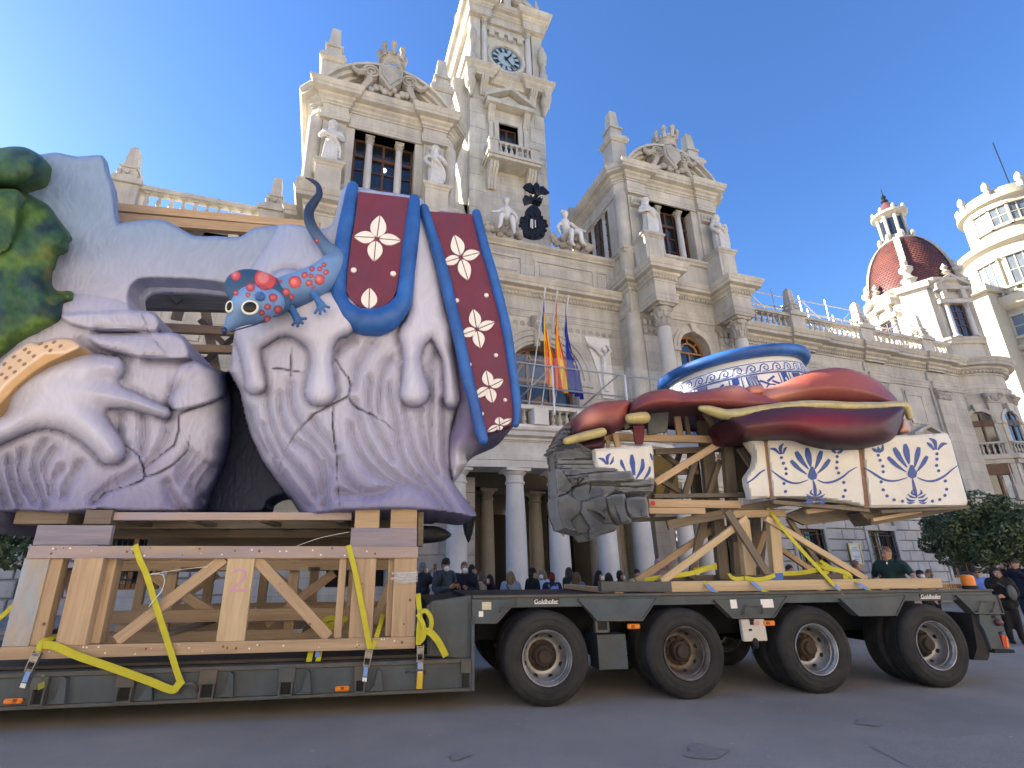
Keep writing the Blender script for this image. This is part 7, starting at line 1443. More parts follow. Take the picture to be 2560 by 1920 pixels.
motif(mb_, 685, 1180, R2([(640, 935), (540, 970), (495, 1050), (770, 965), (845, 1040)]), R2([(675, 1110), (655, 1130), (640, 1175), (712, 1130), (732, 1170)]), [(318, 1138), (400, 1200), (480, 1245), (560, 1255), (650, 1225)], [(735, 1225), (800, 1250), (880, 1240), (960, 1200), (1020, 1150), (1090, 1110)], [(697, 1230), (712, 1300), (718, 1388)],
      [(410, 1025), (428, 1075), (450, 1125), (453, 1170), (433, 1258), (447, 1330), (913, 1015), (912, 1065), (908, 1118), (925, 1163), (972, 1248), (985, 1320), (968, 1375)],
      [([(305, 945), (350, 950), (395, 995)], (2, 8, 3)), ([(430, 897), (400, 935), (410, 995)], (2, 10, 5)), ([(460, 930), (440, 950), (425, 992)], (2, 7, 3)), ([(855, 950), (880, 965), (900, 985)], (2, 8, 4)), ([(968, 950), (945, 970), (915, 985)], (2, 8, 4))])
motif(mc_, 1585, 1165, R2([(1525, 900), (1425, 935), (1370, 1020), (1650, 930), (1725, 1010)]), R2([(1562, 1085), (1545, 1115), (1538, 1155), (1610, 1115), (1628, 1155)]), [(1150, 1110), (1230, 1160), (1330, 1220), (1430, 1235), (1545, 1205)], [(1635, 1205), (1720, 1235), (1800, 1230), (1880, 1190), (1940, 1140), (2000, 1095)], [(1592, 1215), (1610, 1300), (1630, 1388)],
      [(1283, 1003), (1300, 1048), (1325, 1103), (1328, 1152), (1310, 1243), (1328, 1315), (1363, 1370), (1427, 1405), (1502, 1418), (1813, 990), (1813, 1038), (1810, 1095), (1828, 1143), (1888, 1235), (1900, 1310), (1885, 1365), (1838, 1403), (1772, 1417)],
      [([(1720, 888), (1750, 910), (1790, 955)], (2, 9, 4)), ([(1740, 850), (1790, 880), (1805, 955)], (2, 11, 4)), ([(1905, 900), (1860, 905), (1820, 955)], (2, 10, 4)), ([(1225, 940), (1250, 955), (1275, 975)], (2, 9, 4)), ([(1325, 900), (1320, 950), (1290, 978)], (2, 9, 4)), ([(1280, 925), (1285, 950), (1283, 978)], (2, 9, 4))])
mb_.part('painted_motif', TBLUE, tb); mc_.part('painted_motif', TBLUE, tc)
m = MB(); brush(m, [(1867, 1208), (1885, 1196), (1900, 1182), (1913, 1174)], (3, 5, 3)); m.part('painted_motif', TBLUE, ta)
m = MB()
for q, w in (([(430, 975), (470, 985), (500, 1025)], (1, 8, 3)), ([(535, 935), (505, 965), (510, 1025)], (1, 9, 4)), ([(555, 960), (545, 1000), (525, 1025)], (1, 7, 3)), ([(615, 985), (622, 1020), (650, 1075)], (4, 9, 3)), ([(700, 945), (705, 1010), (720, 1110)], (6, 14, 6)), ([(785, 980), (785, 1050), (735, 1140)], (6, 11, 3)), ([(845, 1040), (835, 1090), (795, 1145)], (4, 8, 3)), ([(845, 935), (855, 955), (866, 990)], (2, 6, 3))): m = MB(); brush(m, R1(q), w); m.part('painted_stroke', TBLUE, td)
# cushions: pinkish highlights and shaded undersides are put into the vertex colour
def cush(name, poly, v0, B, w, cf, step=4.5, back=-1.4, par=S2): return relief(name, poly, lambda x, y, sd: v0+B*dome_(sd, w)+.012*(fbm(x, y, 40)-.5), step, back, SMOOTHP, par, cf, (), 4, 70)
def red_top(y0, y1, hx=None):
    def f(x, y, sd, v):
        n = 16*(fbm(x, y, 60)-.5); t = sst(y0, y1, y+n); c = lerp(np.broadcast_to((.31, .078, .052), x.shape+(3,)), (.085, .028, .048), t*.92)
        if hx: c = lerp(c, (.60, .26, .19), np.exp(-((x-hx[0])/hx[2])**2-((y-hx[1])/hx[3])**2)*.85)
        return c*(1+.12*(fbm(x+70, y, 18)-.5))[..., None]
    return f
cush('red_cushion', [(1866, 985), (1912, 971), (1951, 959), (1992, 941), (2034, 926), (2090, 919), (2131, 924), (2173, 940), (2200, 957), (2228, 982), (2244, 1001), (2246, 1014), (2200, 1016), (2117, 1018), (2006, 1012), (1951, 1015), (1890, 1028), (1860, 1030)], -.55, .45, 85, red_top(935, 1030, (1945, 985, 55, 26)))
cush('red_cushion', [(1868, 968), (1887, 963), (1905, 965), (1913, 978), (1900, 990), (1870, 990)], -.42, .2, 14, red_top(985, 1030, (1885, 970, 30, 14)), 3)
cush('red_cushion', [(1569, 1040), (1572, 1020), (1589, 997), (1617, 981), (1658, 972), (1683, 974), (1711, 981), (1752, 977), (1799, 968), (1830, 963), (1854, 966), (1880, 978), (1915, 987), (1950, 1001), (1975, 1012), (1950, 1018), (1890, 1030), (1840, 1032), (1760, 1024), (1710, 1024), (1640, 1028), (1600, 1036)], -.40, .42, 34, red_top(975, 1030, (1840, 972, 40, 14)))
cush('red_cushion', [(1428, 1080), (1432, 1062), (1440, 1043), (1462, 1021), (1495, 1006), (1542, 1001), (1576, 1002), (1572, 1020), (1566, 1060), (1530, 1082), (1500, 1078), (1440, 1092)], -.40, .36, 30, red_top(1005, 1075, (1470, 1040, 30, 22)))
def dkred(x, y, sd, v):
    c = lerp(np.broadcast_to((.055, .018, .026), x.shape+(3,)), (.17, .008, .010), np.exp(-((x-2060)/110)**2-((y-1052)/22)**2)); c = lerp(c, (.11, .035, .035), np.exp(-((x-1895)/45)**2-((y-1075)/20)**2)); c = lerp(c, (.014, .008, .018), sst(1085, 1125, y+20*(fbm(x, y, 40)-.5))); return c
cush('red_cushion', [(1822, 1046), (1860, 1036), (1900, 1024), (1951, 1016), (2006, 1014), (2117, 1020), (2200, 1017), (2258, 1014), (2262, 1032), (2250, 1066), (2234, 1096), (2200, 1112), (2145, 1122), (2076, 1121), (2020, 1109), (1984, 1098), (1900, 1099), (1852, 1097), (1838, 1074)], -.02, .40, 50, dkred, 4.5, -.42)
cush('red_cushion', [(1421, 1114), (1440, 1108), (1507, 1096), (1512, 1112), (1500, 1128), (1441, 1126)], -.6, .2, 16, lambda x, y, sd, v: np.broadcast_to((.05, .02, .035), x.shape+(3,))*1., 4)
cush('cushion_end', R2([(1455, 810), (1560, 800), (1572, 760), (1545, 690), (1500, 680), (1475, 740)]), -.5, .15, 12, lambda x, y, sd, v: np.broadcast_to((.50, .29, .22), x.shape+(3,))*1., 4)
flatpoly(R1([(712, 715), (802, 712), (800, 800), (790, 862), (732, 862), (718, 790)]), -.35, .03, mat('maroon_scrap', (.10, .010, .022), .7), S2, 'torn_strip')
flatpoly(R1([(500, 650), (560, 622), (588, 650), (575, 690), (500, 705)]), -.38, .03, mat('red_scrap', (.33, .02, .03), .7), S2, 'torn_edge')
GOLD = mat('gold_paint', (.42, .335, .125), .35, var=.3, vs=5, tint=(.33, .30, .16), spec=.6)
rope([(1752, 1021, 7), (1768, 1024, 11), (1785, 1029, 13), (1810, 1036, 14), (1840, 1036, 14.5), (1895, 1028, 14), (1951, 1020, 13.5), (2006, 1014, 13), (2060, 1014, 13), (2117, 1017, 13), (2200, 1017, 12.5), (2240, 1014, 12), (2262, 1016, 11), (2270, 1028, 9), (2274, 1044, 7)], .0, GOLD, S2, 'gold_piping')
rope([(1416, 1103, 9), (1440, 1096, 11), (1475, 1087, 12), (1506, 1080, 11)], -.05, GOLD, S2, 'gold_piping'); rope([(1574, 1046, 12), (1590, 1046, 15), (1611, 1044, 15)], -.05, GOLD, S2, 'gold_piping')
# pot
pc = tp(1824, 938, -2.1); PR = 168*scl(1824, 938, -2.1); ta_ = rad(5.5); PX = TU*math.cos(ta_)+np.array([0, 0, 1])*math.sin(ta_); PZ = -TU*math.sin(ta_)+np.array([0, 0, 1])*math.cos(ta_); PZ = PZ+TN*.02; PZ /= np.linalg.norm(PZ); PYv = np.cross(PZ, PX)
potax = (PX, PYv, PZ); POTW = mat('pot_white', (.62, .645, .67), .35, var=.05, vs=4, bump=.06, bs=20)
pprof = [(.86, .02), (.90, -.06), (.92, -.12), (.945, -.2), (.965, -.3), (.985, -.42), (1.0, -.56), (1.0, -.75), (.96, -.95)]
pot = MB(); pot.lathe([(r*PR, z*PR) for r, z in pprof], 64, pc, ax=potax); po = pot.part('pot', POTW, S2, 60)
m = MB(); m.lathe([(.80*PR, .0), (.84*PR, -.05*PR), (.92*PR, -.075*PR), (1.0*PR, -.06*PR), (1.035*PR, -.0), (1.02*PR, .06*PR), (.94*PR, .085*PR), (.85*PR, .06*PR), (.80*PR, 0)], 72, pc, ax=potax); m.part('pot_rim', BLUE, po, 80)
def pp(th, z, off=.004): r = np.interp(-z, [-q[1] for q in pprof], [q[0] for q in pprof])*PR+off; return pc+PX*r*math.cos(th)+PYv*r*math.sin(th)+PZ*z*PR
PF = -math.pi/2                                       # towards the street
def pstrip(m, pts, w):
    C = smooth_curve(pts, 3)
    for a, b in zip(C, C[1:]):
        d = np.array([b[0]-a[0], b[1]-a[1]]); d /= np.linalg.norm(d)+1e-9; n = np.array([-d[1], d[0]])*w/2; e = d*w*.15
        m.add([pp(PF+a[0]-n[0]-e[0], a[1]-n[1]-e[1]), pp(PF+b[0]-n[0]+e[0], b[1]-n[1]+e[1]), pp(PF+b[0]+n[0]+e[0], b[1]+n[1]+e[1]), pp(PF+a[0]+n[0]-e[0], a[1]+n[1]-e[1])], [(0, 1, 2, 3)])
m = MB()
for z in (-.155, -.305, -.318): pstrip(m, [(a, z) for a in np.linspace(-1.5, 1.5, 40)], .010)
for k in range(18):
    a0 = -1.5+k*.17; pstrip(m, [(a0, -.285), (a0+.035, -.20), (a0+.09, -.18), (a0+.125, -.22), (a0+.105, -.265), (a0+.07, -.255), (a0+.068, -.225), (a0+.09, -.218)], .014); pstrip(m, [(a0+.03, -.285), (a0+.11, -.285), (a0+.165, -.27)], .010)
for k in range(5):
    a0 = -1.25+k*.62
    pstrip(m, [(a0, -.33), (a0, -.95)], .085)
    for d in (-.075, .075): pstrip(m, [(a0+d, -.33), (a0+d, -.95)], .014)
    for j in range(4): pstrip(m, [(a0+.14+.028*j, -.33), (a0+.14+.05*j+.02, -.6)], .009); pstrip(m, [(a0+.24-.028*j, -.33), (a0+.20-.05*j+.12, -.6)], .009)
    pstrip(m, [(a0+.13, -.33), (a0+.15, -.52), (a0+.2, -.62), (a0+.25, -.52), (a0+.26, -.33)], .010)
    for cx_, cz_, s_ in ((.33, -.44, 1), (.42, -.40, -1), (.48, -.46, 1), (.38, -.55, -1)): pstrip(m, [(a0+cx_-.05, cz_+.03*s_), (a0+cx_, cz_), (a0+cx_+.05, cz_-.03*s_)], .028)
    pstrip(m, [(a0+.3, -.6), (a0+.36, -.48), (a0+.46, -.5), (a0+.48, -.6)], .016)
m.part('painted_pattern', TBLUE, po)
# rocks: stacked ledges
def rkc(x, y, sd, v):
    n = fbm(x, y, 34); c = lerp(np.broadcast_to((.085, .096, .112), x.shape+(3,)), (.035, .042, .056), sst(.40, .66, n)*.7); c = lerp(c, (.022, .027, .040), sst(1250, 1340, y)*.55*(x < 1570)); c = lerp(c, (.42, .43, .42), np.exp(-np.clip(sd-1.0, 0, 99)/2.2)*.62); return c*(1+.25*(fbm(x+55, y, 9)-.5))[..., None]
ROCKM = mat('rock_paint', attr='col', rough=.7, bump=.35, bs=16, var=.08, vs=4)
_fc = RN.rand(40, 5)
def facet(x, y):
    """broken planes: each cell of the rock tilts its own way"""
    cx_ = 1384+_fc[:, 0]*260; cy_ = 1060+_fc[:, 1]*300; d = np.stack([np.hypot(x-a, (y-b)*1.2) for a, b in zip(cx_, cy_)], 0); i = np.argmin(d, 0)
    return (_fc[i, 2]-.5)+((x-cx_[i])*(_fc[i, 3]-.5)+(y-cy_[i])*(_fc[i, 4]-.5))/45.
def rock(name, pts, v0, B=.10, w=7, back=-.72, k=1, step=3.0): return relief(name, pts, lambda x, y, sd: v0+B*dome_(sd, w*.6)+facet(x, y)*(.11 if name == 'rock_block' else .03)+(.035*(((y+.15*x+6*vnoise(x, y, 40))/13)%1) if name == 'rock_mass' else 0), step, back, ROCKM, S2, rkc, (), k, 60)
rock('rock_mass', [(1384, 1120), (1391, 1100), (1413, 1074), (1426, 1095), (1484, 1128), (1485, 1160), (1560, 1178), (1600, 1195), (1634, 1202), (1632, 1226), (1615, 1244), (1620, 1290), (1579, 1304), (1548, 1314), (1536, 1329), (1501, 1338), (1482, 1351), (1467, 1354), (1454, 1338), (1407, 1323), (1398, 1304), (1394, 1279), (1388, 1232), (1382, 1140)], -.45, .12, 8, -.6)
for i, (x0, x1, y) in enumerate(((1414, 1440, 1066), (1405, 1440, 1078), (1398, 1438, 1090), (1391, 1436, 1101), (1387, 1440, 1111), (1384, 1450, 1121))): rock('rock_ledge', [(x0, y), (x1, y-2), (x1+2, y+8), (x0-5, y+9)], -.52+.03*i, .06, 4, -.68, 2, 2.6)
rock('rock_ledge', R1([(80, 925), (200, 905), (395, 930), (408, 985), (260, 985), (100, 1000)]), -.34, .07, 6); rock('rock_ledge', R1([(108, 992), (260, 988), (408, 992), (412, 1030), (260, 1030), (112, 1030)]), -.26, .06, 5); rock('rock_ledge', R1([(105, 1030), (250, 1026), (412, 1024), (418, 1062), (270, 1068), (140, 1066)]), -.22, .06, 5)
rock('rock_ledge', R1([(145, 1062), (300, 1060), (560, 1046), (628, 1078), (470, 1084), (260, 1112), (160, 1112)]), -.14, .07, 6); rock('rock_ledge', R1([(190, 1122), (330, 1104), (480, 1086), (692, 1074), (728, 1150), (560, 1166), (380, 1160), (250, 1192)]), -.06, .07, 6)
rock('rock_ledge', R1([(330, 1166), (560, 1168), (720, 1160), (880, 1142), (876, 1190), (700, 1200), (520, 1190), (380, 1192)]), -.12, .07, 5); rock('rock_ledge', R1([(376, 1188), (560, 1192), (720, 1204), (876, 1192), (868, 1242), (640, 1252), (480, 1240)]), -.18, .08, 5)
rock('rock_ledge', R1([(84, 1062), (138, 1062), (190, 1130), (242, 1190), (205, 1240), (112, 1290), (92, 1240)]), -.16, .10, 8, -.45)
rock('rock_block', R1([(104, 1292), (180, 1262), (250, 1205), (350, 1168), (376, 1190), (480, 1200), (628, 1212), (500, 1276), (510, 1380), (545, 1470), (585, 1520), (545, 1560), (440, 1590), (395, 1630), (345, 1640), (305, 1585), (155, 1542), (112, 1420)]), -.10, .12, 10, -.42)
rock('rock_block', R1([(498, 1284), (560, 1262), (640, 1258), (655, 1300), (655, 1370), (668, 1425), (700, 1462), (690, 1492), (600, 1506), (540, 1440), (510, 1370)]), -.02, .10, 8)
rock('rock_block', R1([(648, 1304), (690, 1286), (760, 1282), (816, 1288), (832, 1350), (836, 1440), (770, 1458), (700, 1450), (662, 1400)]), .02, .09, 8)
def rcrack(pts, v=.08): m = MB(); m.tube([tp(x, y, v) for x, y in smooth_curve(R1(pts), 3)], .009, 5); m.part('rock_crack', mat('crack_dark', (.012, .013, .016), .9), S2, True)
rcrack([(225, 1195), (222, 1260), (250, 1330)], .0); rcrack([(375, 1190), (362, 1260), (370, 1330)], .0); rcrack([(460, 1290), (400, 1370), (330, 1395), (220, 1400)], .02); rcrack([(240, 1120), (275, 1150), (265, 1185), (320, 1135)], .0)
flatpoly(R1([(118, 1508), (150, 1540), (240, 1552), (270, 1580), (205, 1562), (165, 1560), (160, 1600), (140, 1575)]), -.4, .03, TIM, S2, 'splintered_board')
# timber skeleton of the second sculpture
def M2(x0, y0, x1, y1, w, v, m_=TIMD, d=.05, n='timber', v1=None): return member(x0, y0, x1, y1, w, v, m_, d, S2, n, v1)
M2(1673, 1467, 2345, 1457, 24, -.25, TIML, .12, 'base_beam'); M2(1499, 1466, 1674, 1467, 24, -.24, mat('dark_painted_board', (.06, .065, .075), .5, var=.4, vs=3), .12, 'base_beam')
M2(1510, 1480, 2330, 1468, 12, -2.0, TIM, .12, 'base_beam'); 
for px in (1540, 1660, 1760, 1900, 2040, 2200): p = tp(px, 1478, -.3); m = MB(); m.beam(p+TN*.1, p-TN*2.0, .12, .07, (0, 0, 1)); m.part('cross_beam', TIM, S2, bev=.004)
M2(1640, 1448, 2120, 1441, 16, -.9, TIMD, .08, 'sill'); M2(1590, 1453, 1782, 1323, 15, -.9, TIM, .06, 'brace'); M2(1652, 1454, 1866, 1296, 17, -.35, TIML, .06, 'brace'); M2(1970, 1295, 2042, 1404, 13, -.7, TIMD, .05, 'brace'); M2(1817, 1277, 1922, 1440, 19, -.3, TIMD, .05, 'brace'); M2(1913, 1296, 2166, 1449, 15, -.45, TIML, .06, 'brace'); M2(1950, 1372, 2032, 1428, 13, -1.3, TIM, .06, 'brace'); M2(1766, 1272, 1727, 1447, 19, -.8, TIMD, .05, 'brace'); M2(1880, 1420, 1912, 1330, 14, -.9, TIM, .05, 'brace'); M2(1900, 1440, 1915, 1300, 10, -1.0, TIMD, .05, 'brace')
M2(1758, 1041, 1791, 1360, 34, -.95, TIMD, .1, 'post'); M2(1793, 1297, 1808, 1449, 28, -.75, TIMD, .1, 'post'); M2(1815, 1095, 1838, 1354, 27, -.7, TIMD, .1, 'post'); M2(1832, 1300, 1842, 1440, 20, -1.0, TIMD, .1, 'post'); M2(1856, 1300, 1872, 1438, 28, -.5, TIML, .1, 'post'); M2(1931, 1296, 1942, 1436, 28, -.5, TIML, .1, 'post'); M2(1885, 1290, 1893, 1440, 26, -1.4, TIMD, .1, 'post')
M2(1508, 1092, 1806, 1100, 19, -.6, TIM, .06, 'rail'); M2(1620, 1258, 1848, 1262, 19, -.45, TIM, .08, 'rail'); M2(1632, 1241, 1880, 1238, 10, -.5, TIMD, .12, 'rail'); M2(1620, 1277, 1760, 1278, 15, -.42, TIM, .08, 'rail'); M2(1580, 1300, 1690, 1296, 9, -.9, TIMD, .1, 'rail'); M2(1668, 1313, 2014, 1243, 22, -.55, TIMD, .05, 'raking_board'); M2(1830, 1286, 1960, 1283, 18, -.5, TIM, .08, 'rail'); M2(1636, 1130, 1810, 1122, 15, -.9, TIMD, .06, 'rail'); M2(1630, 1186, 1745, 1180, 10, -1.0, TIMD, .06, 'rail')
M2(1637, 1207, 1812, 1100, 17, -.48, TIM, .06, 'brace'); M2(1650, 1130, 1720, 1180, 12, -1.1, TIMD, .05, 'brace'); M2(1650, 1200, 1722, 1242, 13, -1.0, TIMD, .05, 'brace'); M2(1742, 1140, 1712, 1236, 14, -.9, TIMD, .05, 'brace'); M2(1800, 1150, 1770, 1240, 12, -.85, TIMD, .05, 'brace'); M2(1760, 1030, 1800, 1090, 14, -.6, TIMD, .05, 'brace'); M2(1790, 1026, 1840, 1076, 22, -.7, TIMD, .05, 'brace'); M2(1690, 1030, 1700, 1090, 17, -.8, TIM, .05, 'post'); M2(1712, 1030, 1722, 1090, 10, -.8, TIMD, .05, 'post'); M2(1536, 1085, 1545, 1118, 14, -.5, TIM, .04, 'post'); M2(1518, 1076, 1520, 1118, 8, -.6, TIM, .04, 'post'); M2(1545, 1030, 1568, 1072, 14, -.6, TIMD, .04, 'brace'); M2(1848, 1120, 1900, 1200, 16, -.6, TIMD, .05, 'brace'); M2(1842, 1110, 1850, 1230, 30, -1.0, TIMD, .05, 'post'); M2(1730, 1120, 1745, 1260, 28, -1.4, TIMD, .06, 'post'); M2(1660, 1250, 1700, 1130, 12, -1.5, TIMD, .06, 'brace'); M2(1870, 1105, 1872, 1240, 26, -1.2, TIMD, .06, 'post')
flatpoly([(1618, 1030), (1672, 1026), (1668, 1080), (1622, 1085)], -.5, .06, mat('grey_foam', (.085, .095, .10), .8, var=.3, vs=8), S2, 'foam_block'); flatpoly([(1812, 1030), (1880, 1036), (1852, 1085), (1822, 1096)], -.55, .04, TIMD, S2, 'gusset_board')
flatpoly([(1634, 1136), (1690, 1150), (1700, 1240), (1640, 1245)], -2.2, .04, mat('yellow_board', (.62, .44, .12), .7, var=.08), S2, 'yellow_panel')
flatpoly([(1960, 1288), (2040, 1256), (2110, 1254), (2152, 1268), (2130, 1299), (2014, 1313)], -.6, .06, TIMD, S2, 'under_board'); flatpoly([(2150, 1282), (2172, 1268), (2418, 1266), (2400, 1274), (2322, 1290), (2180, 1313), (2170, 1300)], -.35, .3, TIMD, S2, 'under_board')
M2(2014, 1280, 2150, 1260, 12, -.3, TIM, .05, 'rail'); M2(1930, 1255, 2170, 1276, 10, -.2, TIMD, .06, 'rail'); M2(2180, 1300, 2300, 1278, 9, -.3, TIM, .05, 'rail'); M2(2200, 1280, 2420, 1268, 8, -.2, TIMD, .05, 'rail')
m = MB(); p0 = tp(1400, 1230, -1.2); m.add([tp(1400, 1180, -1.25), tp(1640, 1180, -1.25), tp(1640, 1290, -1.25), tp(1400, 1290, -1.25)], [(0, 1, 2, 3)]); m.part('rear_sheet', TIMD, S2)
flatpoly([(1926, 1434), (1958, 1432), (1958, 1470), (1930, 1471)], -.245, .003, mat('blue_smear', (.05, .14, .38), .7), S2, 'paint_smear'); m = MB(); P = tp(1633, 1258, -.39); m.lathe([(.001, .004), (.03, .003), (.034, 0)], 14, P, ax=(TU, (0, 0, 1), TN)); m.part('paint_smear', mat('red_smear', (.45, .03, .05), .7), S2)
# straps over the second sculpture
s = strap('long diagonal yellow strap from under the tiles down to the rear deck', [([(1919, 1270, -.5), (1962, 1327, -.3), (2012, 1384, -.25), (2072, 1449, -.15), (2088, 1465, -.15)], .055, None), ([(2096, 1474, -.1), (2106, 1485, -.02)], .055, None), ([(2072, 1449, -.17), (2090, 1466, -.14), (2100, 1478, -.10)], .05, LBL)], tp(2000, 1380, -.3))
strap('tangle of yellow webbing beside the man in the green shirt', [([(1952, 1434, -.5), (2000, 1432, -.5), (2052, 1424, -.45)], .06, None), ([(2040, 1405, -.5), (2060, 1418, -.4), (2090, 1424, -.35), (2118, 1434, -.35), (2126, 1446, -.35), (2108, 1444, -.35)], .07, None), ([(2046, 1422, -.45), (2058, 1432, -.4), (2070, 1425, -.4), (2056, 1412, -.42)], .06, None), ([(2050, 1402, -.45), (2066, 1412, -.4), (2078, 1420, -.4)], .05, None)], tp(2060, 1425, -.4))
strap('short yellow strap with blue label, leftmost on the pale base beam', [([(1759, 1454, -.2), (1776, 1470, -.12), (1796, 1486, -.02)], .05, None), ([(1766, 1461, -.15), (1780, 1474, -.09), (1788, 1480, -.05)], .046, LBL)], tp(1776, 1470, -.1))
strap('short yellow strap with blue label below the curled webbing end', [([(1871, 1447, -.2), (1892, 1465, -.12), (1918, 1484, -.02)], .05, None), ([(1879, 1454, -.15), (1893, 1466, -.10), (1904, 1475, -.06)], .046, LBL)], tp(1892, 1465, -.1))
strap('short yellow strap with blue label, rightmost on the pale base beam', [([(2135, 1450, -.2), (2155, 1464, -.12), (2180, 1480, -.02)], .05, None), ([(2144, 1457, -.15), (2158, 1467, -.1), (2168, 1474, -.06)], .046, LBL)], tp(2155, 1464, -.1))
strap('curled yellow webbing end on the base beam between the pale posts', [([(1822, 1434, -.24), (1830, 1444, -.2), (1845, 1447, -.2), (1862, 1445, -.22)], .05, None), ([(1862, 1444, -.2), (1890, 1449, -.18), (1920, 1444, -.18), (1937, 1437, -.2)], .055, None)], tp(1870, 1445, -.2))
strap('yellow webbing looped round the left posts of the timber stand', [([(1613, 1450, -.5), (1660, 1442, -.4), (1723, 1434, -.3), (1760, 1424, -.35), (1791, 1412, -.6)], .06, None), ([(1735, 1425, -.5), (1770, 1418, -.45), (1792, 1420, -.6)], .05, None)], tp(1720, 1435, -.4))
# ================================================================== PEOPLE
SKIN = mat('skin', (.42, .235, .165), .5, var=.06, vs=12, spec=.35); MASK = mat('face_mask', (.78, .78, .77), .7); EYE = mat('eye', (.03, .02, .015), .3); LIP = mat('lip', (.30, .10, .085), .5)
def cloth(n, c): return mat('cloth_'+n, c, .85, var=.16, vs=7, bump=.35, bs=14, bdist=.03)
HAIRC = dict(black=(.012, .010, .009), brown=(.045, .026, .016), fair=(.26, .175, .09), red=(.16, .018, .014), grey=(.2, .19, .18), light=(.13, .08, .045), shaved=(.16, .09, .06), hat=(.012, .012, .014), pink=(.55, .34, .33))
def person(label, px, py, depth, face, top, leg, hair='brown', cut='short', mask=True, pose='down', turn=0, tilt=0, sleeve=True, vox=.014, build=1.0, H0=None, lean=0, sh='short'):
    """standing figure whose head top falls on (px, py) of the photograph at the given distance along the view; face = compass heading in degrees from +Y towards +X"""
    d = ray(px, py); P = CAM+d*depth; gz = .13 if P[1] > 16.2 else 0.0; H = (P[2]-gz) if H0 is None else H0; k = H/1.74
    fx, fy = math.sin(rad(face)), math.cos(rad(face)); F = np.array([fx, fy, 0]); Rr = np.array([fy, -fx, 0]); B = np.array([P[0], P[1], gz])
    lf = math.tan(rad(lean))
    L = lambda a, b, c: B+k*(Rr*a*build+F*(b+lf*max(0, c-.9))+np.array([0, 0, c]))
    r_ = thing('person', label, 'person', tuple(B))
    ht = rad(turn); F2 = F*math.cos(ht)+Rr*math.sin(ht); R2 = Rr*math.cos(ht)-F*math.sin(ht); tt = rad(tilt); U2 = np.array([0, 0, math.cos(tt)])+F2*math.sin(tt); F3 = F2*math.cos(tt)-np.array([0, 0, math.sin(tt)])
    hc = L(0, .015, 1.605)+F2*math.sin(tt)*.06
    HL = lambda a, b, c: hc+k*(R2*a+F3*b+U2*c)
    S = {-1: L(-.185, 0, 1.41), 1: L(.185, 0, 1.41)}; E, Wr, hd = {}, {}, {}
    for e in (-1, 1):
        p = pose if isinstance(pose, str) else pose[0 if e < 0 else 1]
        if p == 'down': E[e], Wr[e], hd[e] = L(e*.245, -.03, 1.12), L(e*.24, .05, .88), np.array([0, 0, -1.])
        elif p == 'phone': E[e], Wr[e], hd[e] = L(e*.25, .02, 1.13), L(e*.08, .30, 1.17), F*.5-Rr*e*.3+np.array([0, 0, .5])
        elif p == 'photo': E[e], Wr[e], hd[e] = L(e*.27, .16, 1.28), L(e*.09, .30, 1.50), np.array([0, 0, 1.])+F*.2-Rr*e*.3
        elif p == 'fold': E[e], Wr[e], hd[e] = L(e*.25, .0, 1.12), L(-e*.05, .22, 1.10+.04*e), -Rr*e
        elif p == 'reach': E[e], Wr[e], hd[e] = L(e*.34, .13, 1.20), L(e*.42, .36, 1.08), F+Rr*e*.4
        elif p == 'hip': E[e], Wr[e], hd[e] = L(e*.36, -.14, 1.16), L(e*.22, -.10, .98), -Rr*e
        hd[e] = hd[e]/np.linalg.norm(hd[e])
    ch = []
    for e in (-1, 1):
        ch.append(([L(e*.09, 0, .93), L(e*.10, .01, .5), L(e*.10, -.01, .30), L(e*.10, -.02, .09)], [q*k for q in (.088, .062, .056, .038)]))
        ch.append(([L(e*.10, -.03, .05), L(e*.11, .12, .03)], [.04*k, .032*k]))
        ch.append(([L(e*.15, 0, 1.42), S[e], E[e], (E[e]*.55+Wr[e]*.45), Wr[e]], [q*k for q in (.062, .060, .044, .042, .027)]))
        h = hd[e]; sd = np.cross(h, F if abs(h @ F) < .9 else np.array([0, 0, 1.])); sd /= np.linalg.norm(sd); nn = np.cross(sd, h); pm = Wr[e]+h*.075*k
        ch.append(([Wr[e], Wr[e]+h*.04*k, pm], [q*k for q in (.026, .034, .034)]))
        for i, (o, ln) in enumerate(((-.030, .062), (-.010, .074), (.010, .070), (.029, .056))):
            b = pm+sd*o*k; ch.append(([b, b+h*ln*.55*k+nn*.008*k, b+h*ln*.9*k+nn*.034*k], [q*k for q in (.0125, .0115, .010)]))
        ch.append(([Wr[e]+h*.02*k+sd*.025*k, Wr[e]+h*.055*k+sd*.055*k+nn*.01*k, Wr[e]+h*.085*k+sd*.055*k+nn*.03*k], [q*k for q in (.016, .0135, .011)]))
    ch.append(([L(0, 0, .92), L(0, .0, 1.10), L(0, .0, 1.28), L(0, -.01, 1.40)], [q*k for q in (.12, .105, .115, .085)])); ch.append(([L(-.1, 0, 1.33), L(.1, 0, 1.33)], [.085*k, .085*k]))
    ch.append(([L(0, -.01, 1.42), L(0, .0, 1.50), HL(0, -.01, -.04)], [q*k for q in (.068, .056, .06)])); ch.append(([HL(0, .02, -.03), HL(0, .045, -.085)], [.072*k, .047*k])); ch.append(([HL(0, .085, .0), HL(0, .108, -.028)], [.011*k, .016*k]))
    for e in (-1, 1): ch.append(([HL(e*.076, -.005, -.02), HL(e*.08, -.012, .018)], [.012*k, .014*k]))
    capsule_body(ch, 'body', SKIN, r_, vox*k, [(HL(0, -.005, .02), (.080*k, .080*k, .112*k))])
    t = []
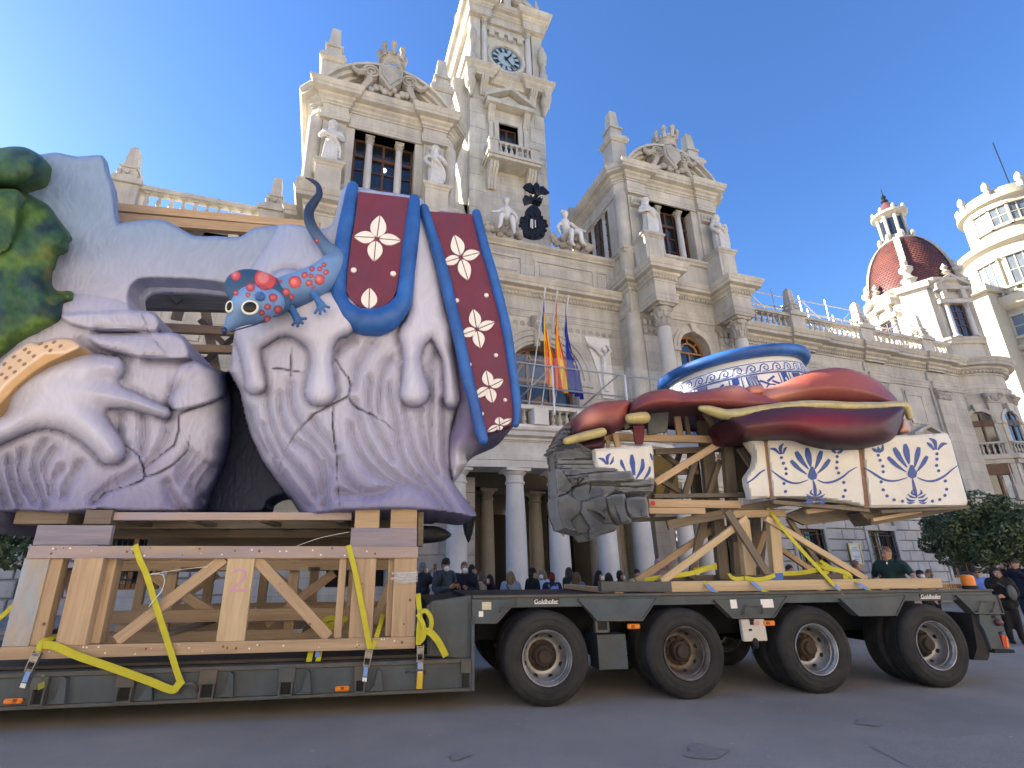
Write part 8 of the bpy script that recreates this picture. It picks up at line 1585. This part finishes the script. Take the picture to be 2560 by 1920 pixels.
    for e in (-1, 1):
        t.append(([L(e*.12, 0, 1.43), S[e], E[e]]+([E[e]*.5+Wr[e]*.5, Wr[e]*.95+E[e]*.05] if sleeve else []), [q*k for q in ((.075, .080, .064, .058, .046) if sleeve else (.072, .078, .070))]) if sleeve else ([L(e*.12, 0, 1.43), S[e], S[e]*.25+E[e]*.75], [q*k for q in (.072, .076, .066)]))
    t += [([L(0, 0, .86), L(0, 0, 1.02), L(0, .0, 1.2), L(0, -.01, 1.42)], [q*k for q in (.158, .150, .150, .108)]), ([L(-.12, 0, 1.33), L(.12, 0, 1.33)], [.122*k, .122*k]), ([L(-.1, 0, .92), L(.1, 0, .92)], [.135*k, .135*k]), ([L(-.09, 0, 1.12), L(.09, 0, 1.12)], [.125*k, .125*k]), ([L(0, -.02, 1.45), L(0, -.01, 1.49)], [.078*k, .068*k])]
    capsule_body(t, 'top', top, r_, .022*k)
    capsule_body([([L(e*.09, 0, .92), L(e*.10, .01, .5), L(e*.10, -.01, .12)], [q*k for q in (.105, .080, .062)]) for e in (-1, 1)]+[([L(-.07, 0, .92), L(.07, 0, .92)], [.12*k, .12*k])], 'trousers', leg, r_, .03*k)
    for e in (-1, 1): m = MB(); m.ell(L(e*.105, .05, .045), (.05*k, .135*k, .05*k), 10, 7, (Rr, F, np.array([0, 0, 1]))); m.part('shoe', mat('shoe_dark', (.02, .02, .022), .6), r_, True)
    hm = mat('hair_'+hair, HAIRC[hair], .6, var=.3, vs=18, bump=.5, bs=50); m = MB()
    if cut != 'shaved':
        m.ell(HL(0, -.022, .045), (.088*k, .092*k, .098*k), 16, 11, (R2, F3, U2)); m.ell(HL(0, -.055, -.015), (.082*k, .06*k, .085*k), 14, 9, (R2, F3, U2))
        rr = random.Random(int(px*7))
        for i in range(26): a = rr.uniform(0, 6.28); q = rr.uniform(.2, 1); m.ell(HL(.075*q*math.cos(a), -.02+.075*q*math.sin(a), .05+.085*math.sqrt(max(0, 1-q*q))+rr.uniform(-.005, .006)), (.022*k, .022*k, .016*k), 6, 4, (R2, F3, U2))
    else: m.ell(HL(0, -.016, .034), (.083*k, .083*k, .104*k), 14, 9, (R2, F3, U2))
    ln = {'short': 0, 'bob': .20, 'long': .42, 'shaved': 0, 'hat': 0}[cut]
    if ln:
        for i in range(22):
            a = rad(-200+220*i/21); x, y = .085*math.cos(a), -.02+.085*math.sin(a)*1.0; w_ = rr.uniform(.7, 1.3)
            m.tube([HL(x*.8, y*.8, .08), HL(x*1.08, y*1.08, -.02), HL(x*1.2*w_*.9, y*1.25, -ln*.55), HL(x*1.05*w_, y*1.15-.01, -ln*rr.uniform(.85, 1.05))], [.026*k, .028*k, .026*k, .012*k], 6)
    m.part('hair', hm, r_, True)
    if cut == 'hat': m = MB(); m.ell(HL(0, -.01, .085), (.098*k, .10*k, .075*k), 16, 9, (R2, F3, U2)); m.lathe([(.098*k, .04*k), (.104*k, .055*k), (.098*k, .075*k)], 16, hc, ax=(R2, F3, U2)); m.part('hat', cloth('hat'+hair, HAIRC[hair]), r_, True)
    for e in (-1, 1): m = MB(); m.ell(HL(e*.031, .080, .022), (.013*k, .007*k, .007*k), 8, 6, (R2, F3, U2)); m.part('eye', EYE, r_, True)
    if mask:
        m = MB(); m.ell(HL(0, .066, -.042), (.056*k, .062*k, .060*k), 14, 9, (R2, F3, U2))
        for e in (-1, 1): m.tube([HL(e*.05, .06, -.03), HL(e*.078, .0, -.005)], .004*k, 5)
        m.part('mask', MASK, r_, True)
    else: m = MB(); m.ell(HL(0, .094, -.062), (.024*k, .008*k, .008*k), 8, 6, (R2, F3, U2)); m.part('mouth', LIP, r_, True)
    r_['_k'] = 0; del r_['_k']
    return dict(L=L, HL=HL, k=k, W=Wr, root=r_, F=F, R=Rr)
def phone(label, p, up=(0, 0, 1), n=(0, -1, 0)):
    u = np.array(up, float); u /= np.linalg.norm(u); n = np.array(n, float); n = n-(n@u)*u; n /= np.linalg.norm(n); s = np.cross(n, u); m = MB(); c = np.array(p)
    m.add([c+s*.037*a+u*.075*b+n*.005*d for d in (-1, 1) for a, b in ((-1, -1), (1, -1), (1, 1), (-1, 1))], [(3, 2, 1, 0), (4, 5, 6, 7), (0, 1, 5, 4), (1, 2, 6, 5), (2, 3, 7, 6), (3, 0, 4, 7)]); tag(m.part('phone', mat('phone_black', (.012, .012, .014), .2)), label, 'phone')
def backpack(label, q, col, n):
    m = MB(); L, k = q['L'], q['k']; m.ell(L(0, -.20, 1.20), (.15*k, .09*k, .22*k), 14, 10, (q['R'], q['F'], np.array([0, 0, 1]))); m.ell(L(0, -.25, 1.12), (.11*k, .06*k, .11*k), 12, 8, (q['R'], q['F'], np.array([0, 0, 1])))
    for e in (-1, 1): m.tube([L(e*.11, -.15, 1.38), L(e*.12, .02, 1.48), L(e*.14, .13, 1.34), L(e*.17, .10, 1.12), L(e*.15, -.12, 1.04)], .022*k, 6)
    tag(m.part('backpack', cloth(n, col), None, True), label, 'backpack')
navy, jean = cloth('navy', (.010, .014, .030)), cloth('jeans', (.03, .05, .10)); blk = cloth('black', (.010, .010, .011))
D1 = 10.6
a = person('man in dark jacket partly hidden behind the right end of the timber crate', 1058, 1417, 11.2, 60, cloth('charcoal', (.022, .024, .028)), blk, 'grey', 'short', True, 'photo', H0=1.68)
phone('black phone held up by the man half hidden behind the crate', a['W'][1]+np.array([0, 0, .13]))
a = person('young man in quilted grey-blue jacket and white mask looking down at his phone', 1113, 1396, 10.2, 160, cloth('slate', (.045, .065, .085)), jean, 'black', 'short', True, 'phone', 15, 26)
phone('black phone in the hands of the man in the grey-blue jacket', (a['W'][1]+a['W'][-1])/2+a['F']*.07+np.array([0, 0, .06]), (0, 0, 1), -a['F']); backpack('black backpack worn by the man in the grey-blue jacket', a, (.012, .012, .014), 'bagblack')
a = person('bald man in navy jacket and white mask holding a phone', 1161, 1404, 10.6, 205, navy, blk, 'shaved', 'shaved', True, 'phone', -20, 8, build=1.12)
phone('dark phone in the hand of the bald man in navy', a['W'][1]+a['F']*.05+np.array([0, 0, .08]), (0, 0, 1), -a['F'])
person('dark-haired man mostly hidden behind the bald man', 1180, 1412, 11.6, 100, blk, blk, 'black', 'short', False)
a = person('woman in beige coat and patterned scarf beside the bald man', 1204, 1429, 11.0, 300, cloth('beige', (.33, .26, .18)), blk, 'light', 'bob', False, 'down')
m = MB(); m.lathe([(.10, 0), (.125, .03), (.12, .07), (.09, .10)], 14, a['L'](0, .01, 1.42)); tag(m.part('scarf', cloth('scarf', (.05, .045, .04)), None, True), 'dark patterned scarf round the neck of the woman in beige', 'scarf')
p = tp(1190, 1478, -5.2); m = MB(); m.box(p[0]-.14, p[0]+.14, p[1]-.06, p[1]+.06, .72, 1.10); m.tube([(p[0]-.07, p[1], 1.10), (p[0]-.05, p[1], 1.25), (p[0]+.05, p[1], 1.25), (p[0]+.07, p[1], 1.10)], .008, 5); tag(m.part('shopping_bag', mat('red_bag', (.60, .03, .035), .5)), 'bright red shopping bag between the bald man and the woman in beige', 'bag')
person('woman in dark purple coat with long dark hair and mask', 1224, 1437, 11.2, 250, cloth('plum', (.030, .012, .026)), blk, 'black', 'long', True)
a = person('woman with blonde bob in pale denim jacket seen from behind', 1276, 1429, 11.0, 20, cloth('paledenim', (.28, .38, .52)), jean, 'fair', 'bob', False)
m = MB(); m.tube([a['L'](-.12, -.13, 1.42), a['L'](.0, -.16, 1.25), a['L'](.17, -.14, 1.02), a['L'](.2, -.08, .9)], .014, 6); m.ell(a['L'](.22, -.06, .82), (.06, .13, .13), 10, 8); tag(m.part('shoulder_bag', cloth('tan', (.12, .08, .05)), None, True), 'brown shoulder bag of the woman in pale denim', 'bag')
person('person in black hoodie and black hat facing the blonde woman', 1330, 1421, 10.9, 80, blk, blk, 'hat', 'hat', False, 'fold')
person('fair-haired woman in white blouse and white mask', 1356, 1425, 11.6, 235, cloth('white', (.68, .68, .69)), jean, 'fair', 'long', True, 'fold')
a = person('person with dyed red hair and dark denim jacket seen from behind', 1379, 1432, 11.0, 10, cloth('darkdenim', (.018, .035, .075)), blk, 'red', 'short', False)
backpack('lilac backpack worn by the red-haired person', a, (.30, .32, .62), 'baglilac')
person('tall dark-haired person in dark green coat behind the lilac backpack', 1421, 1419, 11.8, 330, cloth('bottle', (.012, .028, .024)), blk, 'brown', 'long', False)
a = person('woman with long fair streaked hair and grey sweater turning right', 1441, 1431, 10.9, 70, cloth('greyknit', (.15, .18, .215)), jean, 'light', 'long', True, 'down')
backpack('black and white patterned backpack of the woman with long fair hair', a, (.03, .03, .04), 'bagpattern')
person('dark-haired woman all in black with white mask, standing alone by the porch', 1497, 1427, 10.9, 150, blk, blk, 'black', 'long', True)
person('dark-haired woman in grey cardigan, her hair in a bob, behind the rock', 1521, 1432, 11.6, 60, cloth('cardigan', (.07, .07, .075)), blk, 'brown', 'bob', True)
person('dark-haired man in black top with lowered mask behind the base beam', 1549, 1427, 11.4, 110, blk, blk, 'black', 'short', True)
person('dark-haired person with pale yellow collar behind the base beam', 1592, 1424, 12.0, 200, cloth('paleyellow', (.45, .43, .25)), blk, 'black', 'short', False)
a = person('woman in pink cap and pink coat photographing through the timber braces', 1646, 1399, 11.0, 195, cloth('pinkcoat', (.42, .26, .26)), jean, 'pink', 'hat', False, 'photo')
phone('black phone raised by the woman in the pink cap', a['W'][1]+np.array([0, 0, .09])+a['F']*.04)
person('dark curly head showing between the pale posts of the timber stand', 1972, 1412, 11.5, 190, navy, blk, 'brown', 'short', False)
a = person('short-haired man in dark green polo shirt resting a hand on the beam', 2216, 1367, 10.9, 262, cloth('greenpolo', (.018, .044, .036)), jean, 'shaved', 'shaved', False, ('reach', 'hip'), 15, 4, sleeve=False, build=1.14, lean=3)
m = MB(); m.lathe([(.062, 0), (.078, .02), (.08, .045), (.066, .07)], 14, a['L'](0, .01, 1.44)); m.part('collar', cloth('greenpolo2', (.016, .040, .032)), a['root'], True); m = MB(); m.ell(a['L'](0, .075, 1.43), (.035, .02, .035), 8, 6); m.part('undershirt', MATS['cloth_white'], a['root'], True)
person('bald man in black sleeves bending behind the pale brace', 2127, 1400, 11.6, 120, blk, blk, 'shaved', 'shaved', False, 'reach', lean=6)
person('woman in hat and mask standing low behind the rack, before the stone wall', 2297, 1426, 13.0, 200, cloth('dkgrey', (.03, .03, .034)), blk, 'hat', 'hat', True)
person('brown-haired person in dark blue looking away from the rack', 2320, 1424, 13.6, 320, cloth('blue2', (.03, .04, .09)), blk, 'light', 'short', False)
a = person('man in blue shirt and dark sunglasses behind the amber beacon', 2437, 1420, 11.4, 230, cloth('sky', (.16, .26, .62)), jean, 'brown', 'short', False)
m = MB()
for e in (-1, 1): m.ell(a['HL'](e*.034, .092, .02), (.026, .01, .018), 10, 6, (a['R'], a['F'], np.array([0, 0, 1])))
m.tube([a['HL'](-.08, .0, .025), a['HL'](-.05, .092, .025), a['HL'](.05, .092, .025), a['HL'](.08, .0, .025)], .005, 5); tag(m.part('sunglasses', mat('dark_lens', (.008, .008, .009), .08), None, True), 'dark sunglasses on the man in the blue shirt', 'sunglasses')
a = person('woman in black with white mask and grey bag walking beside the trailer end', 2487, 1418, 10.7, 225, blk, blk, 'black', 'bob', True, ('fold', 'photo'), lean=-3)
m = MB(); m.ell(a['L'](-.1, .2, 1.15), (.11, .07, .16), 10, 8); m.tube([a['L'](.12, .05, 1.45), a['L'](0, .15, 1.3), a['L'](-.1, .2, 1.2)], .014, 6); tag(m.part('shoulder_bag', cloth('bag_grey', (.10, .11, .11)), None, True), 'grey bag held by the woman in black', 'bag')
a = person('man in quilted navy jacket taking a photograph behind the woman in black', 2535, 1398, 13.2, 285, navy, cloth('navy2', (.014, .018, .036)), 'brown', 'short', False, 'photo', build=1.12)
phone('phone held up by the man in the quilted navy jacket', a['W'][-1]+np.array([0, 0, .10])+a['F']*.04, (0, 0, 1), -a['F'])
